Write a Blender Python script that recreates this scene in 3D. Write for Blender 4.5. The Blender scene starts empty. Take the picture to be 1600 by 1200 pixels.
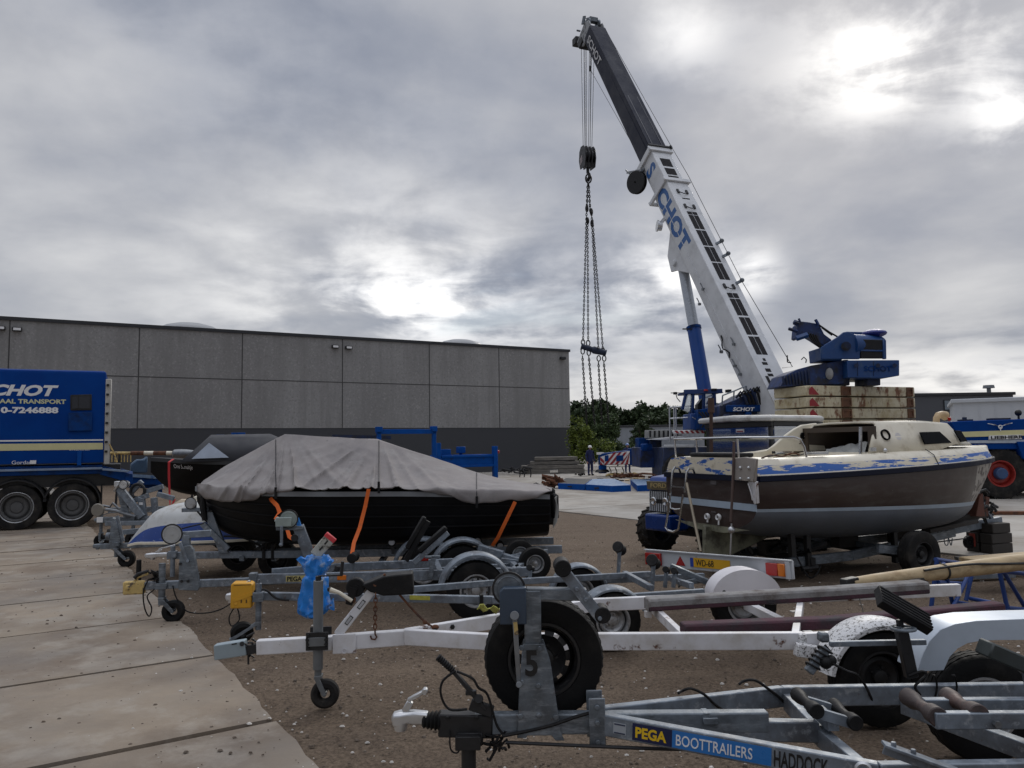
import bpy, bmesh, math, random
from mathutils import Vector, Matrix, noise
random.seed(11)
PI = math.pi; R_ = math.radians
scene = bpy.context.scene
COL = scene.collection

# ---------------------------------------------------------------- camera
F = 1200.0                                  # focal length in photo pixels (1600 wide)
PITCH = math.atan(95/1200); ROLL = R_(0.85)
CAM = Vector((0, 0, 1.8))
fw = Vector((0, math.cos(PITCH), math.sin(PITCH)))
r0 = Vector((1, 0, 0)); u0 = Vector((0, -math.sin(PITCH), math.cos(PITCH)))
rt = r0*math.cos(ROLL) - u0*math.sin(ROLL)
up = u0*math.cos(ROLL) + r0*math.sin(ROLL)
cd = bpy.data.cameras.new('camera'); cam = bpy.data.objects.new('camera', cd); COL.objects.link(cam)
cd.sensor_width = 36; cd.lens = 27; cd.clip_end = 3000; cd.clip_start = 0.05
cam.matrix_world = Matrix(((rt.x, up.x, -fw.x, CAM.x), (rt.y, up.y, -fw.y, CAM.y), (rt.z, up.z, -fw.z, CAM.z), (0, 0, 0, 1)))
scene.camera = cam

def ray(px, py): return rt*((px-800)/F) + up*((600-py)/F) + fw
def at(px, py, Y):
    d = ray(px, py); return CAM + d*(Y/d.y)
def gnd(px, py, z=0.0):
    d = ray(px, py); return CAM + d*((z-CAM.z)/d.z)
def hit(px, py, P, n):
    d = ray(px, py); return CAM + d*((Vector(P)-CAM).dot(n)/d.dot(n))

# ---------------------------------------------------------------- world, sun, exposure
scene.view_settings.view_transform = 'Standard'; scene.view_settings.look = 'None'
scene.view_settings.exposure = 0.14; scene.view_settings.gamma = 1
SUN_EL, SUN_AZ = R_(30), R_(25)             # ahead and to the right, behind the clouds
sd = bpy.data.lights.new('sun', 'SUN'); sd.energy = 0.7; sd.angle = R_(14); sd.color = (1, .95, .87)
so = bpy.data.objects.new('sun', sd); COL.objects.link(so)
sdir = Vector((math.sin(SUN_AZ)*math.cos(SUN_EL), math.cos(SUN_AZ)*math.cos(SUN_EL), math.sin(SUN_EL)))
so.rotation_euler = sdir.to_track_quat('Z', 'Y').to_euler(); so.location = (0, 0, 60)

W = bpy.data.worlds.new('World'); scene.world = W; W.use_nodes = True
nt = W.node_tree; nt.nodes.clear()
def wn(t, **k):
    n = nt.nodes.new(t)
    for a, b in k.items(): setattr(n, a, b)
    return n
def wmath(op, a, b=None, clamp=False):
    n = wn('ShaderNodeMath', operation=op); n.use_clamp = clamp
    for i, v in enumerate((a, b)):
        if v is None: continue
        if isinstance(v, (int, float)): n.inputs[i].default_value = v
        else: nt.links.new(v, n.inputs[i])
    return n.outputs[0]
def wmix(fac, a, b, mode='MIX'):
    n = wn('ShaderNodeMix', data_type='RGBA', blend_type=mode)
    for i, v in ((0, fac), (6, a), (7, b)):
        if isinstance(v, (int, float)): n.inputs[i].default_value = v
        elif isinstance(v, tuple): n.inputs[i].default_value = (*v, 1)
        else: nt.links.new(v, n.inputs[i])
    return n.outputs[2]
tc = wn('ShaderNodeTexCoord'); D = tc.outputs['Generated']
sx = wn('ShaderNodeSeparateXYZ'); nt.links.new(D, sx.inputs[0])
zz = wmath('ADD', wmath('MAXIMUM', sx.outputs[2], 0.0), 0.16)
cu = wn('ShaderNodeCombineXYZ')
nt.links.new(wmath('DIVIDE', sx.outputs[0], zz), cu.inputs[0]); nt.links.new(wmath('DIVIDE', sx.outputs[1], zz), cu.inputs[1])
def wnoise(scale, detail, rough, off, dist=0.0, vec=None):
    mp = wn('ShaderNodeMapping'); nt.links.new(vec or cu.outputs[0], mp.inputs[0]); mp.inputs['Location'].default_value = off
    n = wn('ShaderNodeTexNoise'); nt.links.new(mp.outputs[0], n.inputs['Vector'])
    n.inputs['Scale'].default_value = scale; n.inputs['Detail'].default_value = detail
    n.inputs['Roughness'].default_value = rough; n.inputs['Distortion'].default_value = dist
    return n.outputs['Fac']
n1 = wnoise(0.75, 7, .52, (3.1, 1.7, 0), .25)
n2 = wnoise(2.1, 6, .5, (8.3, 4.4, 0), .3)
n3 = wnoise(3.4, 8, .58, (1.3, 2.2, .4), .4, D)
base = wmath('ADD', wmath('MULTIPLY', n1, .58), wmath('ADD', wmath('MULTIPLY', n2, .26), wmath('MULTIPLY', n3, .16)))
cr = wn('ShaderNodeValToRGB'); nt.links.new(base, cr.inputs[0])
e = cr.color_ramp.elements
e[0].position = .36; e[0].color = (.215, .24, .305, 1); e[1].position = .66; e[1].color = (.60, .60, .61, 1)
x = e.new(.45); x.color = (.29, .31, .365, 1)
x = e.new(.53); x.color = (.40, .41, .445, 1)
col = cr.outputs[0]
# brighter openings in the cloud where the hidden sun shines through
def glow(px, py, width, amp, lo=.40, hi=.62, src=None, stretch=1.0):
    global col
    d = ray(px, py).normalized()
    vt = wn('ShaderNodeVectorMath', operation='SUBTRACT'); nt.links.new(D, vt.inputs[0]); vt.inputs[1].default_value = d
    vm = wn('ShaderNodeVectorMath', operation='MULTIPLY'); nt.links.new(vt.outputs[0], vm.inputs[0]); vm.inputs[1].default_value = (1/stretch, 1/stretch, 1)
    ln = wn('ShaderNodeVectorMath', operation='LENGTH'); nt.links.new(vm.outputs[0], ln.inputs[0])
    q = wmath('DIVIDE', ln.outputs['Value'], width)
    g = wmath('EXPONENT', wmath('MULTIPLY', wmath('MULTIPLY', q, q), -1.0))
    mr = wn('ShaderNodeMapRange', interpolation_type='SMOOTHSTEP'); nt.links.new(src if src else n3, mr.inputs[0])
    mr.inputs[1].default_value = lo; mr.inputs[2].default_value = hi
    f = wmath('MULTIPLY', wmath('MULTIPLY', g, mr.outputs[0]), amp)
    tint = wn('ShaderNodeMix', data_type='RGBA', blend_type='ADD'); tint.inputs[0].default_value = 1
    sc = wn('ShaderNodeVectorMath', operation='SCALE'); sc.inputs[0].default_value = (1.0, .965, .89); nt.links.new(f, sc.inputs['Scale'])
    nt.links.new(col, tint.inputs[6]); nt.links.new(sc.outputs[0], tint.inputs[7]); col = tint.outputs[2]
n4 = wmath('ADD', wmath('MULTIPLY', wnoise(3.0, 8, .55, (5.2, 9.1, .3), .3), .65), wmath('MULTIPLY', wnoise(7.0, 8, .6, (1.2, 4.1, .3), .2, D), .35))
n3 = n4
glow(650, 470, .085, .45, .38, .64, None, 2.2)
glow(652, 472, .034, .75, .34, .56, None, 2.6)
glow(560, 470, .13, .22, .36, .7, None, 2.0)
glow(640, 300, .10, .12, .3, .7, None, 1.4)
glow(1055, 437, .055, .72, .36, .60, None, 1.4)
glow(1185, 425, .028, .55, .36, .55)
glow(1450, 45, .075, .50, .46, .62, None, 2.2)
glow(1370, 112, .045, .62, .42, .58, None, 1.3)
glow(1065, 40, .055, .55, .30, .66)
glow(1575, 165, .045, .62, .42, .58)
glow(1540, 600, .045, .45, .36, .6, n2, 4)
glow(1000, 600, .05, .18, .3, .6, None, 4)
glow(930, 500, .07, .16, .36, .6, None, 2.0)
glow(330, 60, .12, .12, .36, .6, None, 2)
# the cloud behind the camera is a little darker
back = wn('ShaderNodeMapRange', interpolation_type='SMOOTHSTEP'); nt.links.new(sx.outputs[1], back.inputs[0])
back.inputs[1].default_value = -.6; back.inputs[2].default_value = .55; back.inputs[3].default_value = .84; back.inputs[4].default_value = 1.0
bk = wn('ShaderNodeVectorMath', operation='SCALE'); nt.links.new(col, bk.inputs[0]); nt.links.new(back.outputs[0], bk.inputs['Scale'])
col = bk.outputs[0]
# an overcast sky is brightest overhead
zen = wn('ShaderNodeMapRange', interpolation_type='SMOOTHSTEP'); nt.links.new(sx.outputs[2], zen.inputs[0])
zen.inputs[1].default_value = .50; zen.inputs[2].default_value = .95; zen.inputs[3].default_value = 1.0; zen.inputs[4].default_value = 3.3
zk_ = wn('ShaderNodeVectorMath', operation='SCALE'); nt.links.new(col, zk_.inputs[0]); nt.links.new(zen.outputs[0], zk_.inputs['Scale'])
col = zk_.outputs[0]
sky = wn('ShaderNodeTexSky', sky_type='NISHITA', sun_disc=False, sun_elevation=SUN_EL, sun_rotation=SUN_AZ)
skys = wn('ShaderNodeVectorMath', operation='SCALE'); nt.links.new(sky.outputs[0], skys.inputs[0]); skys.inputs['Scale'].default_value = .08
gapm = wn('ShaderNodeMapRange', interpolation_type='SMOOTHSTEP'); nt.links.new(n1, gapm.inputs[0])
gapm.inputs[1].default_value = .36; gapm.inputs[2].default_value = .28; gapm.inputs[3].default_value = 0.06; gapm.inputs[4].default_value = .4
col = wmix(gapm.outputs[0], col, skys.outputs[0])
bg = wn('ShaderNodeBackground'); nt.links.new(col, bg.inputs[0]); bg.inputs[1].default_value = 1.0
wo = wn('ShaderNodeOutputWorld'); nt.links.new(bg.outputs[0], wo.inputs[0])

# ---------------------------------------------------------------- helpers
def thing(name, label, cat, loc=(0, 0, 0), rz=0.0, group=None):
    o = bpy.data.objects.new(name, None); COL.objects.link(o)
    o.empty_display_size = .2; o.location = loc; o.rotation_euler = (0, 0, rz)
    o['label'] = label; o['category'] = cat
    if group: o['group'] = group
    return o
def tag(o, label=None, cat=None, group=None, kind=None):
    if label: o['label'] = label
    if cat: o['category'] = cat
    if group: o['group'] = group
    if kind: o['kind'] = kind
    return o
def frame_of(o): return Matrix.Translation(o.location) @ Matrix.Rotation(o.rotation_euler.z, 4, 'Z')
def loc_of(o, p): return frame_of(o).inverted() @ Vector(p)
def q(o, px, py, yl=0.0):
    """photo point on the thing's own lengthwise plane at lateral offset yl, in its local frame"""
    M = frame_of(o); n = M.to_3x3() @ Vector((0, 1, 0))
    return M.inverted() @ hit(px, py, M @ Vector((0, yl, 0)), n)
def V(*a): return Vector(a)

class MB:
    def __init__(s): s.v = []; s.f = []; s.m = []; s.T = None
    def add(s, vs, fs, mi=0):
        b = len(s.v)
        for p in vs:
            p = Vector(p); s.v.append(s.T @ p if s.T else p)
        for f in fs: s.f.append(tuple(i+b for i in f)); s.m.append(mi)
    def box(s, c, d, rot=None, mi=0):
        c = Vector(c); hx, hy, hz = d[0]/2, d[1]/2, d[2]/2
        vs = [Vector((x*hx, y*hy, z*hz)) for z in (-1, 1) for y in (-1, 1) for x in (-1, 1)]
        if rot: vs = [rot @ p for p in vs]
        s.add([c+p for p in vs], [(0, 2, 3, 1), (4, 5, 7, 6), (0, 1, 5, 4), (2, 6, 7, 3), (0, 4, 6, 2), (1, 3, 7, 5)], mi)
    def beam(s, a, b, w, h, upv=(0, 0, 1), mi=0, w2=None, h2=None):
        a = Vector(a); b = Vector(b); d = (b-a).normalized(); u = Vector(upv)
        side = d.cross(u)
        if side.length < 1e-4: side = d.cross(Vector((1, 0, 0)))
        side.normalize(); u = side.cross(d).normalized()
        w2 = w if w2 is None else w2; h2 = h if h2 is None else h2
        vs = []
        for p, ww, hh in ((a, w, h), (b, w2, h2)):
            vs += [p-side*ww/2-u*hh/2, p+side*ww/2-u*hh/2, p+side*ww/2+u*hh/2, p-side*ww/2+u*hh/2]
        s.add(vs, [(3, 2, 1, 0), (4, 5, 6, 7), (0, 1, 5, 4), (1, 2, 6, 5), (2, 3, 7, 6), (3, 0, 4, 7)], mi)
    def tube(s, pts, r, n=8, mi=0, closed=False):
        pts = [Vector(p) for p in pts]; N = len(pts); rings = []
        t0 = (pts[1]-pts[0]).normalized(); ref = Vector((0, 0, 1)) if abs(t0.z) < .9 else Vector((1, 0, 0))
        nrm = t0.cross(ref).normalized()
        for i, p in enumerate(pts):
            a = pts[i-1] if i > 0 else (pts[-1] if closed else p); b = pts[(i+1) % N] if (i < N-1 or closed) else p
            t = (b-a).normalized(); nrm = (nrm - t*nrm.dot(t)).normalized(); bn = t.cross(nrm)
            rr = r[i] if isinstance(r, (list, tuple)) else r
            rings.append([p+(nrm*math.cos(2*PI*k/n)+bn*math.sin(2*PI*k/n))*rr for k in range(n)])
        s.loft(rings, mi, wrap=closed, cap=not closed)
    def loft(s, rings, mi=0, wrap=False, cap=True, closed=True, mis=None):
        n = len(rings[0]); vs = [p for r in rings for p in r]; N = len(rings); b = len(s.v)
        s.add(vs, [])
        for i in range(N if wrap else N-1):
            j = (i+1) % N
            for k in range(n if closed else n-1):
                l = (k+1) % n
                s.f.append((b+i*n+k, b+i*n+l, b+j*n+l, b+j*n+k)); s.m.append(mis(i, k) if mis else mi)
        if cap and closed:
            s.f.append(tuple(b+k for k in range(n))[::-1]); s.m.append(mi)
            s.f.append(tuple(b+(N-1)*n+k for k in range(n))); s.m.append(mi)
    def cyl(s, a, b, r, r2=None, n=16, mi=0):
        s.tube([a, b], [r, r if r2 is None else r2], n, mi)
    def lathe(s, prof, c, axis=(0, 1, 0), n=28, mi=0, fn=None, skip=None, closedprof=False):
        ax = Vector(axis).normalized(); ref = Vector((0, 0, 1)) if abs(ax.z) < .9 else Vector((1, 0, 0))
        u = ax.cross(ref).normalized(); w = ax.cross(u); c = Vector(c); P = len(prof); b = len(s.v)
        vs = []
        for i in range(n):
            a = 2*PI*i/n
            for j, (h, r) in enumerate(prof):
                if fn: r = fn(i, j, r)
                vs.append(c+ax*h+(u*math.cos(a)+w*math.sin(a))*r)
        s.add(vs, [])
        for i in range(n):
            k = (i+1) % n
            for j in range(P if closedprof else P-1):
                l = (j+1) % P
                if skip and skip(i, j): continue
                s.f.append((b+i*P+j, b+k*P+j, b+k*P+l, b+i*P+l)); s.m.append(mi)
    def prism(s, pts, n, th, mi=0):
        """closed flat outline (3-D points) thickened by th along +-n/2"""
        n = Vector(n).normalized()*th/2; pts = [Vector(p) for p in pts]; N = len(pts)
        vs = [p-n for p in pts]+[p+n for p in pts]
        s.add(vs, [tuple(range(N))[::-1], tuple(range(N, 2*N))]+[(i, (i+1) % N, N+(i+1) % N, N+i) for i in range(N)], mi)
    def sphere(s, c, r, n=12, m=8, sc=(1, 1, 1), mi=0):
        c = Vector(c)
        rings = []
        for j in range(m+1):
            a = -PI/2+PI*j/m; rr = max(math.cos(a), .02)
            rings.append([c+Vector((r*sc[0]*rr*math.cos(2*PI*k/n), r*sc[1]*rr*math.sin(2*PI*k/n), r*sc[2]*math.sin(a))) for k in range(n)])
        s.loft(rings, mi)
    def groups(s):
        n = len(s.v); p = list(range(n))
        def f(a):
            while p[a] != a: p[a] = p[p[a]]; a = p[a]
            return a
        for fc in s.f:
            for k in fc[1:]: p[f(k)] = f(fc[0])
        bb = {}
        for i, c in enumerate(s.v):
            b = bb.setdefault(f(i), [list(c), list(c)])
            for k in range(3): b[0][k] = min(b[0][k], c[k]); b[1][k] = max(b[1][k], c[k])
        K = list(bb); q_ = {k: k for k in K}
        def g(a):
            while q_[a] != a: a = q_[a]
            return a
        if len(K) > 120: return None
        for i, a in enumerate(K):
            for b in K[:i]:
                if all(bb[a][0][k]-.012 <= bb[b][1][k]+.012 and bb[b][0][k]-.012 <= bb[a][1][k]+.012 for k in range(3)): q_[g(a)] = g(b)
        out = {}
        for i, fc in enumerate(s.f): out.setdefault(g(f(fc[0])), []).append(i)
        return list(out.values())
    def build(s, name, mat, parent=None, bevel=0.0, ang=32, recalc=True, seg=1):
        if parent and len(s.v) < 12000 and recalc:
            gs = s.groups()
            if gs and 1 < len(gs) <= 40:                 # pieces that do not touch become parts of their own
                first = None
                for g in gs:
                    m2 = MB(); mp = {}
                    for i in g:
                        for k in s.f[i]:
                            if k not in mp: mp[k] = len(m2.v); m2.v.append(s.v[k])
                        m2.f.append(tuple(mp[k] for k in s.f[i])); m2.m.append(s.m[i])
                    o = m2.build_one(name, mat, parent, bevel, ang, recalc, seg); first = first or o
                return first
        return s.build_one(name, mat, parent, bevel, ang, recalc, seg)
    def build_one(s, name, mat, parent=None, bevel=0.0, ang=32, recalc=True, seg=1):
        me = bpy.data.meshes.new(name); me.from_pydata([tuple(p) for p in s.v], [], s.f)
        for m in (mat if isinstance(mat, (list, tuple)) else [mat]): me.materials.append(m)
        me.polygons.foreach_set('material_index', s.m)
        if recalc:
            bm = bmesh.new(); bm.from_mesh(me); bmesh.ops.recalc_face_normals(bm, faces=bm.faces)
            bm.to_mesh(me); bm.free()
        me.polygons.foreach_set('use_smooth', [True]*len(me.polygons)); me.set_sharp_from_angle(angle=R_(ang))
        me.update()
        o = bpy.data.objects.new(name, me); COL.objects.link(o)
        if parent: o.parent = parent
        if bevel:
            b = o.modifiers.new('bevel', 'BEVEL'); b.width = bevel; b.segments = seg; b.limit_method = 'ANGLE'; b.angle_limit = R_(40); b.harden_normals = False
        return o

def text(body, size, org, xd, yd, mat, parent, name='lettering', bold=0.0, shear=0.0, xs=1.0, depth=.0015, align='LEFT', space=1.0):
    c = bpy.data.curves.new('t', 'FONT'); c.body = body; c.size = size; c.offset = bold*size; c.shear = shear
    c.extrude = depth; c.align_x = align; c.space_character = space; c.resolution_u = 3
    t = bpy.data.objects.new('t', c); COL.objects.link(t)
    bpy.context.view_layer.update()
    me = bpy.data.meshes.new_from_object(t.evaluated_get(bpy.context.evaluated_depsgraph_get()))
    bpy.data.objects.remove(t); bpy.data.curves.remove(c)
    x = Vector(xd).normalized(); y = Vector(yd); y = (y-x*y.dot(x)).normalized(); z = x.cross(y); org = Vector(org)
    me.transform(Matrix(((x.x*xs, y.x, z.x, org.x), (x.y*xs, y.y, z.y, org.y), (x.z*xs, y.z, z.z, org.z), (0, 0, 0, 1))))
    me.materials.clear(); me.materials.append(mat); me.name = name
    o = bpy.data.objects.new(name, me); COL.objects.link(o); o.parent = parent
    return o

# ---------------------------------------------------------------- materials
MC = {}
def mat(name, col, rough=.55, metal=0.0, var=.18, scale=5.0, bump=.08, bscale=40.0, stain=None, spec=.5, detail=6, rvar=.12, island=0):
    """stain = list of (colour, amount 0..1, scale, softness, stretch)"""
    m = bpy.data.materials.new(name); m.use_nodes = True; t = m.node_tree; N = t.nodes; L = t.links
    b = N['Principled BSDF']; b.inputs['Metallic'].default_value = metal; b.inputs['Specular IOR Level'].default_value = spec
    co = N.new('ShaderNodeTexCoord').outputs['Object']
    def noi(sc, det=6, rough_=.6, st=None, off=0):
        mp = N.new('ShaderNodeMapping'); L.new(co, mp.inputs[0])
        if st: mp.inputs['Scale'].default_value = st
        mp.inputs['Location'].default_value = (off, off*1.7, off*.6)
        n = N.new('ShaderNodeTexNoise'); L.new(mp.outputs[0], n.inputs['Vector']); n.inputs['Scale'].default_value = sc
        n.inputs['Detail'].default_value = det; n.inputs['Roughness'].default_value = rough_
        return n.outputs['Fac']
    nf = noi(scale, detail)
    mr = N.new('ShaderNodeMapRange'); L.new(nf, mr.inputs[0]); mr.inputs[1].default_value = .3; mr.inputs[2].default_value = .7
    mr.inputs[3].default_value = 1-var; mr.inputs[4].default_value = 1+var
    sc = N.new('ShaderNodeVectorMath'); sc.operation = 'SCALE'; sc.inputs[0].default_value = col[:3]; L.new(mr.outputs[0], sc.inputs['Scale'])
    out = sc.outputs[0]
    if island:
        ge = N.new('ShaderNodeNewGeometry'); im = N.new('ShaderNodeMapRange'); L.new(ge.outputs['Random Per Island'], im.inputs[0]); im.inputs[3].default_value = 1-island; im.inputs[4].default_value = 1+island
        isc = N.new('ShaderNodeVectorMath'); isc.operation = 'SCALE'; L.new(out, isc.inputs[0]); L.new(im.outputs[0], isc.inputs['Scale']); out = isc.outputs[0]
    for k, st in enumerate(stain or []):
        c2, amt, ssc, soft = st[:4]; stretch = st[4] if len(st) > 4 else None
        f = noi(ssc, 8, .65, stretch, 3.7*k+2.1)
        m2 = N.new('ShaderNodeMapRange'); m2.interpolation_type = 'SMOOTHSTEP'; L.new(f, m2.inputs[0])
        th = .78-.5*amt; m2.inputs[1].default_value = th-soft; m2.inputs[2].default_value = th+soft
        mx = N.new('ShaderNodeMix'); mx.data_type = 'RGBA'; L.new(m2.outputs[0], mx.inputs[0]); L.new(out, mx.inputs[6]); mx.inputs[7].default_value = (*c2, 1)
        out = mx.outputs[2]
    L.new(out, b.inputs['Base Color'])
    rr = N.new('ShaderNodeMapRange'); L.new(nf, rr.inputs[0]); rr.inputs[1].default_value = .3; rr.inputs[2].default_value = .7
    rr.inputs[3].default_value = max(rough-rvar, .03); rr.inputs[4].default_value = min(rough+rvar, 1); L.new(rr.outputs[0], b.inputs['Roughness'])
    if bump:
        bp = N.new('ShaderNodeBump'); bp.inputs['Strength'].default_value = bump; bp.inputs['Distance'].default_value = .02
        L.new(noi(bscale, 4, .6, None, 9), bp.inputs['Height']); L.new(bp.outputs[0], b.inputs['Normal'])
    MC[name] = m; return m
RUST = (.10, .035, .015); DIRT = (.11, .085, .06)
galv = mat('galvanised steel', (.185, .215, .25), .5, .35, .22, 14, .06, 60, [((.115, .125, .14), .42, 5, .12), ((.31, .335, .36), .35, 22, .08), ((.10, .055, .035), .16, 9, .05)])
galvn = mat('weathered galvanised steel', (.15, .175, .20), .5, .35, .22, 16, .08, 50, [((.085, .095, .105), .5, 6, .14), ((.25, .275, .30), .40, 9, .12, (1, 1, 4)), ((.09, .055, .035), .16, 7, .06)])
steel = mat('dull steel', (.20, .21, .22), .4, .7, .2, 10, .05)
dsteel = mat('dark oily steel', (.020, .020, .021), .5, .3, .3, 10, .1)
alum = mat('bright aluminium', (.55, .56, .57), .32, .8, .1, 10, .03)
chrome = mat('polished stainless tube', (.62, .63, .64), .18, .95, .05, 5, 0)
whitep = mat('worn white paint', (.70, .70, .72), .42, 0, .08, 4, .05, 30, [((.50, .47, .43), .45, 3, .16), (RUST, .25, 6.0, .03), ((.06, .055, .05), .13, 22, .03)])
flaked = mat('flaking white paint', (.66, .66, .66), .5, 0, .06, 4, .15, 30, [((.09, .085, .08), .44, 55, .05, (1, 1, 1.4))])
rubber = mat('black rubber', (.006, .006, .0065), .62, 0, .3, 12, .15, 60, [((.022, .020, .019), .34, 6, .15)], spec=.3)
tyrem = mat('tyre rubber', (.0048, .0048, .005), .7, 0, .3, 8, .12, 70, [((.022, .020, .018), .32, 5, .16)], spec=.25)
dtyre = mat('dusty tyre rubber', (.012, .0115, .0115), .8, 0, .3, 8, .15, 60, [((.045, .040, .034), .42, 5, .16)], spec=.25)
blackp = mat('black plastic', (.012, .012, .013), .4, 0, .2, 10, .05)
rimm = mat('silver wheel rim', (.42, .43, .44), .38, .5, .15, 10, .05, 40, [((.16, .14, .12), .4, 9, .1)])
rimb = mat('black wheel rim', (.02, .02, .021), .45, .2, .2, 10, .05)
red = mat('red lamp lens', (.35, .015, .012), .2, 0, .15, 8, .02)
redp = mat('red paint', (.28, .018, .022), .5, 0, .15, 6, .05, 40, [((.30, .22, .20), .25, 14, .06)])
amber = mat('amber lens', (.62, .16, .01), .25, 0, .1, 8, .02)
yellow = mat('yellow plastic', (.62, .31, .015), .45, 0, .1, 4, .04, 40, [((.28, .17, .05), .25, 8, .1)])
oldyel = mat('faded yellow paint', (.50, .36, .13), .6, 0, .2, 8, .1, 40, [((.12, .09, .06), .4, 18, .05)])
platey = mat('number plate yellow', (.68, .37, .015), .4, 0, .05)
black = mat('black lettering', (.008, .008, .008), .5, 0, .1)
white = mat('white lettering', (.74, .74, .74), .5, 0, .05)
cream = mat('cream gelcoat', (.70, .65, .53), .45, 0, .06, 3, .04, 20, [((.52, .46, .35), .34, 4, .12), ((.24, .17, .10), .12, 12, .04)])
paleyel = mat('pale yellow vinyl stripe', (.60, .56, .30), .5, 0, .05)
navy = mat('deep blue lorry paint', (.0008, .035, .195), .5, 0, .1, 1.2, .02, 10, [((.001, .046, .225), .4, 1.5, .25), ((.015, .04, .12), .14, 7, .08)], spec=.07)
cblue = mat('crane blue paint', (.003, .042, .185), .5, 0, .2, 2.5, .05, 20, [((.010, .018, .045), .4, 2.2, .14), ((.04, .08, .18), .2, 12, .06)], spec=.12)
dblue = mat('grimy dark blue paint', (.006, .018, .062), .55, 0, .25, 3, .08, 20, [((.01, .01, .012), .45, 4, .14)])
bblue = mat('bright blue steel paint', (.002, .062, .28), .55, 0, .15, 3, .06, 20, [((.02, .03, .05), .25, 8, .08)], spec=.12)
wblue = mat('scuffed pale blue steel', (.19, .28, .40), .6, 0, .2, 5, .1, 30, [((.02, .09, .27), .42, 9, .08)])
trblue = mat('trestle blue paint', (.010, .045, .20), .45, 0, .2, 5, .05)
boomw = mat('white crane paint', (.62, .635, .65), .4, 0, .06, 1.2, .02, 10, [((.46, .47, .48), .35, 2, .2), ((.12, .10, .08), .07, 14, .04)])
boomd = mat('dark grey boom paint', (.020, .023, .038), .6, 0, .15, 1.0, .03, 10, [((.038, .040, .052), .35, 1.8, .2)], spec=.2)
decal = mat('blue letter vinyl', (.02, .10, .30), .45, 0, .05)
panelb = mat('black anti slip strip', (.010, .009, .011), .9, 0, .2, 10, .1)
hullb = mat('black hull paint', (.0035, .0037, .0045), .45, 0, .25, 2, .03, 12, [((.008, .008, .009), .3, 4, .15)], spec=.2)
hullbr = mat('worn brown gelcoat', (.038, .024, .021), .4, 0, .2, 2, .04, 16, [((.05, .034, .03), .4, 2.5, .2), ((.28, .27, .25), .16, 20, .02), ((.065, .055, .05), .42, 4, .10, (.4, .4, 2))])
hullgr = mat('grey antifouling paint', (.13, .15, .18), .5, 0, .12, 2, .06, 16, [((.13, .145, .165), .35, 4, .15)])
stripe = mat('pale blue boot stripe', (.36, .44, .52), .5, 0, .1, 4, .04)
keelm = mat('dirty pale green bilge', (.24, .24, .17), .7, 0, .25, 3, .1, 20, [((.06, .055, .04), .5, 4, .14)])
canvas = mat('grey boat canvas', (.285, .262, .252), .85, 0, .08, 3, .22, 11, [((.22, .205, .203), .42, 2.2, .18), ((.31, .295, .285), .35, 5, .15), ((.15, .14, .14), .16, 9, .06)], spec=.2)
dcanvas = mat('dark grey canvas', (.022, .023, .029), .6, 0, .15, 3, .15, 9)
strapo = mat('orange webbing', (.70, .13, .015), .7, 0, .12, 20, .2, 120)
strapr = mat('red webbing', (.45, .02, .025), .7, 0, .12, 20, .2, 120)
bagm = mat('blue plastic bag film', (.015, .20, .62), .3, 0, .15, 8, .3, 14, [((.45, .56, .70), .32, 7, .09)])
wood = mat('bare planed timber', (.46, .35, .20), .6, 0, .15, 4, .1, 30, [((.33, .23, .12), .45, 5, .12, (.25, 3, 3)), ((.10, .07, .05), .12, 4, .05)])
woodg = mat('weathered grey timber', (.17, .155, .135), .8, 0, .22, 4, .2, 30, [((.08, .075, .065), .45, 5, .12, (.3, 3, 3))])
woodd = mat('dark old timber', (.035, .03, .026), .8, 0, .25, 5, .2, 30)
carpet = mat('grey carpet on board', (.24, .235, .23), .95, 0, .15, 6, .3, 60, [((.12, .10, .09), .4, 5, .14)])
carpetr = mat('dark red carpet', (.075, .030, .042), .95, 0, .25, 6, .3, 60, [((.04, .035, .04), .45, 5, .14)])
cwt = mat('rusty cream counterweight paint', (.58, .52, .36), .65, 0, .1, 2, .1, 20, [((.42, .34, .19), .45, 2.5, .15), ((.17, .07, .03), .38, 3.0, .06, (1, 1, .5)), ((.10, .04, .02), .28, 12, .04, (1, 1, .5))])
rustm = mat('rusty iron', (.14, .055, .025), .85, 0, .3, 8, .25, 40, [((.05, .025, .018), .45, 7, .12)])
chainm = mat('dark chain steel', (.03, .028, .028), .5, .6, .2, 10, .05)
glassd = mat('dark glass', (.005, .0055, .0065), .3, 0, .1, 2, 0, spec=.04)
brown = mat('dark wood interior', (.05, .036, .026), .6, 0, .25, 4, .1)
cloth = mat('pale folded sheet', (.42, .43, .42), .9, 0, .1, 4, .3, 12)
overall = mat('navy work overalls', (.012, .018, .075), .85, 0, .2, 8, .2)
skin = mat('skin', (.42, .24, .17), .6, 0, .1)
helm = mat('white helmet', (.75, .75, .74), .35, 0, .04)
helmb = mat('blue helmet', (.16, .24, .46), .35, 0, .04)
darkgrey = mat('dark grey plinth coating', (.050, .052, .058), .75, 0, .1, .6, .1, 12)
roofm = mat('roof edge trim', (.03, .031, .035), .5, .2, .1)
domem = mat('frosted skylight dome', (.30, .31, .32), .4, 0, .08)
glass = bpy.data.materials.new('clear cab glass'); glass.use_nodes = True
_t = glass.node_tree; _t.nodes.clear(); _o = _t.nodes.new('ShaderNodeOutputMaterial'); _m = _t.nodes.new('ShaderNodeMixShader'); _a = _t.nodes.new('ShaderNodeBsdfTransparent'); _g = _t.nodes.new('ShaderNodeBsdfGlossy')
_a.inputs[0].default_value = (.80, .84, .87, 1); _g.inputs['Roughness'].default_value = .05; _m.inputs[0].default_value = .48
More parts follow.
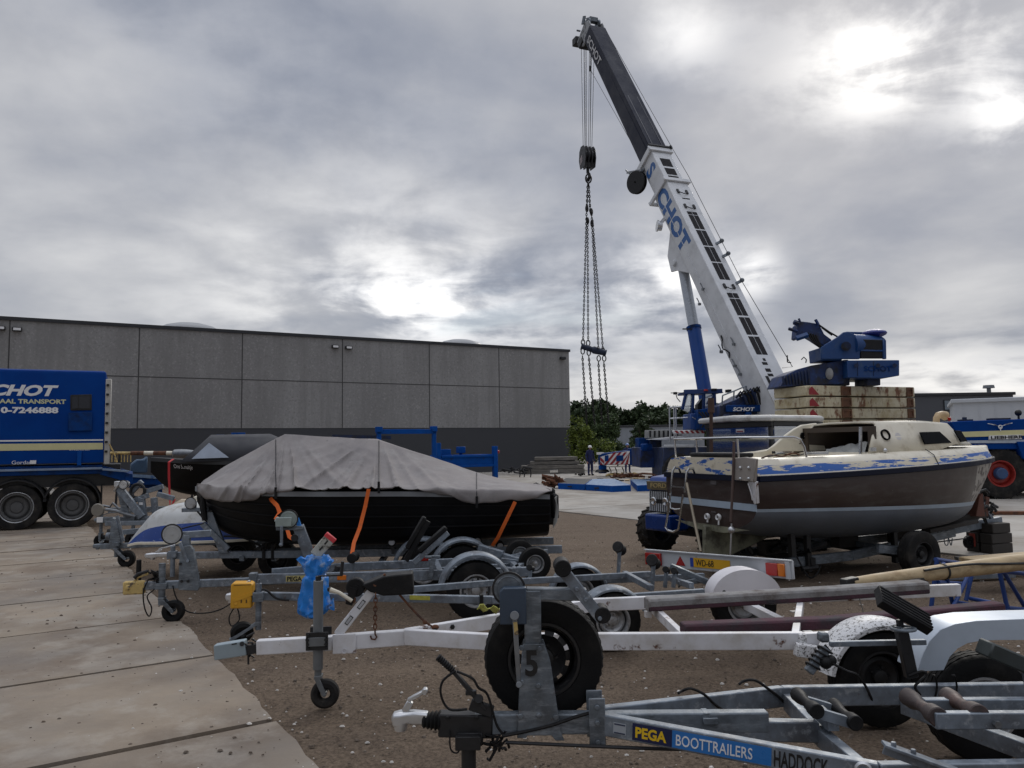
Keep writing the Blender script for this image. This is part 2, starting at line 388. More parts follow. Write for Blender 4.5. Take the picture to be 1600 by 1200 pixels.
_t.links.new(_a.outputs[0], _m.inputs[1]); _t.links.new(_g.outputs[0], _m.inputs[2]); _t.links.new(_m.outputs[0], _o.inputs[0])
band = mat('cream gelcoat with peeling blue band', (.60, .545, .42), .5, 0, .06, 3, .1, 20, [((.015, .095, .36), .58, 5, .015, (.40, .40, 3.0)), ((.42, .36, .26), .15, 9, .05)])
band2 = mat('cream gelcoat with a few blue flakes', (.66, .60, .47), .5, 0, .06, 3, .1, 20, [((.015, .095, .36), .44, 6, .012, (.5, .5, 2)), ((.42, .36, .26), .25, 5, .1)])
hullsc = mat('brown gelcoat scraped to filler', (.042, .028, .025), .45, 0, .2, 2, .06, 16, [((.07, .055, .048), .5, 2.5, .2), ((.34, .32, .29), .60, 11, .03)])
dgel = mat('chalky white dinghy gelcoat', (.52, .53, .52), .4, 0, .06, 3, .04, 20, [((.33, .31, .27), .4, 5, .12)])
dgelb = mat('scratched dinghy blue', (.012, .05, .24), .45, 0, .12, 5, .04, 20, [((.40, .44, .5), .26, 11, .02, (.5, 2, 3))])

# ================================================================ THE SETTING
def ground_mat():
    m = bpy.data.materials.new('packed dirt'); m.use_nodes = True; t = m.node_tree; N = t.nodes; L = t.links; b = N['Principled BSDF']
    co = N.new('ShaderNodeTexCoord').outputs['Object']
    def noi(sc, det, r=.6, st=None, rot=0):
        mp = N.new('ShaderNodeMapping'); L.new(co, mp.inputs[0]); mp.inputs['Rotation'].default_value = (0, 0, rot)
        if st: mp.inputs['Scale'].default_value = st
        n = N.new('ShaderNodeTexNoise'); L.new(mp.outputs[0], n.inputs[0]); n.inputs['Scale'].default_value = sc; n.inputs['Detail'].default_value = det; n.inputs['Roughness'].default_value = r
        return n.outputs['Fac']
    big = noi(.55, 5); mid = noi(3.2, 8, .68); fine = noi(42, 8, .78); tr = noi(1.0, 5, .6, (.12, 1.8, 1), -.12)
    def ramp(f, a, b_, p0=.35, p1=.65):
        r = N.new('ShaderNodeValToRGB'); L.new(f, r.inputs[0]); r.color_ramp.elements[0].position = p0; r.color_ramp.elements[1].position = p1
        r.color_ramp.elements[0].color = (*a, 1); r.color_ramp.elements[1].color = (*b_, 1); return r.outputs[0]
    def mixc(f, a, b_, mode='MIX'):
        x = N.new('ShaderNodeMix'); x.data_type = 'RGBA'; x.blend_type = mode
        (L.new(f, x.inputs[0]) if not isinstance(f, float) else setattr(x.inputs[0], 'default_value', f)); L.new(a, x.inputs[6]); L.new(b_, x.inputs[7]); return x.outputs[2]
    c = mixc(.55, ramp(big, (.124, .083, .049), (.195, .140, .090)), ramp(mid, (.080, .055, .037), (.205, .152, .105)))
    c = mixc(.62, c, ramp(fine, (.026, .017, .012), (.315, .24, .175), .39, .62))
    c = mixc(.22, c, ramp(tr, (.07, .052, .038), (.20, .155, .115)))
    L.new(c, b.inputs['Base Color']); b.inputs['Roughness'].default_value = .92; b.inputs['Specular IOR Level'].default_value = .25
    ad = N.new('ShaderNodeMath'); ad.operation = 'ADD'; L.new(mid, ad.inputs[0]); L.new(fine, ad.inputs[1])
    bp = N.new('ShaderNodeBump'); bp.inputs['Strength'].default_value = .8; bp.inputs['Distance'].default_value = .03; L.new(ad.outputs[0], bp.inputs['Height']); L.new(bp.outputs[0], b.inputs['Normal'])
    return m
dirt = ground_mat()
conc = mat('dusty concrete slab', (.275, .226, .172), .85, 0, .16, 1.1, .25, 22, [((.185, .142, .105), .5, .8, .16), ((.325, .285, .235), .42, 2.4, .12), ((.085, .062, .046), .17, 9, .05), ((.19, .17, .15), .35, .5, .2)], spec=.3, island=.13)
conc2 = mat('pale yard concrete', (.34, .315, .28), .85, 0, .15, .5, .2, 10, [((.20, .17, .135), .5, .35, .14, (1, 1, 1)), ((.42, .40, .36), .4, .8, .14), ((.12, .10, .08), .22, 1.6, .06)], spec=.3, island=.10)

E = Vector((-.54, .8416, 0)).normalized(); NR = Vector((E.y, -E.x, 0))        # along / across the edge between slabs and dirt
P1 = Vector((-1.47, 5.03, 0)); P2 = Vector((1.05, 21.0, 0))
# the ground sheet, finer near the camera, gently uneven where it is bare dirt
mb = MB()
RUTS = ((4.75, .10, .015), (6.05, .09, .015), (8.9, -.12, .02), (10.4, -.13, .02), (13.0, .25, 0), (14.6, .26, 0))
def gh(x, y):
    d = (Vector((x, y, 0))-P1).dot(NR); d2 = (P2-Vector((x, y, 0))).dot(NR)
    k = max(0, min(1, d/.8))*max(0, min(1, d2/.8)); k *= 1 if y < 40 else 0
    h = (noise.noise((x*.5, y*.5, 0))*.020+noise.noise((x*1.9, y*1.9, 3))*.010+noise.noise((x*5, y*5, 5))*.006)
    r = 0
    for a, b, c in RUTS:
        yy = a+b*x+c*x*x; u = (y-yy)/.13; r += -.020*math.exp(-u*u)+.008*math.exp(-(abs(u)-1.7)**2*2.5)+(.005*math.sin(x*46+u*2)*math.exp(-u*u))
    return -.014 + k*(h+.006+(r if 3 < y < 20 else 0))
def sheet(xs, ys):
    nx = len(xs); vs = [(x, y, gh(x, y)) for y in ys for x in xs]
    mb.add(vs, [(j*nx+i, j*nx+i+1, (j+1)*nx+i+1, (j+1)*nx+i) for j in range(len(ys)-1) for i in range(nx-1)])
def steps(*segs):
    out = []
    for a, b, n in segs: out += [a+(b-a)*i/n for i in range(n)]
    return out+[segs[-1][1]]
sheet(steps((-1500, -60, 4), (-60, -14, 10), (-14, 14, 150), (14, 60, 10), (60, 1500, 4)), steps((-300, -4, 4), (-4, 1, 6), (1, 14, 110), (14, 30, 40), (30, 80, 8), (80, 2000, 5)))
tag(mb.build('ground', dirt, ang=180), kind='structure')

def slabs(name, o, e, across, n, w, length, m, top, jit, lpieces=1, gap=.05):
    mb = MB(); rnd = random.Random(5)
    for i in range(n):
        for j in range(lpieces):
            a = o + e*(i*w+gap/2); bw = w-gap; L = length/lpieces
            z = top + rnd.uniform(-1, 1)*.004; tl = rnd.uniform(-1, 1)*.004
            k = 14
            ring = []
            for s in range(k+1): ring.append((s/k*bw, 0))
            for s in range(1, 2*k+1): ring.append((bw, -s/(2*k)*(L-gap)))
            for s in range(1, k+1): ring.append((bw-s/k*bw, -(L-gap)))
            for s in range(1, 2*k): ring.append((0, -(L-gap)+s/(2*k)*(L-gap)))
            vs = []
            for u, v_ in ring:
                p = a+e*u+across*(v_-j*L)
                jj = noise.noise((p.x*2.3, p.y*2.3, i))*jit + noise.noise((p.x*9, p.y*9, i))*jit*.5
                if v_ == 0: p = p+across*(jj*1.6)
                if u == 0 or u == bw: p = p+e*(jj*.25)
                vs.append(Vector((p.x, p.y, z+tl*v_/L)))
            N = len(vs); b = [p-Vector((0, 0, .12)) for p in vs]
            mb.add(vs+b, [tuple(range(N))]+[(i_, (i_+1) % N, N+(i_+1) % N, N+i_) for i_ in range(N)])
    return tag(mb.build(name, m, ang=50), kind='structure')
J0 = gnd(266, 966); J0 = P1+E*(J0-P1).dot(E)
slabs('concrete_road', J0-E*1.9*6, E, NR, 15, 1.9, 12, conc, .012, .022)
slabs('concrete_yard', P2-E*40+NR*60, E, NR, 26, 4.0, 60, conc2, .010, .05, 8)
YW = P1+E*18.0
slabs('concrete_apron', J0+E*(1.9*9+.02), E, NR, 22, 2.6, 36, conc2, .008, .04, 3)

# loose stones and shell bits on the dirt
rnd = random.Random(3)
def stones(n, sz, m, name, ymax):
    mb = MB()
    k = 0
    while k < n:
        y = 1.5+(ymax-1.5)*rnd.random()**1.6; x = rnd.uniform(-.75, .85)*y*1.0+rnd.uniform(-.5, .5)
        d = (Vector((x, y, 0))-P1).dot(NR)
        if d < 0 and rnd.random() > .55*math.exp(d/.7)+.07: continue
        if (P2-Vector((x, y, 0))).dot(NR) < 0: continue
        k += 1
        r = sz*(.35+rnd.random()**3*1.4); z = max(gh(x, y), -.002) if d > .03 else .016; a = rnd.random()*PI
        h = r*rnd.uniform(.3, .6); s2 = rnd.uniform(.35, .9)
        vs = []
        for q_ in range(5):
            t = a+q_*2*PI/5+rnd.uniform(-.25, .25); vs.append((x+math.cos(t)*r, y+math.sin(t)*r*s2, z-.002))
        for q_ in range(5):
            t = a+q_*2*PI/5+rnd.uniform(-.25, .25); vs.append((x+math.cos(t)*r*.55, y+math.sin(t)*r*.55*s2, z+h*rnd.uniform(.7, 1.1)))
        mb.add(vs, [(5, 6, 7, 8, 9)]+[(i, (i+1) % 5, 5+(i+1) % 5, 5+i) for i in range(5)])
    o = mb.build(name, m, ang=20, recalc=False); tag(o, kind='stuff'); return o
stone = mat('brown pebble', (.13, .10, .075), .85, 0, .35, 3, .1)
shell = mat('pale shell and gravel bits', (.60, .57, .52), .7, 0, .3, 3, .1)
tag(stones(8500, .012, stone, 'gravel', 17), 'brown gravel and clods strewn over the bare dirt', 'gravel')
tag(stones(1900, .012, shell, 'shell_grit', 15), 'pale shell bits and white pebbles strewn over the dirt', 'shell grit')

# ---------------------------------------------------------------- concrete warehouse
A = Vector((4.13, 55.0, 0)); WL = at(0, 600, 38); WD = Vector((A.x-WL.x, A.y-WL.y, 0)).normalized()
HB = at(890, 550, 55).z
wn_ = Vector((WD.y, -WD.x, 0))                                     # outward, towards the camera
wh = thing('warehouse', 'long grey concrete panel warehouse with dark plinth and flat roof', 'warehouse', (A.x, A.y, 0), math.atan2(-WD.y, -WD.x))
def wq(px, py): return q(wh, px, py, 0)                            # x runs left along the wall; the camera side is +y
LEN = 62.0
ZP = wq(885, 668).z
concw = mat('exposed aggregate concrete panel', (.285, .28, .275), .9, 0, .10, .45, .35, 9, [((.235, .23, .225), .45, .5, .2, (1, 1, .35)), ((.195, .19, .185), .36, 7, .10), ((.36, .35, .34), .36, 9, .10), ((.215, .21, .205), .38, 1.0, .20, (1.5, 1.5, .10))], spec=.2, island=.06)
zj = wq(880, 607.2).z; XJ = [0]+sorted(wq(px, 600).x for px in (12, 216, 378, 535, 671, 780)); XJ += [XJ[-1]+8.5*k for k in range(1, 9) if XJ[-1]+8.5*k < LEN]+[LEN]
mb = MB()
for x0, x1 in zip(XJ, XJ[1:]):
    for z0, z1 in ((ZP, zj), (zj, HB)): mb.box(((x0+x1)/2, -.1, (z0+z1)/2), (x1-x0, .2, z1-z0))
mb.box((LEN/2, -15.1, (HB+ZP)/2), (LEN, 29.8, HB-ZP)); mb.build('wall', concw, wh)
mb = MB(); mb.box((LEN/2, -15.0, ZP/2), (LEN-.05, 29.95, ZP)); mb.build('plinth', darkgrey, wh)
mb = MB(); mb.box((LEN/2, -15, HB+.09), (LEN+.16, 30.16, .18)); mb.build('roof_edge', roofm, wh)
jm = mat('panel joint sealant', (.055, .053, .052), .8, 0, .1)
zj = wq(880, 607.2).z
mb = MB()
for px in (12, 216, 378, 535, 671, 780):
    x_ = wq(px, 600).x; mb.box((x_, .003, (HB+ZP)/2), (.055, .012, HB-ZP-.02))
mb.build('panel_joint', jm, wh)
mb = MB(); mb.box((LEN/2, .0025, zj), (LEN-.1, .009, .05)); mb.build('panel_joint', jm, wh)
lampw = bpy.data.materials.new('white floodlight front'); lampw.use_nodes = True
lampw.node_tree.nodes['Principled BSDF'].inputs['Base Color'].default_value = (.8, .8, .8, 1)
for px, py in ((1, 513), (27, 515), (523, 542), (544, 543.5), (878, 560)):
    p = wq(px, py); mb = MB(); mb.box((p.x, .12, p.z), (.42, .22, .20)); fl = mb.build('floodlight', blackp, wh, bevel=.02)
    if px < 600:
        mb = MB(); mb.box((p.x, .235, p.z), (.32, .02, .12)); mb.build('lens', lampw, fl)
for px, py, w_ in ((290, 518, 2.3), (703, 542, 2.3)):
    p = q(wh, px, py, -4); mb = MB(); mb.sphere((p.x, -2.2, HB+.12), 1, 20, 8, (w_*.8, 1.2, .66)); mb.build('skylight', domem, wh)

# ---------------------------------------------------------------- trees beyond the yard
def leafmat(name, c1, c2):
    m = bpy.data.materials.new(name); m.use_nodes = True; t = m.node_tree; N = t.nodes; L = t.links; b = N['Principled BSDF']
    g = N.new('ShaderNodeNewGeometry'); r = N.new('ShaderNodeValToRGB'); L.new(g.outputs['Random Per Island'], r.inputs[0])
    r.color_ramp.elements[0].color = (*c1, 1); r.color_ramp.elements[1].color = (*c2, 1); L.new(r.outputs[0], b.inputs['Base Color']); b.inputs['Roughness'].default_value = .6
    b.inputs['Specular IOR Level'].default_value = .25
    return m
lf_dark = leafmat('dark summer foliage', (.022, .036, .016), (.06, .088, .036))
lf_mid = leafmat('mid green foliage', (.026, .046, .018), (.07, .105, .036))
lf_yel = leafmat('yellow green foliage', (.055, .085, .014), (.19, .23, .04))
barkm = mat('tree bark', (.06, .05, .04), .9, 0, .3, 4, .2)
def leaves(mb, c, rad, n, size, rnd, clumps=14, flat=.55):
    c = Vector(c); cl = []
    for _ in range(clumps):
        d = Vector((rnd.gauss(0, 1), rnd.gauss(0, 1), rnd.gauss(0, 1))).normalized()*rnd.uniform(.35, .92)
        cl.append((Vector((d.x*rad[0], d.y*rad[1], d.z*rad[2])), rnd.uniform(.22, .46)))
    vs = []; fs = []
    for i in range(n):
        o, k = cl[i % clumps]
        d = Vector((rnd.gauss(0, 1), rnd.gauss(0, 1), rnd.gauss(0, 1))).normalized()*rnd.random()**.4
        p = c+o+Vector((d.x*rad[0], d.y*rad[1], d.z*rad[2]))*k
        a = Vector((rnd.gauss(0, 1), rnd.gauss(0, 1), rnd.gauss(0, .8))).normalized(); bb = a.cross(Vector((rnd.gauss(0, 1), rnd.gauss(0, 1), rnd.gauss(0, 1)))).normalized()
        s = size*rnd.uniform(.6, 1.3); j = len(vs)
        vs += [p-a*s, p+bb*s*flat, p+a*s, p-bb*s*flat]; fs.append((j, j+1, j+2, j+3))
    mb.add(vs, fs)
def tree(name, label, x, y, h, crowns, n, size, lm, seed, group=None, trunk=.25):
    rnd = random.Random(seed); t = thing(name, label, 'tree' if name != 'bush' else 'bush', (x, y, 0), 0, group)
    mb = MB(); tops = []
    for c, r in crowns: tops.append(Vector(c))
    mb.tube([(0, 0, -.1), (trunk*.3, 0, h*.22), (trunk*.2, trunk*.4, h*.45)], [trunk, trunk*.75, trunk*.5], 9)
    for c in tops:
        for s in range(3):
            e_ = c+Vector((rnd.uniform(-1, 1), rnd.uniform(-1, 1), rnd.uniform(-.4, .8)))*trunk*3
            mb.tube([(0, 0, h*.18), (c*.5+Vector((0, 0, h*.12))), e_], [trunk*.4, trunk*.25, trunk*.06], 6)
    mb.build('trunk', barkm, t)
    mb = MB()
    tot = sum(r[0]*r[2] for c, r in crowns)
    for c, r in crowns: leaves(mb, c, r, int(n*r[0]*r[2]/tot), size, rnd, 16)
    mb.build('crown', lm, t, recalc=False)
    return t
def tp(px, py, Y, ox, oy): p = at(px, py, Y); return (p.x-ox, p.y-oy, p.z)
# big round tree
b0 = at(940, 690, 78); 
tree('round_tree', 'big dark round-crowned tree right of the warehouse corner', b0.x, 78, 5.5,
     [(tp(938, 668, 78, b0.x, 78), (2.0, 2.0, 1.6)), (tp(921, 672, 78, b0.x, 78), (1.3, 1.3, 1.3)), (tp(953, 675, 78, b0.x, 78), (1.3, 1.3, 1.4)), (tp(940, 690, 78, b0.x, 78), (2.1, 1.8, 1.0))], 7000, .13, lf_mid, 2)
b0 = at(1003, 690, 74)
tree('conifer', 'small dark pointed tree in front of the pale far shed', b0.x, 74, 4,
     [(tp(1003, 668, 74, b0.x, 74), (.9, .9, .8)), (tp(1000, 680, 74, b0.x, 74), (1.4, 1.2, .7)), (tp(1012, 675, 74, b0.x, 74), (1.2, 1.0, .8)), (tp(990, 690, 74, b0.x, 74), (1.3, 1, .6))], 3500, .12, lf_dark, 4)
b0 = at(925, 728, 52)
tree('bush', 'yellow green bush growing beside the warehouse corner', b0.x, 52, 3,
     [(tp(905, 672, 52, b0.x, 52), (.8, .7, 1.2)), (tp(915, 695, 52, b0.x, 52), (1.3, 1, 1.1)), (tp(938, 705, 52, b0.x, 52), (1.3, 1, .8)), (tp(955, 712, 52, b0.x, 52), (1.2, .9, .6)), (tp(912, 715, 52, b0.x, 52), (1.4, 1, .7))], 6000, .085, lf_yel, 6, trunk=.08)
b0 = at(965, 720, 60)
tree('bush', 'low olive shrubs behind the two workers and the blue outrigger', b0.x, 60, 2,
     [(tp(950, 700, 60, b0.x, 60), (1.3, 1, .8)), (tp(968, 704, 60, b0.x, 60), (1.4, 1, .7)), (tp(985, 706, 60, b0.x, 60), (1.3, 1, .6)), (tp(960, 714, 60, b0.x, 60), (2.2, 1, .6))], 5000, .09, lf_mid, 8, trunk=.06)
# the wood along the skyline reads as one mass
mb = MB(); rnd = random.Random(21)
for i in range(64):
    px = 840+i*6.5; top = 639+4*math.sin(i*.4)+rnd.uniform(-2, 2.5)-(4 if 6 < i < 20 else 0); Y = rnd.uniform(118, 150)
    p = at(px, top, Y); r = rnd.uniform(2.2, 3.6)
    leaves(mb, (p.x, p.y, p.z-r*.8), (r, r, r), 1100, .42, rnd, 13)
    leaves(mb, (p.x, p.y, p.z-r*2.2), (r*1.1, r, r*1.2), 900, .5, rnd, 12)
tag(mb.build('wood', lf_dark, recalc=False), 'dark wood of leafy trees along the skyline beyond the yard', 'wood', kind='stuff')
mb = MB()
for i in range(60): 
    px = 835+i*7.0; p = at(px, 665, rnd.uniform(120, 150)); leaves(mb, (p.x, p.y, 1.8), (3, 3, 2.6), 600, .5, rnd, 8)
tag(mb.build('undergrowth', lf_dark, recalc=False), 'dense dark undergrowth at the foot of the far wood', 'undergrowth', kind='stuff')

# ---------------------------------------------------------------- far buildings
def building(name, label, px0, px1, pyt, Y, depth, m, trimc, cat='building', rz=0):
    a = at(px0, pyt, Y); b = at(px1, pyt, Y); t = thing(name, label, cat, (a.x, Y, 0), rz); w_ = b.x-a.x; h = a.z
    mb = MB(); mb.box((w_/2, depth/2, h/2), (w_, depth, h)); mb.build('wall', m, t)
    mb = MB(); mb.box((w_/2, depth/2, h+.12), (w_+.3, depth+.3, .24)); mb.build('roof', trimc, t, bevel=.03)
    return t, w_, h
shedm = mat('pale ribbed shed cladding', (.26, .28, .31), .5, .1, .06, .5, .05)
t, w_, h = building('far_shed', 'pale grey shed seen between the dark trees', 960, 1100, 668, 95, 14, shedm, roofm, 'shed')
mb = MB()
for i in range(int(w_/.6)): mb.box((i*.6+.3, -.02, h/2), (.08, .05, h-.1))
mb.build('cladding_rib', shedm, t)
gclad = mat('dark grey cladding', (.075, .078, .088), .6, .1, .08, .6, .04)
t, w_, h = building('grey_building', 'dark grey flat-roofed building on the right skyline', 1380, 1583, 620, 62, 16, gclad, roofm)
mb = MB(); 
p = q(t, 1577, 612); mb.cyl((p.x-.4, 2, h), (p.x-.4, 2, h+.7), .16, None, 12); mb.cyl((p.x-.4, 2, h+.7), (p.x-.4, 2, h+.95), .45, .4, 14); mb.build('roof_vent', steel, t)
p = q(t, 1484, 633); mb = MB(); mb.box((p.x, -.02, p.z), (1.0, .1, .85)); f_ = mb.build('window', roofm, t)
mb = MB(); mb.box((p.x-.24, -.08, p.z), (.42, .03, .72)); mb.box((p.x+.24, -.08, p.z), (.42, .03, .72)); mb.build('pane', mat('sky lit pane', (.16, .19, .22), .1, 0, .05), f_)
wclad = mat('white container cladding', (.50, .52, .55), .5, .1, .05, .7, .04)
t, w_, h = building('white_building', 'white low building standing right behind the blue crane carrier', 1490, 1680, 630, 48, 8, wclad, wclad, rz=R_(-28))
mb = MB()
for i in range(9): mb.box((i*w_/9+.5, -.012, h/2), (.04, .03, h-.2))
mb.build('cladding_joint', wclad, t)
# ================================================================ SHARED BUILDERS FOR WHEELS AND TRAILERS
def wheel(root, c, R, w, axis=(0, 1, 0), rim=None, tm=None, rr=.62, tread=.010, holes=0, n=64, dish=-.02, hub=.28, name='wheel', face=-1, lug=0, bolts=5):
    """rim mesh with the tyre as its child; face = side (along axis) that shows the dished disc"""
    rim = rim or rimm; tm = tm or tyrem; c = Vector(c); ax = Vector(axis).normalized()
    r = R*rr; hw = w/2; f = face
    mb = MB()
    fl = [(-hw*.92, r*1.0), (-hw*.92, r*.93), (-hw*.70, r*.86), (hw*.70, r*.86), (hw*.92, r*.93), (hw*.92, r*1.0), (hw*.86, r*1.03), (hw*.6, r*.9), (-hw*.6, r*.9), (-hw*.86, r*1.03)]
    mb.lathe(fl, c, ax, 40, closedprof=True)
    d0 = f*(hw*.45+dish)
    pr = [(d0-f*.03, r*.88), (d0+f*.012, r*.74), (d0+f*.020, r*.62), (d0-f*.004, r*.44), (d0-f*.006, r*hub), (d0+f*.028, r*hub*.92), (d0+f*.034, r*hub*.5), (d0+f*.034, .0005)]
    nn = holes*5 if holes else 40
    mb.lathe(pr, c, ax, nn, skip=(lambda i, j: j == 1 and i % 5 in (1, 2)) if holes else None)
    bk = [(d0-f*.034, r*.88), (d0-f*.006, r*.74), (d0-f*.001, r*.62), (d0-f*.014, r*.44), (d0-f*.02, .0005)]
    mb.lathe(bk, c, ax, nn, skip=(lambda i, j: j == 1 and i % 5 in (1, 2)) if holes else None)
    ref = Vector((0, 0, 1)) if abs(ax.z) < .9 else Vector((1, 0, 0)); u = ax.cross(ref).normalized(); v_ = ax.cross(u)
    for k in range(bolts):
        a = 2*PI*k/bolts; p = c+ax*(d0-f*.005)+(u*math.cos(a)+v_*math.sin(a))*r*.36
        mb.cyl(p, p+ax*f*.02, r*.045, r*.04, 7)
    ro = mb.build(name, rim, root, ang=35)
    tp_ = [(-hw*.80, r*.98), (-hw*.96, r*1.03), (-hw*1.02, r+(R-r)*.30), (-hw*1.03, r+(R-r)*.58), (-hw*.95, R*.955), (-hw*.80, R*.988), (-hw*.56, R), (-hw*.52, R*.982), (-hw*.40, R*.982), (-hw*.36, R*1.002),
           (-hw*.06, R*1.004), (-hw*.04, R*.984), (hw*.04, R*.984), (hw*.06, R*1.004), (hw*.36, R*1.002), (hw*.40, R*.982), (hw*.52, R*.982), (hw*.56, R), (hw*.80, R*.988), (hw*.95, R*.955), (hw*1.03, r+(R-r)*.58), (hw*1.02, r+(R-r)*.30), (hw*.96, r*1.03), (hw*.80, r*.98)]
    def fn(i, j, rad): return rad-tread*(.6 if i % 2 else 0) if (5 <= j <= 6 or 17 <= j <= 18) else rad-(tread*.35 if (i % 2 and j in (9, 10, 13, 14)) else 0)
    mb = MB(); mb.lathe(tp_, c, ax, n, fn=fn)
    if lug:
        for k in range(lug):
            a = 2*PI*k/lug
            for sgn in (-1, 1):
                a2 = a+(PI/lug if sgn > 0 else 0); da = .16
                p0 = c+ax*sgn*hw*.08+(u*math.cos(a2)+v_*math.sin(a2))*R*1.012; p1 = c+ax*sgn*hw*.98+(u*math.cos(a2+da)+v_*math.sin(a2+da))*R*.985
                mb.beam(p0, p1, R*.085, R*.075, (u*math.cos(a2)+v_*math.sin(a2)))
    mb.build('tyre', tm, ro, ang=30)
    return ro

def fender(root, c, R, w, a0, a1, m, axis=(0, 1, 0), lip=.025, name='mudguard', n=22, flat=None, skirt=0.0):
    """rolled sheet over a wheel; angles from +x, in the plane across axis y"""
    c = Vector(c); mb = MB(); rings = []
    th = .004; hw = w/2
    out = [(-hw, -lip), (-hw, -lip*.2), (-hw*.82, lip*.5), (-hw*.3, lip*.85), (hw*.3, lip*.85), (hw*.82, lip*.5), (hw, -lip*.2), (hw, -lip)]
    prof = out+[(y*(1-th/hw), h-th) for y, h in out[::-1]]
    for i in range(n+1):
        a = a0+(a1-a0)*i/n; d = Vector((math.cos(a), 0, math.sin(a)))
        rings.append([c+d*(R+h)+Vector((0, y, 0)) for y, h in prof])
    mb.loft(rings)
    if skirt:
        pts = [c+Vector((math.cos(a0+(a1-a0)*i/n)*(R+lip*.3), -hw-.003, math.sin(a0+(a1-a0)*i/n)*(R+lip*.3))) for i in range(n+1)]
        mb.prism(pts, (0, 1, 0), .005)
    return mb.build(name, m, root, ang=40)

def bar(root, name, a, b, w, h, m=None, upv=(0, 0, 1), bevel=.004, **k):
    mb = MB(); mb.beam(a, b, w, h, upv, **k); return mb.build(name, m or galv, root, bevel=bevel, seg=2)
def bars(root, name, lst, w, h, m=None, bevel=.004):
    mb = MB()
    for a, b in lst: mb.beam(a, b, w, h)
    return mb.build(name, m or galv, root, bevel=bevel)
def wire(root, name, pts, r, m=None, n=6):
    P = [Vector(p) for p in pts]; out = []
    for i in range(len(P)-1):
        a = P[max(i-1, 0)]; b = P[i]; c = P[i+1]; d = P[min(i+2, len(P)-1)]
        for s in range(5):
            t = s/5; out.append(.5*((2*b)+(c-a)*t+(2*a-5*b+4*c-d)*t*t+(3*b-a-3*c+d)*t**3))
    out.append(P[-1]); mb = MB(); mb.tube(out, r, n); return mb.build(name, m or rubber, root)
def jockey(root, x, y, ztop, zc, zw, Rw, side=.0, m=None, poleR=.024, handle=True, fwd=.05, name='jockey_wheel', wm=None, lean=0):
    m = m or galvn; mb = MB()
    mb.cyl((x, y, zc-.20), (x+lean, y, ztop), poleR, None, 14); mb.cyl((x-lean*.5, y, zw+Rw*1.2), (x, y, zc-.18), poleR*.72, None, 12)
    mb.box((x, y, zc), (poleR*3.4, poleR*3.4, .06)); 
    for s in (-1, 1): mb.beam((x, y+s*Rw*.42, zw+Rw*1.15), (x+fwd, y+s*Rw*.42, zw), .012, Rw*.34)
    mb.box((x+.005, y, zw+Rw*1.2), (Rw*.5, Rw*.95, .02)); mb.cyl((x+fwd, y-Rw*.5, zw), (x+fwd, y+Rw*.5, zw), Rw*.12, None, 10)
    if handle:
        mb.cyl((x+lean, y, ztop), (x+lean, y, ztop+.03), poleR*.4, None, 8); mb.beam((x+lean-.01, y, ztop+.035), (x+lean+.10, y-.02, ztop+.04), .02, .01); mb.cyl((x+lean+.095, y-.02, ztop+.04), (x+lean+.095, y-.02, ztop+.11), .012, None, 8)
    o = mb.build(name, m, root, bevel=.002)
    mb = MB(); mb.lathe([(-Rw*.36, Rw*.5), (-Rw*.38, Rw*.8), (-Rw*.25, Rw*.98), (0, Rw), (Rw*.25, Rw*.98), (Rw*.38, Rw*.8), (Rw*.36, Rw*.5), (Rw*.1, Rw*.35), (-Rw*.1, Rw*.35)], (x+fwd, y, zw), (0, 1, 0), 28, closedprof=True)
    mb.build('tyre', wm or tyrem, o)
    return o
def roller(mb, c, axis, R, L, hour=True):
    """hourglass keel roller"""
    c = Vector(c); a = Vector(axis).normalized()
    pr = [(-L/2, .001), (-L/2, R*.9), (-L/2+R*.12, R), (-L*.28, R*.95), (-L*.1, R*.62 if hour else R*.95), (L*.1, R*.62 if hour else R*.95), (L*.28, R*.95), (L/2-R*.12, R), (L/2, R*.9), (L/2, .001)]
    mb.lathe(pr, c, a, 22)
def winch(root, c, R, w, m=None, gear=None, crank=True):
    """drum winch: toothed gear disc, drum, side plates, crank"""
    c = Vector(c); mb = MB()
    mb.lathe([(-w*.5, .002), (-w*.5, R*.97), (-w*.42, R), (-w*.38, R*.93), (-w*.38, R*.4), (w*.4, R*.4), (w*.4, R*.8), (w*.5, R*.8), (w*.5, .002)], c, (0, 1, 0), 44)
    for k in range(30):
        a = 2*PI*k/30; mb.box(c+Vector((math.cos(a)*R*.985, -w*.45, math.sin(a)*R*.985)), (R*.07, w*.10, R*.07), Matrix.Rotation(-a, 3, 'Y'))
    mb.lathe([(-w*.53, R*.72), (-w*.56, R*.74), (-w*.53, R*.78)], c, (0, 1, 0), 36)
    mb.cyl(c-Vector((0, w*.6, 0)), c-Vector((0, w*.4, 0)), R*.14, None, 10)
    o = mb.build('winch', gear or galvn, root)
    mb = MB(); mb.lathe([(-w*.52, R*.90), (-w*.52, R*1.03), (-w*.40, R*1.03), (-w*.40, R*.90)], c, (0, 1, 0), 40, closedprof=True); mb.lathe([(-w*.55, R*.02), (-w*.58, R*.10), (-w*.5, R*.12)], c, (0, 1, 0), 12); mb.build('gear_guard', dsteel, o)
    if crank:
        mb = MB(); mb.beam(c+Vector((R*.3, -w*.6, -R*.35)), c+Vector((R*.62, -w*.75, -R*2.4)), .012, .022, (1, 0, 0)); mb.cyl(c+Vector((R*.62, -w*.75, -R*2.35)), c+Vector((R*.62, -w*.75-.10, -R*2.35)), .013, None, 10)
        mb.build('crank', steel, o)
    return o
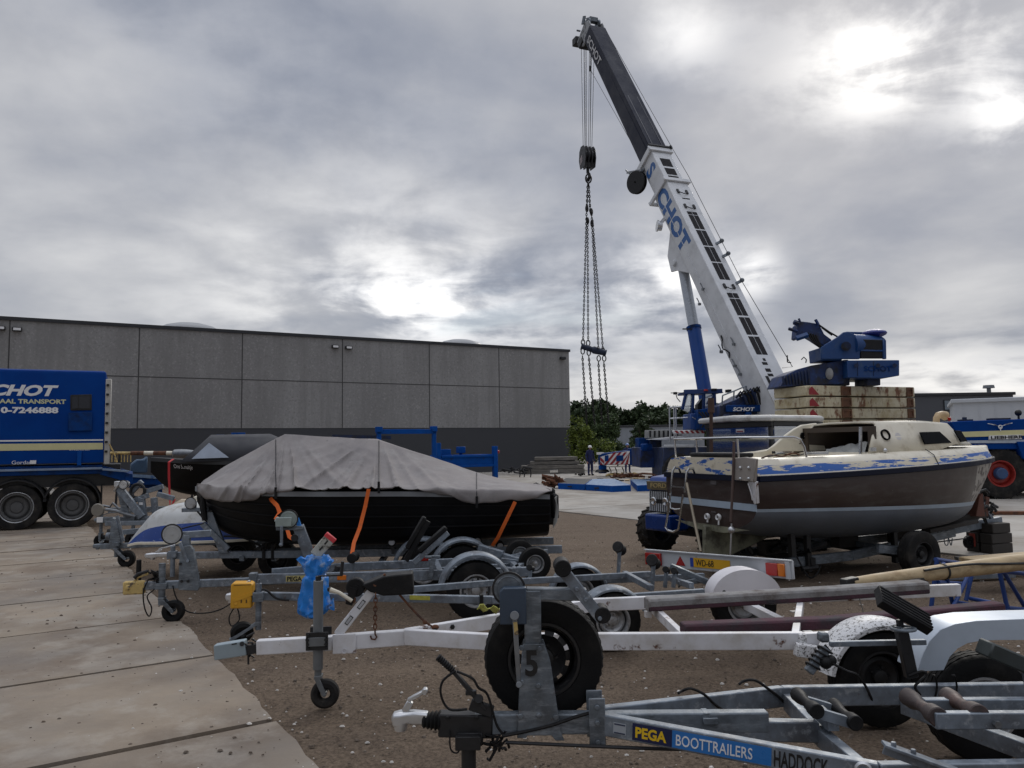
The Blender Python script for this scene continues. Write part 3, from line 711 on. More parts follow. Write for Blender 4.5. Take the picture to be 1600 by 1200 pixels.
def coupling(root, x, z, L=.2, m=None, y=0):
    """ball coupling head with socket and raised grip"""
    mb = MB(); m = m or galv
    rings = []
    for t, w, h, dz in ((0, .012, .02, .0), (.06, .055, .06, -.004), (.25, .07, .074, -.004), (.42, .055, .055, .004), (.6, .05, .062, .004), (1.0, .048, .056, 0)):
        rings.append([Vector((x+t*L, y+sx_*w/2, z+dz+sz*h/2)) for sx_, sz in ((-1, -.7), (-.7, -1), (.7, -1), (1, -.7), (1, .6), (.6, 1), (-.6, 1), (-1, .6))])
    mb.loft(rings)
    mb.beam((x+.36*L, y, z+.03), (x+.52*L, y, z+.075), .03, .03); mb.beam((x+.45*L, y, z+.08), (x+.95*L, y, z+.125), .03, .016); mb.cyl((x+.92*L, y-.018, z+.122), (x+.92*L, y+.018, z+.122), .014, None, 10)
    mb.lathe([(-.034, .028), (.0, .036), (.034, .028)], (x+.25*L, y, z-.02), (0, 0, 1), 16)
    return mb.build('coupling', m, root, bevel=.003)
def bellows(mb, a, b, r0, r1, n=7):
    a = Vector(a); b = Vector(b); pr = []; L = (b-a).length
    for i in range(n*2+1): pr.append((L*i/(n*2), (r0+(r1-r0)*i/(n*2))*(1.0 if i % 2 else .78)))
    mb.lathe(pr, a, (b-a), 20)
def bolts(mb, pts, axis, r=.012, L=.012):
    a = Vector(axis).normalized()
    for p in pts: p = Vector(p); mb.cyl(p, p+a*L, r, None, 6)

# ================================================================ NEAR TRAILER (number 5)
T = thing('boat_trailer', 'galvanised boat trailer with number 5 on its winch post and a blue PEGA BOOTTRAILERS decal', 'boat trailer', (-.56, 3.7, 0), 0, 'boat trailers parked in the yard')
Q = lambda px, py, yl=0: q(T, px, py, yl)
ZB = .455
d0, d1 = Q(688, 1130), Q(948, 1130)
bar(T, 'drawbar', (d0.x, 0, d0.z), (d1.x+.75, 0, d1.z), .062, .094, galvn, bevel=.008)
coupling(T, Q(612, 1122).x, Q(612, 1122).z, .17, alum)
mb = MB(); a, b = Q(660, 1125), Q(690, 1126); bellows(mb, (a.x, 0, a.z), (b.x, 0, b.z), .036, .050, 5); mb.build('bellows', rubber, T)
# overrun housing, handbrake lever and cables
mb = MB(); a, b = Q(686, 1130), Q(770, 1132); mb.beam((a.x, 0, a.z), (b.x, 0, b.z), .078, .104); c = Q(735, 1150); mb.box((c.x, 0, c.z), (.12, .10, .06))
bolts(mb, [Q(700, 1120, -.039), Q(745, 1120, -.039)], (0, -1, 0)); mb.build('overrun_housing', dsteel, T, bevel=.006)
mb = MB(); a, b, c = Q(760, 1108, -.03), Q(708, 1048, -.03), Q(684, 1026, -.03); mb.beam(a, b, .018, .034, (0, 1, 0)); mb.tube([b, b+(c-b)*.5, c], [.012, .016, .015], 8); mb.beam(Q(735, 1100, -.03), Q(770, 1112, -.03), .03, .05); mb.box(Q(736, 1082, -.03), (.05, .03, .02)); mb.cyl(Q(748, 1092, -.05), Q(748, 1092, .03), .022, None, 10)
hb = mb.build('handbrake_lever', dsteel, T, bevel=.003)
mb = MB(); bellows(mb, b, c, .017, .019, 8); mb.build('grip', rubber, hb)
wire(T, 'brake_cable', [Q(712, 1048, -.05), Q(692, 1064, -.06), Q(689, 1086, -.06), Q(702, 1108, -.05), Q(730, 1108, -.05)], .006)
wire(T, 'brake_cable', [Q(714, 1049, -.05), Q(738, 1060, -.06), Q(748, 1075, -.06), Q(762, 1086, -.05), Q(775, 1130, -.05), Q(785, 1146, -.05)], .006)
wire(T, 'wiring_cable', [Q(785, 1150, -.06), Q(820, 1143, -.05), Q(862, 1133, -.05), Q(900, 1120, -.05), Q(925, 1113, -.05)], .008)
mb = MB()
for i in range(14):
    p = Q(770+rnd.uniform(-6, 16), 1160+rnd.uniform(-14, 12), -.04+rnd.uniform(-.03, .03)); mb.tube([p, p+V(rnd.uniform(-.03, .03), 0, rnd.uniform(-.05, .03)), p+V(rnd.uniform(-.05, .05), .02, rnd.uniform(-.05, .02))], .007, 5)
mb.build('cable_bundle', rubber, T)
wire(T, 'breakaway_cable', [Q(703, 1142, -.05), Q(704, 1170, -.05), Q(715, 1176, -.05), Q(722, 1160, -.05)], .004)
wire(T, 'brake_rod', [Q(790, 1160, -.05), Q(860, 1163, -.07), Q(1000, 1169, -.1), Q(1100, 1172, -.14), Q(1300, 1180, -.2)], .008, dsteel)
# jockey pole going down out of frame
a = Q(732, 1148, -.03); jk = jockey(T, a.x, -.03, a.z-.01, a.z-.02, .11, .11, m=dsteel, poleR=.034, handle=False, fwd=-.12)
# winch post
MP = Q(845, 1100, -.05)
pl = [Q(x, y, -.045) for x, y in ((808, 1153), (822, 1153), (824, 1149), (862, 1149), (868, 1157), (882, 1157), (876, 1142), (861, 1040), (850, 1006), (818, 1006), (813, 1060))]
mb = MB(); mb.prism(pl, (0, 1, 0), .008)
bolts(mb, [Q(x, y, -.049) for x, y in ((841, 1071), (842, 1118), (813, 1119), (868, 1120), (843, 1013), (815, 1012), (815, 1066))], (0, -1, 0), .013, .012)
pl2 = [V(p.x, .045, p.z) for p in pl]; mb.prism(pl2, (0, 1, 0), .008)
pt = mb.build('winch_post', galvn, T, bevel=.002)
a, b = Q(833, 1030, 0), Q(832, 921, 0); bar(pt, 'upright', (a.x, 0, a.z), (b.x, 0, b.z), .07, .078, galvn, (1, 0, 0), .006)
a, b = Q(822, 928, -.02), Q(897, 930, -.02); bar(pt, 'bow_arm', (a.x, 0, a.z), (b.x+.06, 0, b.z), .06, .055, galvn, bevel=.006)
text('5', .158, Q(820, 1055, -.0505), (1, 0, 0), (0, 0, 1), black, pt, 'number', .03, 0, .82)
# hand winch in its blue grey box
c = Q(795, 918, .0)
wi = winch(T, (c.x, .0, c.z), .077, .07, crank=False)
mb = MB(); a, b = Q(781, 976, -.09), Q(822, 918, -.09); mb.prism([V(a.x, -.07, a.z), V(b.x, -.07, a.z), V(b.x, -.07, b.z), V(a.x+.018, -.07, b.z), V(a.x, -.07, b.z-.018)], (0, 1, 0), .055); mb.build('winch_housing', mat('slate winch housing', (.035, .055, .085), .4, .1, .1, 6, .03), wi, bevel=.005, seg=2)
mb = MB(); a, b = Q(804, 962, -.105), Q(811, 1070, -.105); mb.beam(a, b, .012, .022, (1, 0, 0)); mb.cyl(Q(804, 962, -.12), Q(804, 962, -.07), .021, None, 14); mb.cyl(Q(811, 1070, -.07), Q(811, 1070, -.17), .014, None, 10); cr_ = mb.build('crank', steel, wi, bevel=.002)
mb = MB(); mb.beam(Q(805, 972, -.113), Q(807, 992, -.113), .004, .018, (1, 0, 0)); mb.build('label', oldyel, cr_)
# bow roller arm
mb = MB(); a, b = Q(878, 890, -.045), Q(940, 968, -.045); 
for yy in (-.045, .035): mb.beam(V(a.x, yy, a.z), V(b.x, yy, b.z), .008, .052, (1, 0, 1))
bolts(mb, [Q(901, 920, -.05), Q(915, 937, -.05), Q(937, 966, -.05)], (0, -1, 0), .011); ra = mb.build('bow_roller_arm', galv, T, bevel=.002)
mb = MB(); c = Q(878, 885, 0); roller(mb, (c.x, -.005, c.z), (0, 1, 0), .04, .13, False); mb.build('roller', rubber, ra)
mb = MB(); c = Q(940, 958, 0); roller(mb, (c.x, 0, c.z), (0, 1, 0), .038, .11, False); mb.build('roller', rubber, ra)
# spare wheel bolted behind the post
c = Q(850, 1030, .10); wheel(T, (c.x, .16, c.z), .290, .165, (0, 1, 0), rimb, tyrem, .60, .012, holes=10, n=96, name='spare_wheel')
# V frame
nb0, nb1, nb2 = Q(940, 1130, -.035), Q(1372, 1197, -.47), Q(1760, 1200, -.47)
zz_ = ZB-.01
A0 = V(nb0.x, -.035, nb0.z); A1 = V(nb1.x, -.47, zz_); A2 = V(nb1.x+1.9, -.47, zz_)
mb = MB(); mb.beam(A0, A1, .05, .095); mb.beam(A1, A2, .05, .095); mb.build('side_beam', galv, T, bevel=.006, seg=2)
B0 = V(Q(940, 1108, .04).x, .04, nb0.z); B1 = V(Q(1221, 1072, .45).x, .45, ZB+.01); B2 = V(B1.x+2.3, .45, ZB+.01)
mb = MB(); mb.beam(B0, B1, .05, .100); mb.beam(B1, B2, .05, .100); mb.build('side_beam', galv, T, bevel=.006, seg=2)
mb = MB(); c = Q(933, 1128, -.055); 
for yy in (-.06, .06): mb.box((c.x, yy, c.z), (.075, .012, .215))
bolts(mb, [V(c.x, -.066, c.z+s) for s in (-.085, 0, .07)], (0, -1, 0), .013); mb.build('frame_clamp', galvn, T, bevel=.003)
a, b = Q(1052, 1138), Q(1277, 1142); 
bar(T, 'keel_beam', (a.x-.2, 0, a.z+.01), (b.x, 0, b.z), .06, .092, galv, bevel=.006)
bar(T, 'cross_member', V(B1.x+.02, .42, ZB-.01), V(Q(1282, 1140).x, .0, ZB-.03), .05, .085, galv)
bar(T, 'cross_member', V(Q(1282, 1140).x, .0, ZB-.03), V(Q(1352, 1180, -.45).x, -.45, ZB-.02), .05, .085, galv)
mb = MB(); c = Q(1107, 1124); mb.box((c.x, 0, c.z+.005), (.07, .09, .03)); mb.box((c.x-.015, 0, c.z+.025), (.03, .07, .03)); mb.build('keel_bracket', galvn, T, bevel=.003)
mb = MB(); c = Q(1289, 1128, -.03); mb.box((c.x, -.03, c.z), (.016, .05, .12)); mb.box((c.x-.04, -.03, c.z+.06), (.09, .06, .012)); mb.tube([V(c.x, -.05, c.z+.05), V(c.x+.01, -.06, c.z-.06)], .008); mb.build('stem_bracket', galvn, T, bevel=.002)
# wobble roller cradles
def cradle(px0, py0, px1, py1, y0, y1, r, rm, L):
    a, b = Q(px0, py0, y0), Q(px1, py1, y0); c, d = V(a.x, y1, a.z), V(b.x, y1, b.z); z_ = min(a.z, b.z)
    mb = MB(); mb.beam(a, b, .03, .045); mb.beam(c, d, .03, .045); m_ = (a+b+c+d)/4; mb.beam((m_.x, y0, m_.z-.04), (m_.x, y1, m_.z-.04), .05, .04); mb.cyl((m_.x, (y0+y1)/2, m_.z-.05), (m_.x, (y0+y1)/2, .50), .02, None, 10)
    o = mb.build('roller_cradle', galv, T, bevel=.004)
    for p0, p1 in ((a, c), (b, d)):
        mb = MB(); roller(mb, (p0+p1)/2+V(0, 0, .012), p1-p0, r, L); mb.build('roller', rm, o)
cradle(1272, 1112, 1332, 1130, -.12, .05, .034, rubber, .25)
dogb = mat('perished red brown roller rubber', (.045, .032, .030), .6, 0, .3, 9, .15, 40, [((.10, .06, .05), .4, 7, .1)])
a = Q(1462, 1122, -.22); 
for (pxa, pya, yl), nm in (((1459, 1125, -.30), 0), ((1442, 1103, -.05), 1)):
    s = Q(pxa, pya, yl); o = bar(T, 'bunk_rail', s, V(s.x+1.2, yl, s.z-.012), .045, .068, galv, bevel=.005)
    mb = MB(); bolts(mb, [V(s.x+.25, yl-.023, s.z-.01)], (0, -1, 0), .016, .02); mb.build('bolt', steel, o)
for pa, pb in (((1422, 1091, .0), (1462, 1118, -.28)), ((1484, 1090, .0), (1526, 1114, -.28))):
    mb = MB(); p0, p1 = Q(*pa), Q(*pb); roller(mb, (p0+p1)/2, p1-p0, .042, (p1-p0).length+.06); mb.build('roller', dogb, T)
c = Q(1500, 1130, -.17); bar(T, 'cross_member', (c.x+.05, .43, ZB-.04), (c.x+.42, -.45, ZB-.05), .06, .08, galv)
# near side step plate and eye bolt
mb = MB(); a, b = Q(1380, 1162, -.51), Q(1500, 1206, -.56); mb.beam(a, b, .06, .012); mb.beam(a-V(0, 0, .02), b-V(0, 0, .02), .01, .04); bolts(mb, [a+(b-a)*.14, a+(b-a)*.40], (0, 0, 1), .011, .022); mb.build('step_plate', galv, T, bevel=.002)
mb = MB(); c = Q(1349, 1203, -.52); mb.lathe([(-.008, .026), (0, .034), (.008, .026), (0, .018)], c, (0.3, 1, 0), 18, closedprof=True); mb.build('eye_bolt', alum, T)
# decals on the near V beam
nv = (A1-A0).normalized(); nn_ = V(-nv.y, nv.x, 0).normalized()*-1; 
if nn_.y > 0: nn_ = -nn_
upv_ = nv.cross(nn_); upv_ = upv_ if upv_.z > 0 else -upv_
fo = A0+nn_*.0255
def on_beam(px): 
    M = frame_of(T); p = loc_of(T, hit(px, 1150, M @ fo, nn_)); return (p-fo).dot(nv)
def decalp(px0, px1, m, name, h=.074):
    s0, s1 = on_beam(px0), on_beam(px1); mb = MB(); a = fo+nv*s0+nn_*.001; b = fo+nv*s1+nn_*.001
    mb.beam(a, b, .0016, h, upv_); return mb.build(name, m, T), s0, s1
o, s0, s1 = decalp(988, 1050, mat('dark blue decal', (.006, .012, .06), .35, 0, .05), 'decal'); text('PEGA', .062, fo+nv*(s0+.012)+nn_*.0020-upv_*.022, nv, upv_, mat('yellow lettering', (.75, .48, .01), .45, 0, .05), o, bold=.035, xs=(s1-s0-.025)/.165)
o, s0, s1 = decalp(1050.3, 1206, mat('light blue decal', (.02, .16, .46), .35, 0, .05), 'decal'); text('BOOTTRAILERS', .066, fo+nv*(s0+.014)+nn_*.0020-upv_*.024, nv, upv_, white, o, bold=.006, xs=(s1-s0-.03)/.545)
s0, s1 = on_beam(1209), on_beam(1297); text('HADDOCK', .092, fo+nv*s0+nn_*.0005-upv_*.034, nv, upv_, black, T, bold=.02, xs=(s1-s0)/.482)
o, s0, s1 = decalp(958, 978, mat('type plate sticker', (.34, .37, .40), .4, 0, .1), 'type_plate', .05)
mb = MB()
for dz in (-.02, .018): mb.beam(fo+nv*(s0+.004)+upv_*dz+nn_*.0022, fo+nv*(s1-.004)+upv_*dz+nn_*.0022, .001, .006, upv_)
mb.build('print', mat('dark print', (.03, .04, .08), .5), o)
# far side wheels under a long silver tandem mudguard
fy = .76; lit = mat('silver painted mudguard', (.47, .53, .60), .4, .15, .06, 2, .03, 20, [((.38, .43, .48), .4, 3, .15)])
out = [(1433, 1049), (1442, 1022), (1452, 1002), (1469, 984), (1492, 975), (1525, 970), (1600, 967), (1700, 965)]
inn = [(1700, 999), (1560, 1000), (1532, 1001), (1511, 1005), (1496, 1013), (1483, 1027), (1474, 1047)]
mb = MB(); po = [Q(x, y, fy-.11) for x, y in out]; pi_ = [Q(x, y, fy-.11) for x, y in inn]
mb.prism(po+pi_, (0, 1, 0), .006)
rings = [[V(p.x, fy-.112, p.z), V(p.x, fy+.11, p.z), V(p.x, fy+.11, p.z-.006), V(p.x, fy-.112, p.z-.006)] for p in po]; mb.loft(rings)
mb.build('mudguard', lit, T, bevel=.004, seg=2, ang=40)
c = Q(1528, 1090, fy); wheel(T, (c.x, fy, .295), .295, .165, (0, 1, 0), rimm, tyrem, .6); wheel(T, (c.x+.66, fy, .295), .295, .165, (0, 1, 0), rimm, tyrem, .6)
mb = MB()
for k in (0, .66): mb.beam((c.x+k, fy-.06, .295), (c.x+k-.12, fy-.2, .40), .05, .07); mb.cyl((c.x+k, -.55, .36), (c.x+k, fy-.15, .36), .035, None, 12)
mb.build('axle', galvn, T)
# support post with handwheel, tilted ribbed pad
a, b = Q(1424, 1058, .45), Q(1408, 985, .45); mb = MB(); mb.beam(a, b, .045, .06, (1, 0, 0)); mb.beam(b, Q(1405, 968, .45), .03, .03, (1, 0, 0)); sp = mb.build('support_post', dsteel, T, bevel=.004)
c = Q(1411, 982, .41); mb = MB(); mb.tube([V(c.x+math.cos(t*2*PI/24)*.058, .41+math.sin(t*2*PI/24)*.058, c.z) for t in range(24)], .008, 8, closed=True)
for k in range(3): mb.beam(c, V(c.x+math.cos(k*2.1)*.055, .41+math.sin(k*2.1)*.055, c.z), .014, .008)
mb.build('hand_wheel', galvn, sp)
c = Q(1411, 953, .46); ax_ = (Q(1446, 973, .46)-Q(1378, 934, .46)).normalized(); nm_ = V(0, -.5, .86); nm_ = (nm_-ax_*nm_.dot(ax_)).normalized(); sd_ = ax_.cross(nm_)
mb = MB(); Rm = Matrix((ax_, sd_, nm_)).transposed(); mb.box(c, (.30, .13, .05), Rm)
for k in range(-2, 3): mb.box(c+nm_*.027+sd_*k*.024, (.30, .012, .008), Rm)
mb.build('support_pad', rubber, sp, bevel=.003)
a, b = Q(1296, 1006, .55), Q(1446, 1003, .55); bar(T, 'light_rail', a, b, .03, .028, galv)
a, b = Q(1263, 1050, .45), Q(1291, 1013, .47); bar(T, 'lamp_arm', a, b, .045, .045, galvn, (1, 0, 0)); c = Q(1286, 995, .47); mb = MB(); mb.box(c, (.05, .06, .05)); mb.build('arm_socket', galvn, T, bevel=.01)
for k in range(5):
    t = .15+.17*k; p = a+(b-a)*t; d = (b-a).normalized(); s_ = V(0, 1, 0); u_ = d.cross(s_)
    wire(T, 'wound_cable', [p+(s_*math.cos(g)+u_*math.sin(g))*(.036)+d*g*.006 for g in [i*.7 for i in range(10)]], .006)
mb = MB(); c = Q(1290, 1035, .44); mb.sphere(c, .034); mb.sphere(c+V(.03, .0, .01), .028); mb.build('cable_knot', rubber, T)
wire(T, 'lamp_cable', [Q(1300, 1036, .42), Q(1322, 1048, .40), Q(1338, 1054, .38), Q(1350, 1068, .41), Q(1358, 1083, .41), Q(1364, 1098, .44)], .007)
wire(T, 'lamp_cable', [Q(1060, 1083, .21), Q(1067, 1079, .235), Q(1080, 1076, .20), Q(1100, 1085, .235), Q(1116, 1100, .255), Q(1130, 1110, .28)], .007)
wire(T, 'lamp_cable', [Q(1155, 1069, .36), Q(1163, 1064, .37), Q(1180, 1063, .345), Q(1200, 1076, .375), Q(1216, 1088, .40), Q(1226, 1098, .42)], .007)
for px in (1461, 1492): wire(T, 'binding_wire', [Q(px-4, 1055, .42), Q(px, 1057, .40), Q(px+3, 1072, .415), Q(px+1, 1086, .418), Q(px-3, 1090, .44)], .005)
wire(T, 'lamp_cable', [Q(1420, 1056, .42), Q(1440, 1049, .41), Q(1447, 1055, .41), Q(1430, 1072, .40), Q(1438, 1086, .41)], .007)
c = Q(1575, 1033, .1); mb = MB(); Rm = Matrix.Rotation(R_(24), 3, 'Y'); mb.box((c.x+.06, .1, c.z-.01), (.38, .12, .075), Rm); mb.build('support_pad', mat('dark grey green pad', (.035, .043, .042), .5, .1, .2, 6, .05), T, bevel=.008)
mb = MB(); mb.beam((c.x+.1, .1, c.z-.05), (c.x+.14, .1, ZB-.05), .05, .05); mb.build('pad_post', galvn, T)
# ================================================================ WHITE TRAILER
T = thing('boat_trailer', 'white painted rusty boat trailer with a grey coupling box and long carpeted bunks', 'boat trailer', (*gnd(337, 1100).xy, 0), 0, 'boat trailers parked in the yard')
T.location = (-2.09, 5.5, 0); T.rotation_euler = (0, 0, R_(5))
Q = lambda px, py, yl=0: q(T, px, py, yl)
def flat(p, y): return V(p.x, y, p.z)
a, b = Q(338, 1016), Q(387, 1011); mb = MB(); mb.prism([Q(x, y, -.0) for x, y in ((336, 1007), (384, 999), (387, 1022), (337, 1030))], (0, 1, 0), .075); cb = mb.build('coupling_box', mat('pale blue grey lock box', (.27, .33, .36), .45, .1, .1, 5, .03), T, bevel=.006, seg=2)
mb = MB(); mb.cyl(Q(378, 1006, -.03), Q(378, 1006, -.045), .016, None, 12); mb.beam(Q(362, 1007, -.039), Q(370, 1005.5, -.039), .002, .008); mb.build('lock', black, cb)
mb = MB(); mb.beam(Q(384, 1016), Q(404, 1012), .05, .06); 
for k in range(9): p = Q(388+rnd.uniform(-4, 14), 1008+rnd.uniform(-14, 16), rnd.uniform(-.04, .04)); mb.tube([p, p+V(rnd.uniform(-.04, .05), 0, rnd.uniform(-.03, .05)), p+V(rnd.uniform(-.02, .06), .02, rnd.uniform(-.04, .03))], .007, 5)
mb.cyl(Q(388, 1020), Q(388, 1038), .007); mb.build('coupling_linkage', dsteel, T)
a, b, c = Q(402, 1011, 0), Q(520, 1004, 0), Q(640, 995, 0)
mb = MB(); mb.beam(a, b, .07, .098); mb.beam(b, c, .07, .105); mb.build('drawbar', whitep, T, bevel=.006, seg=2)
NA, NB, NC = Q(634, 995, -.03), Q(764, 1002.5, -.30), Q(1256, 1001, -.62); ND = Q(1450, 985, -.62)
mb = MB(); mb.beam(NA, NB, .055, .108); mb.beam(NB, NC, .055, .112); mb.build('side_beam', whitep, T, bevel=.006, seg=2)
FA, FB, FC, FD = Q(634, 994, .03), Q(779, 970, .42), Q(927, 945, .85), Q(1600, 905, .92)
FC = V(FC.x, .85, FC.z); zf = FC.z; FD = V(Q(1330, 918, .92).x+1.0, .92, zf+.01)
mb = MB(); mb.beam(FA, FC, .055, .105); mb.beam(FC, FD, .055, .105); mb.build('side_beam', whitep, T, bevel=.006, seg=2)
mb = MB(); bolts(mb, [flat(Q(px, 925, .88), .892-.002) for px in (1132, 1244, 1292)], (0, -1, 0), .016, .004); p = Q(707, 978, .2); bolts(mb, [Q(707, 979, .18), Q(680, 984, .10)], (0, -1, 0), .018, .02); mb.build('bolt_hole', black, T)
mb = MB(); mb.box(Q(538, 1006, -.042), (.165, .012, .135)); mb.box(Q(538, 1006, .042), (.165, .012, .135)); mb.lathe([(-.006, .016), (0, .022), (.006, .016), (0, .010)], Q(538, 1017, -.056), (0, 1, 0), 14, closedprof=True); mb.build('mast_foot_plate', whitep, T, bevel=.005)
a, b = Q(528, 991), Q(588, 914); ms = bar(T, 'winch_post', a, b, .062, .062, whitep, (1, 0, 0), .006)
mb = MB(); dd = (b-a).normalized(); dn = dd.cross(V(0, 1, 0))
for t in (.30, .62): mb.prism([a+dd*((b-a).length*t)+dn*s*.013+dd*u*.035+V(0, -.033, 0) for s, u in ((-1, -1), (1, -1), (1, 1), (-1, 1))], (0, 1, 0), .002)
mb.build('sticker', black, ms); mb = MB()
for t in (.30, .62): mb.prism([a+dd*((b-a).length*t)+dn*s*.009+dd*u*.028+V(0, -.0345, 0) for s, u in ((-1, -1), (1, -1), (1, 1), (-1, 1))], (0, 1, 0), .002)
mb.build('sticker_print', mat('grey sticker print', (.45, .46, .47), .5), ms)
mb = MB(); mb.cyl(Q(586, 914, -.05), Q(586, 914, .05), .012); mb.sphere(Q(583, 916, -.03), .016); mb.build('eye_pin', rustm, T)
# chain and hook hanging from the post
mb = MB(); p0, p1 = Q(587, 928, -.05), Q(586, 982, -.05)
for k in range(8):
    c = p0+(p1-p0)*(k+.5)/8; u_ = V(1, 0, 0) if k % 2 else V(0, 1, 0)
    mb.tube([c+u_*math.cos(g)*.012+V(0, 0, math.sin(g)*.021) for g in [i*2*PI/12 for i in range(12)]], .0045, 6, closed=True)
h0 = Q(586, 984, -.05); mb.tube([h0, h0+V(0, 0, -.03), h0+V(.012, 0, -.05), h0+V(0, 0, -.068), h0+V(-.025, 0, -.062), h0+V(-.032, 0, -.04)], .006, 8); mb.build('hook_chain', rustm, T)
wire(T, 'stay_rope', [Q(600, 897, -.02), Q(625, 930, .02), Q(660, 968, .08), Q(682, 983, .12)], .009, rustm)
mb = MB(); mb.sphere(Q(680, 980, .1), .024, 10, 6, (1.2, .8, .8)); mb.sphere(Q(664, 972, .08), .018); mb.build('shackle', rustm, T)
# crank lever, rubber bow pad and roller
mb = MB(); mb.tube([Q(515, 921, -.05), Q(530, 926, -.05), Q(550, 939, -.05)], [.018, .013, .014], 9); lv = mb.build('crank_lever', cream, T); mb = MB(); mb.sphere(Q(548, 937, -.03), .035, 12, 8, (1.1, .7, .9)); mb.build('gear_knob', rustm, lv); mb = MB(); mb.sphere(Q(515, 921, -.05), .018); mb.build('knob', black, lv)
mb = MB(); mb.prism([Q(x, y, .03) for x, y in ((566, 912), (600, 898), (606, 897), (645, 893), (647, 926), (600, 928), (580, 922))], (0, 1, 0), .16); mb.build('rubber_pad', rubber, T, bevel=.01, seg=2)
mb = MB(); c = Q(556, 917, .0); roller(mb, (c.x, 0, c.z), (0, 1, 0), .067, .07, False); mb.cyl((c.x, -.045, c.z), (c.x, -.03, c.z), .02, None, 12); mb.beam((c.x-.01, -.046, c.z), Q(545, 945, -.046), .01, .05); mb.build('bow_roller', rubber, T)
# jockey wheel
c = Q(497, 1000, -.08); zt = Q(497, 907, -.08).z; zw = Q(507, 1065, -.08).z
jk = jockey(T, c.x, -.08, zt, c.z, .098, .098, m=mat('grey jockey tube', (.15, .16, .165), .5, .3, .15, 8, .05), poleR=.034, handle=False, fwd=.05, wm=dtyre)
mb = MB(); mb.cyl((c.x, -.08, zt), (c.x, -.08, zt+.03), .02); mb.beam((c.x, -.08, zt+.03), (c.x+.17, -.10, zt+.035), .012, .01); mb.cyl((c.x+.16, -.1, zt+.03), (c.x+.17, -.1, zt+.13), .012); mb.build('crank', dsteel, jk)
mb = MB(); 
for yy in (-.125, .045): mb.box((c.x, yy, c.z+.002), (.15, .012, .12))
bolts(mb, [V(c.x+dx, -.131, c.z+dz) for dx in (-.06, .06) for dz in (-.045, -.015, .015, .045)], (0, -1, 0), .010, .014); mb.build('jockey_clamp', dsteel, T)
mb = MB(); mb.box(Q(655, 999, -.075), (.055, .02, .035)); mb.build('side_reflector', amber, T, bevel=.004)
mb = MB()
for px, py in ((480, 1000), (481, 1012), (700, 990)): mb.cyl(Q(px, py, -.036), Q(px, py, -.05), .014, None, 8)
mb.build('bolt', steel, T)
# yellow rag on the far beam
rag = MB(); p = flat(Q(758, 960, .36), .36)
rings = []
for i in range(9):
    rings.append([p+V(-.06+.19*i/8, .05*math.sin(i*.9)+s*.03-.03, .045+.02*math.sin(i*1.7+s)-.02*s) for s in (-1, -.3, .4, 1)])
rag.loft(rings, closed=False); rag = rag.build('rag', mat('yellow rag', (.42, .42, .10), .9, 0, .15, 9, .2), None, recalc=False)
rag.location = T.location; rag.rotation_euler = T.rotation_euler
s_ = rag.modifiers.new('thick', 'SOLIDIFY'); s_.thickness = .006
tag(rag, 'yellow rag lying over the white trailer frame beside the spare wheel', 'rag')
# bunks
def bunk(pts_px, yl, th, w, m, m2, nm='bunk'):
    P = [Q(px, py, yl) for px, py in pts_px]; mb = MB(); n = len(P)
    rings = []
    for p in P: rings.append([p+V(0, -w/2, -th/2), p+V(0, w/2, -th/2), p+V(0, w/2, th*.35), p+V(0, w*.4, th/2), p+V(0, -w*.4, th/2), p+V(0, -w/2, th*.30), p+V(0, -w*.51, -th*.12)])
    mb.loft(rings, 0, mis=lambda i, k: 1 if k in (0, 6) else 0); return mb.build(nm, [m, m2], T, bevel=.006)
bunk([(1010, 944), (1013, 943), (1300, 926), (1444, 916)], .60, .095, .16, carpet, carpetr)
bunk([(1066, 982), (1070, 981), (1300, 972), (1562, 948)], -.18, .075, .13, carpetr, carpetr)
c0, c1 = Q(1030, 957, .62), Q(1064, 994, -.1)
bar(T, 'cross_member', V(c0.x, .9, c0.z), V(c1.x, -.25, c1.z), .045, .07, whitep)
c = Q(1250, 990, 0); bar(T, 'cross_member', V(Q(1250, 925, .9).x, .88, zf-.02), V(NC.x-.05, -.6, NC.z), .05, .08, whitep)
mb = MB(); 
for px in (1012, 1240, 1430): p = Q(px, 945, .60); mb.beam((p.x, .60, p.z-.05), (p.x, .60, zf-.06), .05, .05)
for px in (1075, 1290): p = Q(px, 985, -.18); mb.beam((p.x, -.18, p.z-.03), (p.x, -.18, p.z-.14), .04, .04)
mb.build('bunk_bracket', whitep, T)
mb = MB(); mb.box(Q(1260, 1017, -.68), (.15, .06, .085), Matrix.Rotation(R_(10), 3, 'Y')); mb.box(Q(1252, 1000, -.63), (.05, .07, .09)); mb.build('axle_bracket', flaked, T, bevel=.006)
bar(T, 'side_beam', NC, V(NC.x+1.6, -.62, NC.z+.02), .05, .10, whitep)
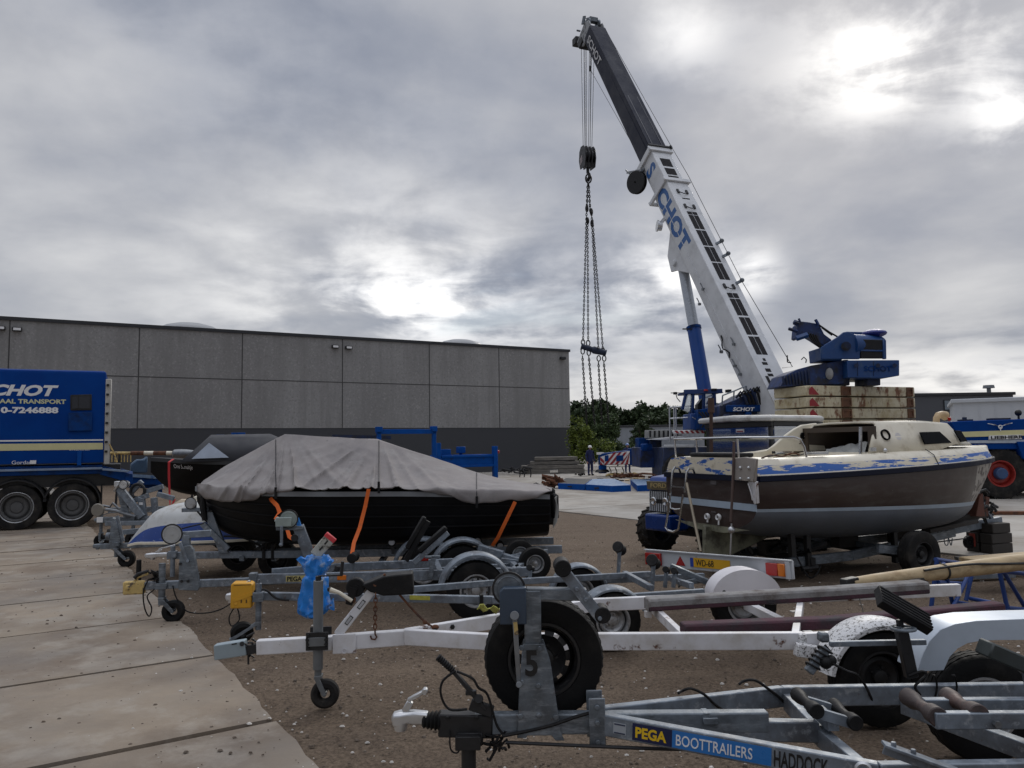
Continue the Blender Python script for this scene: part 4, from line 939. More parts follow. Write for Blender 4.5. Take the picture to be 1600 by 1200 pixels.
# wheels: near one in a flaking white guard, far one behind a solid white skirt
wy = -.86; c = Q(1370, 1052, wy); Rn = .30
wheel(T, (c.x, wy, Rn), Rn, .18, (0, 1, 0), rimb, tyrem, .58, .012, n=80)
fc = Q(1366, 1015, wy-.11); rr_ = (Q(1366, 1015, wy-.11)-Q(1366, 951, wy-.11)).length
fender(T, (c.x, wy, Rn-.03), .375, .24, R_(12), R_(168), flaked, lip=.03, n=30)
wyf = 1.42; c = Q(1160, 920, wyf); zt = Q(1160, 887, wyf).z; wheel(T, (c.x, wyf, Rn), Rn, .18, (0, 1, 0), rimm, tyrem, .58)
mb = MB(); zb = Q(1160, 921, wyf).z; hw = (Q(1214, 915, wyf-.1).x-Q(1103, 915, wyf-.1).x)/2
pts = [V(c.x+math.cos(a)*hw*(1 if abs(math.cos(a)) > .9 else 1), wyf-.11, zb-.10+max(0, math.sin(a))**.85*(zt-zb+.10)) for a in [PI*i/24 for i in range(25)]]
mb.prism(pts, (0, 1, 0), .006); rings = [[p, p+V(0, .22, 0), p+V(0, .22, -.006), p+V(0, 0, -.006)] for p in pts]; mb.loft(rings); mb.build('mudguard', mat('clean white mudguard', (.66, .64, .66), .4, 0, .05, 3, .03, 20, [((.5, .47, .46), .3, 4, .15)]), T, bevel=.01, seg=2, ang=40)
mb = MB(); mb.beam((c.x, wyf-.1, Rn), (c.x, wy+.1, Rn+.02), .07, .07); mb.build('axle', whitep, T)

# ================================================================ GALVANISED TRAILER WITH YELLOW COUPLING COVER
T = thing('boat_trailer', 'galvanised boat trailer with a yellow coupling cover and a number plate board at its tail', 'boat trailer', (-2.55, 7.0, 0), R_(8.5), 'boat trailers parked in the yard')
Q = lambda px, py, yl=0: q(T, px, py, yl)
mb = MB(); mb.prism([Q(x, y, 0) for x, y in ((363, 912), (366, 909), (394, 909), (397, 912), (395, 948), (362, 949))], (0, 1, 0), .14)
yc = mb.build('coupling_cover', yellow, T, bevel=.012, seg=3)
mb = MB(); 
for px in (377, 385): mb.box(Q(px, 939.5, -.0705), (.012, .002, .03))
mb.box(Q(379, 914, -.0705), (.15, .003, .006)); mb.build('slot', mat('dark amber slot', (.10, .05, .006), .5), yc)
mb = MB(); mb.prism([Q(x, y, -.072) for x, y in ((364, 936), (394, 924), (395, 930), (366, 941))], (0, 1, 0), .006); mb.cyl(Q(368.5, 943, -.07), Q(368.5, 943, -.078), .012, None, 12); mb.build('moulded_rib', yellow, yc)
coupling(T, Q(352, 932).x, Q(352, 932).z, .22, alum)
a, b, c = Q(396, 931), Q(642, 934.5), Q(800, 938)
mb = MB(); mb.beam(a, b, .06, .068); mb.beam(b, c, .06, .07); mb.build('drawbar', galv, T, bevel=.005, seg=2)
mb = MB(); mb.cyl(Q(397, 929, -.05), Q(387, 937, -.05), .02, .014); wpl = mb.build('trailer_plug', rubber, T)
wire(T, 'wiring_cable', [Q(397, 924, -.05), Q(415, 922, -.05), Q(432, 935, -.05), Q(452, 938, -.05)], .010)
wire(T, 'wiring_cable', [Q(366, 949, -.05), Q(358, 965, -.05), Q(362, 978, -.05), Q(374, 968, -.05), Q(371, 950, -.05)], .006)
c = Q(404, 940, -.05); zt = Q(405, 911, -.05).z; mb = MB(); mb.cyl((c.x, -.05, Q(404, 984, -.05).z), (c.x, -.05, zt), .026, None, 14); mb.box((c.x, -.05, Q(404, 932, -.05).z), (.09, .09, .08)); mb.cyl((c.x, -.05, zt), (c.x, -.05, zt+.03), .012)
jk = mb.build('jockey_wheel', galvn, T, bevel=.002); mb = MB(); p = Q(378, 988, -.05); d_ = V(.75, .5, .43).normalized(); mb.lathe([(-.035, .03), (-.04, .075), (-.02, .098), (.02, .098), (.04, .075), (.035, .03)], p, V(-.35, 1, .35), 26, closedprof=True); mb.build('tyre', tyrem, jk)
mb = MB(); mb.beam(p+V(-.09, -.05, -.05), Q(404, 972, -.05), .05, .025); mb.build('fork', galvn, jk)
# winch post wrapped in a blue bag
a, b = Q(504, 928, 0), Q(486, 868, 0); bar(T, 'winch_post', a, b, .06, .075, galv, (1, 0, 0), .005)
a2 = Q(480, 870, -.04); b2 = Q(497, 912, -.04)
# far V beam, side rails, frame
a, b, c = Q(645, 921, .12), Q(766, 911, .42), Q(830, 909, .55)
mb = MB(); mb.beam(Q(600, 931, .03), a, .05, .06); mb.beam(a, b, .05, .06); mb.beam(b, V(b.x+1.7, .55, b.z), .05, .06); mb.build('side_beam', galv, T, bevel=.004)
a = Q(770, 938, -.05); mb = MB(); mb.beam(a, Q(930, 936, -.45), .05, .06); mb.beam(Q(930, 936, -.45), Q(1100, 925, -.45), .05, .06); mb.build('side_beam', galv, T, bevel=.004)
mb = MB(); mb.prism([Q(x, y, -.034) for x, y in ((640, 930), (672, 931.5), (672, 938), (640, 937))], (0, 1, 0), .003); mb.build('decal', mat('faded yellow decal', (.42, .40, .06), .5, 0, .2, 30, .05), T)
mb = MB(); c = Q(752, 936, -.04); mb.box(c, (.03, .08, .085)); mb.build('cable_tie', rubber, T)
mb = MB(); c0, c1 = Q(976, 896, .65), Q(1018, 919, -.3); mb.beam(c0, c1, .05, .055); c0, c1 = Q(1050, 905, .6), Q(1080, 915, -.35); mb.beam(c0, c1, .05, .055); mb.build('cross_member', galv, T, bevel=.004)
mb = MB(); a, b = Q(900, 909, .70), Q(1100, 900, .70); mb.beam(a, b, .05, .06); mb.build('side_beam', galv, T, bevel=.004)
for (px, py, pb, yl) in ((968, 857, 900, .62), (1021, 878, 920, -.05), (1041, 891, 918, .25), (1054, 893, 918, .0), (829, 888, 912, .55)):
    r_ = Q(px, py, yl); f_ = Q(px-2, pb, yl); mb = MB(); mb.beam(f_, r_-V(0, 0, .02), .045, .03); rp = mb.build('roller_post', galv, T, bevel=.003)
    mb = MB(); s = .068 if px in (968, 1021) else .038; roller(mb, r_-V(.0, 0, .0), (.45, .8, -.35), s*.86, s*2.5, True); mb.cyl(r_-V(.45, .8, -.35).normalized()*s*1.3, r_-V(.45, .8, -.35).normalized()*s*1.15, s*.3, None, 12); mb.build('roller', rubber, rp)
mb = MB(); mb.beam(Q(1048, 885, .3), Q(1107, 910, .0), .04, .06); mb.beam(Q(1060, 912, .1), Q(1095, 906, .1), .05, .05); mb.build('tail_support', galvn, T, bevel=.004)
wire(T, 'wiring_cable', [Q(1060, 918, .1), Q(1068, 908, .1), Q(1080, 905, .1), Q(1095, 910, .1)], .008)
wyn = -.62; c = Q(955, 958, wyn); wheel(T, (c.x, wyn, .255), .255, .145, (0, 1, 0), rimm, tyrem, .60, .009)
fender(T, (c.x, wyn, .24), .30, .19, R_(20), R_(160), galv, lip=.02)
wyf = .70; c2 = V(c.x+.02, wyf, .255); wheel(T, c2, .255, .145, (0, 1, 0), rimm, tyrem, .60, .009); fender(T, (c2.x, wyf, .24), .30, .19, R_(10), R_(170), galv, lip=.02)
mb = MB(); mb.beam((c.x, wyn+.08, .27), (c.x, wyf-.08, .27), .06, .06); mb.build('axle', galvn, T)
# light board at the tail
M = frame_of(T); mi_ = M.inverted()
Lw = at(1011, 871, 8.6); Rw = at(1240, 891, 7.15)
La, Lb = mi_ @ Lw, mi_ @ Rw; dz_ = (Lb-La); bx = dz_.normalized(); bn = V(bx.y, -bx.x, 0).normalized(); bu = bx.cross(bn); bu = bu if bu.z > 0 else -bu
if bn.y > 0: bn = -bn
mb = MB(); mb.beam(La, Lb, .03, .165, bu); bd = mb.build('light_board', mat('white light board', (.50, .52, .54), .4, 0, .08, 4, .03, 20, [((.3, .3, .3), .25, 9, .05)]), T, bevel=.004)
BL = dz_.length
def onb(t, u, off=.0): return La+bx*(t*BL)+bu*u+bn*(.016+off)
def pan(t0, t1, u0_, u1, m, nm, off=.0, th=.004, par=None, bev=0):
    mb = MB(); mb.prism([onb(t0, u0_, off), onb(t1, u0_, off), onb(t1, u1, off), onb(t0, u1, off)], bn, th); return mb.build(nm, m, par or bd, bevel=bev)
pan(.01, .13, -.07, .06, red, 'tail_lamp', .02, .035, None, .005); pan(.855, .925, -.06, .055, red, 'tail_lamp', .02, .035, None, .005); pan(.926, .965, -.06, .055, amber, 'tail_lamp', .02, .035, None, .005)
mb = MB(); mb.prism([onb(.235, -.05, .003), onb(.305, -.05, .003), onb(.27, .045, .003)], bn, .006); mb.build('reflector', red, bd)
pl_ = pan(.345, .62, -.052, .042, platey, 'number_plate', .004); pan(.345, .368, -.051, .041, mat('plate blue band', (.02, .06, .35), .4), 'country_band', .007, .003)
text('WD-68', .092, onb(.385, -.036, .0075), bx, bu, black, pl_, 'lettering', .0, 0, .80)
pan(.965, .99, -.08, .08, bd.data.materials[0], 'end_cap', .01, .02)
pan(-.005, 1.0, .083, .093, bd.data.materials[0], 'top_flange', .004, .036)

# blue bag and the lamp bracket it is tied round
bo = frame_of(T)
bp = thing('light_bar_bracket', 'grimy white folded lamp bar with a red end above the blue bag', 'lamp bracket', T.location, R_(8.5))
mb = MB(); a, b = Q(492, 868, -.06), Q(517, 839, -.06); dd = (b-a).normalized(); mb.beam(a, b, .05, .105, V(0, 1, 0).cross(dd)); mb.build('bar', mat('grimy white plastic', (.36, .36, .32), .5, 0, .2, 9, .06, 40, [((.10, .09, .07), .4, 14, .06)]), bp, bevel=.008)
mb = MB(); mb.beam(b-dd*.03, b+dd*.015, .056, .111, V(0, 1, 0).cross(dd)); mb.build('red_lens', mat('bright red lens', (.55, .04, .05), .3, 0, .2, 8), bp, bevel=.006)
mb = MB()
for t in (.30, .62): mb.beam(a+(b-a)*t+V(0, -.027, 0), a+(b-a)*(t+.2)+V(0, -.027, 0), .006, .014, V(0, 1, 0).cross(dd))
mb.build('bar_slot', black, bp)
def bagmesh():
    mb = MB(); rg = random.Random(9)
    out = [(868, 480, 512), (880, 470, 518), (890, 474, 514), (898, 478, 508), (904, 473, 512), (918, 470, 514), (932, 467, 515), (945, 466, 518), (952, 465, 516), (958, 466, 510), (965, 478, 500)]
    rings = []; n = 36
    dense = []
    for i in range(len(out)-1):
        for s in range(4): t = s/4; dense.append(tuple(out[i][k]*(1-t)+out[i+1][k]*t for k in range(3)))
    dense.append(out[-1])
    for i, (py, x0, x1) in enumerate(dense):
        L_, R2 = Q(x0, py, -.06), Q(x1, py, -.06); c = (L_+R2)/2; hw = (R2-L_).length/2; ring = []
        for k in range(n):
            a = 2*PI*k/n; nz = noise.noise((math.cos(a)*2.2, math.sin(a)*2.2, i*.16))*.30+noise.noise((math.cos(a)*6, math.sin(a)*6, i*.3+4))*.16+.10*math.sin(a*9+i*.12)
            ring.append(c+V(math.cos(a)*hw*(1+nz*.35), math.sin(a)*min(hw, .09)*(1+nz), nz*.03))
        rings.append(ring)
    mb.loft(rings)
    for px0, py0, px1, py1 in ((480, 878, 468, 872), (468, 872, 476, 884), (512, 880, 520, 876)):
        a, b = Q(px0, py0, -.08), Q(px1, py1, -.11); mb.beam(a, b, .05, .06, (0, 1, 0), w2=.02, h2=.03)
    for k in range(3):
        px = 511+k*2; mb.tube([Q(512, 946, -.1), Q(518+k, 942-k*3, -.12), Q(521, 947+k*3, -.12), Q(514, 950, -.1)], .012, 6)
    return mb.build('plastic_bag', bagm, None, ang=50)
bg_ = bagmesh(); bg_.location = T.location; bg_.rotation_euler = T.rotation_euler; tag(bg_, 'crumpled blue plastic bag tied round the post of the trailer with the yellow cover', 'plastic bag')
# ================================================================ GALVANISED PEGA TRAILER WITH FADED YELLOW COUPLING
T = thing('boat_trailer', 'galvanised boat trailer with a faded yellow coupling and a small PEGA label on its beam', 'boat trailer', (-3.95, 8.2, 0), R_(9), 'boat trailers parked in the yard')
Q = lambda px, py, yl=0: q(T, px, py, yl)
coupling(T, Q(194, 917).x, Q(194, 917).z, .24, oldyel)
mb = MB(); mb.box(Q(210, 918), (.21, .08, .135)); mb.cyl(Q(197, 917, -.0), Q(206, 918, 0), .05, .055, 12); mb.build('coupling_lock', oldyel, T, bevel=.012)
mb = MB(); mb.tube([Q(210, 903, -.02), Q(216, 897, -.02), Q(232, 892, -.02)], [.02, .018, .016], 8); mb.build('handbrake_lever', dsteel, T)
a, b, c = Q(227, 915), Q(387, 908.5), Q(410, 906)
bar(T, 'drawbar', a, V(b.x+.4, 0, b.z), .065, .078, galv, bevel=.005)
m0, m1 = Q(392, 905, -.02), Q(698, 898, -.35)
mb = MB(); mb.beam(m0, m1, .06, .105); mb.beam(m1, V(m1.x+.9, -.36, m1.z), .06, .10); mb.build('side_beam', galv, T, bevel=.005)
f0, f1 = Q(425, 895, .06), Q(534, 886, .35); mb = MB(); mb.beam(f0, f1, .05, .09); mb.beam(f1, V(f1.x+2.3, .42, f1.z), .05, .09); mb.build('side_beam', galv, T, bevel=.005)
a, b = Q(560, 898, .1), Q(690, 888, .1); mb = MB(); mb.beam(a, b+V(.9, 0, .0), .06, .06); mb.build('keel_beam', galv, T, bevel=.005)
c = Q(396, 906, -.04); mb = MB(); mb.box(c, (.08, .10, .15)); mb.build('frame_clamp', galvn, T, bevel=.004)
mb = MB(); mb.prism([Q(x, y, -.042) for x, y in ((280, 921), (310, 922), (313, 916), (303, 858), (298, 852), (284, 853), (281, 880))], (0, 1, 0), .07); wp = mb.build('winch_post', galvn, T, bevel=.004)
mb = MB(); bolts(mb, [Q(294, 877, -.08), Q(282, 881, -.08), Q(294, 908, -.08), Q(284, 908, -.08)], (0, -1, 0), .016); mb.build('bolt', dsteel, wp)
a, b = Q(291, 870, 0), Q(291, 836, 0); mb = MB(); mb.beam(a, b, .07, .08, (1, 0, 0)); a, b = Q(283, 836, 0), Q(330, 833, 0); mb.beam(a, b, .06, .07); mb.build('upright', galv, wp, bevel=.005)
c = Q(270, 834, 0); winch(T, c, .105, .07, alum, mat('zinc winch gear', (.40, .41, .41), .45, .4, .1, 8, .03), crank=False)
mb = MB(); mb.beam(Q(281, 848, -.07), Q(293, 877, -.08), .02, .035, (1, 0, 0)); mb.cyl(Q(293, 877, -.08), Q(293, 877, -.2), .016); mb.build('crank', galv, wp, bevel=.003)
wire(T, 'winch_rope', [Q(279, 827, 0), Q(300, 822, .1), Q(318, 818, .2)], .008)
cx = Q(253, 915, -.04); jockey(T, cx.x, -.04, Q(253, 880, -.04).z, cx.z, .115, .115, m=galvn, poleR=.034, handle=False, fwd=.12)
mb = MB()
for k in range(12): p = Q(246+rnd.uniform(-10, 12), 901+rnd.uniform(-8, 8), rnd.uniform(-.06, .04)); mb.tube([p, p+V(rnd.uniform(-.1, .08), 0, rnd.uniform(-.06, .05)), p+V(rnd.uniform(-.08, .1), .02, rnd.uniform(-.06, .02))], .010, 5)
mb.build('cable_bundle', rubber, T)
wire(T, 'wiring_cable', [Q(232, 905, -.05), Q(224, 925, -.06), Q(226, 950, -.06), Q(233, 963, -.06), Q(237, 950, -.06), Q(230, 932, -.06), Q(242, 920, -.06), Q(252, 905, -.06)], .007)
wire(T, 'wiring_cable', [Q(270, 915, -.05), Q(276, 935, -.06), Q(292, 955, -.06), Q(320, 958, -.05), Q(345, 952, -.05), Q(362, 942, -.05)], .007)
# label and reflector
nm_ = (m1-m0).normalized(); no_ = V(nm_.y, -nm_.x, 0).normalized(); no_ = no_ if no_.y < 0 else -no_; um_ = nm_.cross(no_); um_ = um_ if um_.z > 0 else -um_
def onm(px): M = frame_of(T); p = loc_of(T, hit(px, 905, M @ m0, M.to_3x3() @ no_)); return (p-m0).dot(nm_)
s0, s1 = onm(448), onm(480); P = m0+no_*.031; mb = MB(); mb.beam(P+nm_*s0, P+nm_*s1, .002, .062, um_); lb = mb.build('label', mat('cream label', (.46, .40, .16), .5, 0, .05), T)
text('PEGA', .066, P+nm_*(s0+.01)+no_*.002-um_*.024, nm_, um_, black, lb, bold=.03, xs=1.0)
s0, s1 = onm(528), onm(542); mb = MB(); mb.beam(P+nm_*s0, P+nm_*s1, .016, .05, um_); mb.build('side_reflector', amber, T, bevel=.003)
# wheels
wyn = -.64; c = Q(743, 918, wyn); wheel(T, (c.x, wyn, .305), .305, .17, (0, 1, 0), rimm, tyrem, .56, .011, holes=12, n=80); fender(T, (c.x, wyn, .31), .37, .22, R_(14), R_(168), galv, lip=.025)
wyf = .66; wheel(T, (c.x-.02, wyf, .305), .305, .17, (0, 1, 0), rimm, tyrem, .56, .011); fender(T, (c.x-.02, wyf, .31), .37, .22, R_(10), R_(170), galv, lip=.025)
mb = MB(); mb.beam((c.x, wyn+.1, .32), (c.x, wyf-.1, .32), .08, .08); mb.build('axle', galvn, T)
# padded side supports
for (p0, p1, yl, m) in (((634, 876), (669, 814), -.1, rubber), ((646, 880), (700, 832), -.28, galv)):
    a, b = Q(*p0, yl), Q(*p1, yl); o = bar(T, 'side_support', a, b, .07, .06, m, (1, 0, 0), .006)
    d = (b-a).normalized(); n_ = V(-d.z, 0, d.x); mb = MB(); mb.beam(a+(b-a)*.25+n_*.055, b+n_*.055+d*.02, .10, .055, n_); mb.build('pad', rubber, o, bevel=.012)
mb = MB(); mb.beam(Q(672, 905, -.40), Q(678, 868, -.40), .05, .05, (1, 0, 0)); mb.box(Q(676, 870, -.40), (.16, .05, .025)); mb.build('support_bracket', galvn, T, bevel=.003)
mb = MB(); mb.box(Q(661, 873, -.05), (.12, .06, .05)); mb.build('lamp', red, T, bevel=.01)
# cross beams, keel rollers
mb = MB(); a = Q(640, 890, .3); 
mb.beam((c.x-.35, -.38, .44), (c.x-.35, .45, .44), .06, .08); mb.beam((c.x+.5, -.38, .44), (c.x+.5, .45, .44), .06, .08); mb.build('cross_member', galv, T, bevel=.004)
for px, py, pb, yl in ((552, 871, 897, .15),):
    r_ = Q(px, py, yl); mb = MB(); mb.beam(Q(px+1, pb, yl), r_, .05, .03); o = mb.build('roller_post', galv, T); mb = MB(); roller(mb, r_, (.2, 1, 0), .055, .16); mb.build('roller', rubber, o)
mb = MB(); mb.tube([Q(512, 898, -.1), Q(526, 890, -.1), Q(530, 887, -.1)], .012); mb.tube([Q(527, 905, -.1), Q(526, 892, -.1), Q(528, 885, -.1)], [.014, .03, .034]); mb.build('lashing_knob', dsteel, T)
# swinging tail arms with two small wheels
ya = .05; a, b = Q(748, 857, ya+.3), Q(785, 868, ya+.2); mb = MB(); mb.beam(a, b, .09, .10); b2 = Q(812, 876, ya); mb.beam(b, b2, .06, .06); mb.beam(Q(783, 875, ya), Q(838, 882, ya), .035, .05); mb.beam(Q(770, 874, ya+.1), Q(805, 885, ya+.1), .04, .04); mb.beam(Q(785, 890, ya), Q(818, 892, ya), .08, .08); mb.build('tail_arm', galv, T, bevel=.004)
p = Q(835, 880, ya-.02); wheel(T, (p.x, ya-.03, p.z), .185, .12, (0, 1, 0), rimm, tyrem, .55, .004, hub=.3, name='support_wheel')
p = Q(812, 866, ya+.45); wheel(T, (p.x, ya+.45, p.z), .175, .12, (0, 1, 0), rimm, tyrem, .55, .004, hub=.3, name='support_wheel')
bars(T, 'tail_frame', [(V(c.x+.45, -.36, .44), V(Q(815, 890, -.1).x, -.1, .44)), (V(c.x+.3, .42, .44), V(c.x+1.0, .5, .5))], .06, .08)

# ================================================================ TRAILER UNDER THE COVERED BOAT
T = thing('boat_trailer', 'long galvanised trailer carrying the black boat under a grey cover', 'boat trailer', (-4.72, 10.1, 0), R_(4), 'boat trailers parked in the yard')
Q = lambda px, py, yl=0: q(T, px, py, yl); TB = T
coupling(T, Q(226, 868).x, Q(226, 868).z, .4, alum)
a, b = Q(262, 868), Q(420, 866); bar(T, 'drawbar', a, b, .08, .085, galv, bevel=.005)
c0 = Q(414, 866, -.05); c1 = Q(684, 862, -.35)
mb = MB(); mb.beam(c0, c1, .07, .10); mb.beam(V(c0.x, .05, c0.z), V(c1.x, .5, c1.z), .07, .10); mb.beam(c1, V(c1.x+1.6, -.4, c1.z), .07, .10); mb.beam(V(c1.x, .5, c1.z), V(c1.x+1.6, .5, c1.z), .07, .10); mb.build('side_beam', galv, T, bevel=.005)
mb = MB()
for px in (380, 430, 600, 760): p = Q(px, 868, 0); mb.beam((p.x, -.4 if px > 590 else -.08, p.z-.03), (p.x, .5 if px > 590 else .1, p.z-.03), .06, .06)
mb.build('cross_member', galvn, T)
p = Q(270, 866, -.07); mb = MB(); mb.cyl((p.x, -.07, Q(270, 901, -.07).z), (p.x, -.07, Q(270, 853, -.07).z), .03, None, 14); mb.box((p.x, -.07, p.z), (.10, .08, .08)); mb.build('jack_tube', galv, T, bevel=.002)
mb = MB(); mb.cyl((p.x-.45, 0, .02), (p.x-.45, 0, Q(253, 880).z+.05), .035, .03); mb.build('prop_stand', rubber, T)
# winch post with diagonal stay
mb = MB(); mb.prism([Q(x, y, -.03) for x, y in ((344, 864), (358, 864), (341, 822), (333, 800), (322, 800), (326, 822))], (0, 1, 0), .06); wp = mb.build('winch_post', galv, T, bevel=.004)
bar(wp, 'stay', Q(316, 818, -.07), Q(357, 858, -.07), .05, .07, galv, (1, 0, 0)) .parent = wp
a, b = Q(285, 797, 0), Q(327, 796, 0); mb = MB(); mb.beam(a, b, .07, .05); mb.box(Q(299, 791, 0), (.12, .06, .12)); mb.build('winch_arm', galv, wp, bevel=.004)
winch(T, Q(299, 786, -.02), .075, .06, alum, rimm, crank=False)
mb = MB(); mb.tube([Q(318, 775, -.06), Q(317, 790, -.07), Q(320, 813, -.07)], [.018, .045, .035], 8); roller(mb, Q(346, 803, 0), (0, 1, 0), .05, .12); mb.build('bow_stop', rubber, T)
wire(T, 'winch_strap', [Q(300, 788, 0), Q(320, 812, -.05), Q(336, 822, -.02), Q(338, 800, 0)], .012)
wire(T, 'bow_line', [Q(350, 838, -.05), Q(380, 840, -.1), Q(412, 856, -.12)], .014)
mb = MB()
for px in (413, 427): mb.beam(Q(px, 849, -.06), Q(px, 874, -.06), .10, .035, (1, 0, 0))
mb.build('tie_strap', rubber, T)
for px, py, yl in ((613, 846, -.45), (746, 844, -.45), (781, 852, -.30)):
    p = Q(px, py, yl); mb = MB(); roller(mb, p, (0, 1, 0), .055, .16, False); o = mb.build('roller', rubber, T); mb = MB(); mb.cyl(p-V(0, .085, 0), p-V(0, .1, 0), .04, .036, 18); mb.build('roller_cap', rimm, o); mb = MB(); mb.beam(p, V(p.x, yl+.1, c1.z), .04, .04); mb.build('roller_bracket', galvn, o)
wyn = -.75; p = Q(435, 880, -.25); 
for wx in (Q(668, 860, wyn).x, Q(668, 860, wyn).x+.0):
    pass
c = Q(662, 862, wyn); wheel(T, (c.x, wyn, .30), .30, .17, (0, 1, 0), rimm, tyrem, .58); fender(T, (c.x, wyn, .31), .36, .22, R_(12), R_(168), galv)
wheel(T, (c.x, .85, .30), .30, .17, (0, 1, 0), rimm, tyrem, .58); fender(T, (c.x, .85, .31), .36, .22, R_(12), R_(168), galv)
c = Q(716, 862, wyn); 
mb = MB(); mb.beam((Q(662, 862, wyn).x, wyn, .32), (Q(662, 862, wyn).x, .85, .32), .08, .08); mb.build('axle', galvn, T)
c = Q(433, 872, .55); wheel(T, (c.x, .62, .27), .27, .16, (0, 1, 0), rimb, dtyre, .55, name='front_wheel')

# ================================================================ HULL BUILDER
def hull(mb, st, ns=16, L_=40, mis=None, flat=.0):
    """st: (x, sheer half beam, sheer z, bilge half beam, bilge z, keel z); keel in the middle of each ring, open on top"""
    def cr(a, b, c, d, t): return .5*((2*b)+(c-a)*t+(2*a-5*b+4*c-d)*t*t+(3*b-a-3*c+d)*t**3)
    def S(u):
        u = u*(len(st)-1); i = min(int(u), len(st)-2); t = u-i
        g = lambda k: st[max(0, min(len(st)-1, k))]
        return [cr(g(i-1)[j], g(i)[j], g(i+1)[j], g(i+2)[j], t) for j in range(6)]
    rings = []
    for i in range(L_+1):
        x, bs, zs, bb, zb, zk = S(i/L_); half = []
        for k in range(ns+1):
            t = k/ns                                   # 0 sheer .. 1 keel
            if t < .55: s = t/.55; y = bs+(bb-bs)*s+math.sin(s*PI)*.03*bs; z = zs+(zb-zs)*s
            else: s = (t-.55)/.45; y = bb*math.cos(s*PI/2)**.8 if s < 1 else 0; z = zb+(zk-zb)*(math.sin(s*PI/2)**1.25)
            half.append((y, z))
        ring = [V(x, -y, z) for y, z in half]+[V(x, y, z) for y, z in half[-2::-1]]
        rings.append(ring)
    mb.loft(rings, 0, cap=False, closed=False, mis=mis)
    return rings, S
# black boat under its cover
hx = lambda px, py, yl: loc_of(BT, hit(px, py, frame_of(BT) @ V(0, yl, 0), frame_of(BT).to_3x3() @ V(0, 1, 0)))
BT = thing('covered_boat', 'black open boat lying under a peaked grey canvas cover on its trailer', 'boat', (-4.25, 10.35, 0), R_(4))
LB = hx(858, 770, 0).x; n1_ = hx(320, 775, 0)
st = [(.02, .06, 1.30, .02, 1.20, 1.10), (.18, .30, 1.29, .10, 1.02, .86), (.5, .62, 1.28, .36, .86, .66), (1.1, .86, 1.265, .66, .74, .56), (1.9, .97, 1.25, .82, .70, .52), (2.9, 1.0, 1.235, .86, .69, .52), (3.8, .97, 1.20, .84, .70, .55), (LB-.10, .90, 1.16, .80, .72, .58)]
mb = MB(); rg, SB = hull(mb, st, 14, 44); ln = rg[-1]; mb.add(ln, [tuple(range(len(ln)))])
hb_ = mb.build('hull', hullb, BT, ang=55)
mb = MB()
for sg in (-1, 1):
    pts = [V(SB(u/40)[0], sg*(SB(u/40)[1]+.012), SB(u/40)[2]-.02) for u in range(41)]
    mb.loft([[p+V(0, -.02, -.03), p+V(0, .02, -.03), p+V(0, .02, .03), p+V(0, -.02, .03)] for p in pts])
mb.build('rubbing_strake', mat('pale grey rubbing strake', (.20, .21, .22), .5, 0, .1), BT)
for k, zf in enumerate((.30, .55, .8)):
    mb = MB()
    for sg in (-1, 1):
        pts = []
        for u in range(4, 41):
            x, bs, zs, bb, zb, zk = SB(u/40); pts.append(V(x, sg*(bs+(bb-bs)*zf+math.sin(zf*PI)*.03*bs+.002), zs+(zb-zs)*zf))
        mb.loft([[p+V(0, 0, -.014), p+V(0, sg*.012, -.008), p+V(0, sg*.012, .008), p+V(0, 0, .014)] for p in pts])
    mb.build('lap_strake', hullb, BT)
mb = MB(); mb.box((LB+.0, .1, .95), (.16, .35, .5)); mb.box((LB+.02, -.45, .98), (.10, .10, .34)); mb.build('stern_gear', rubber, BT, bevel=.03)
for k in range(4): wire(BT, 'dangling_cord', [V(LB-.02+.02*k, -.80+.1*k, 1.12), V(LB+.02, -.78+.1*k, .95), V(LB-.01, -.80+.1*k, .80-.03*k)], .008, mat('pale cord', (.35, .35, .33), .8) if k == 0 else MC['pale cord'])
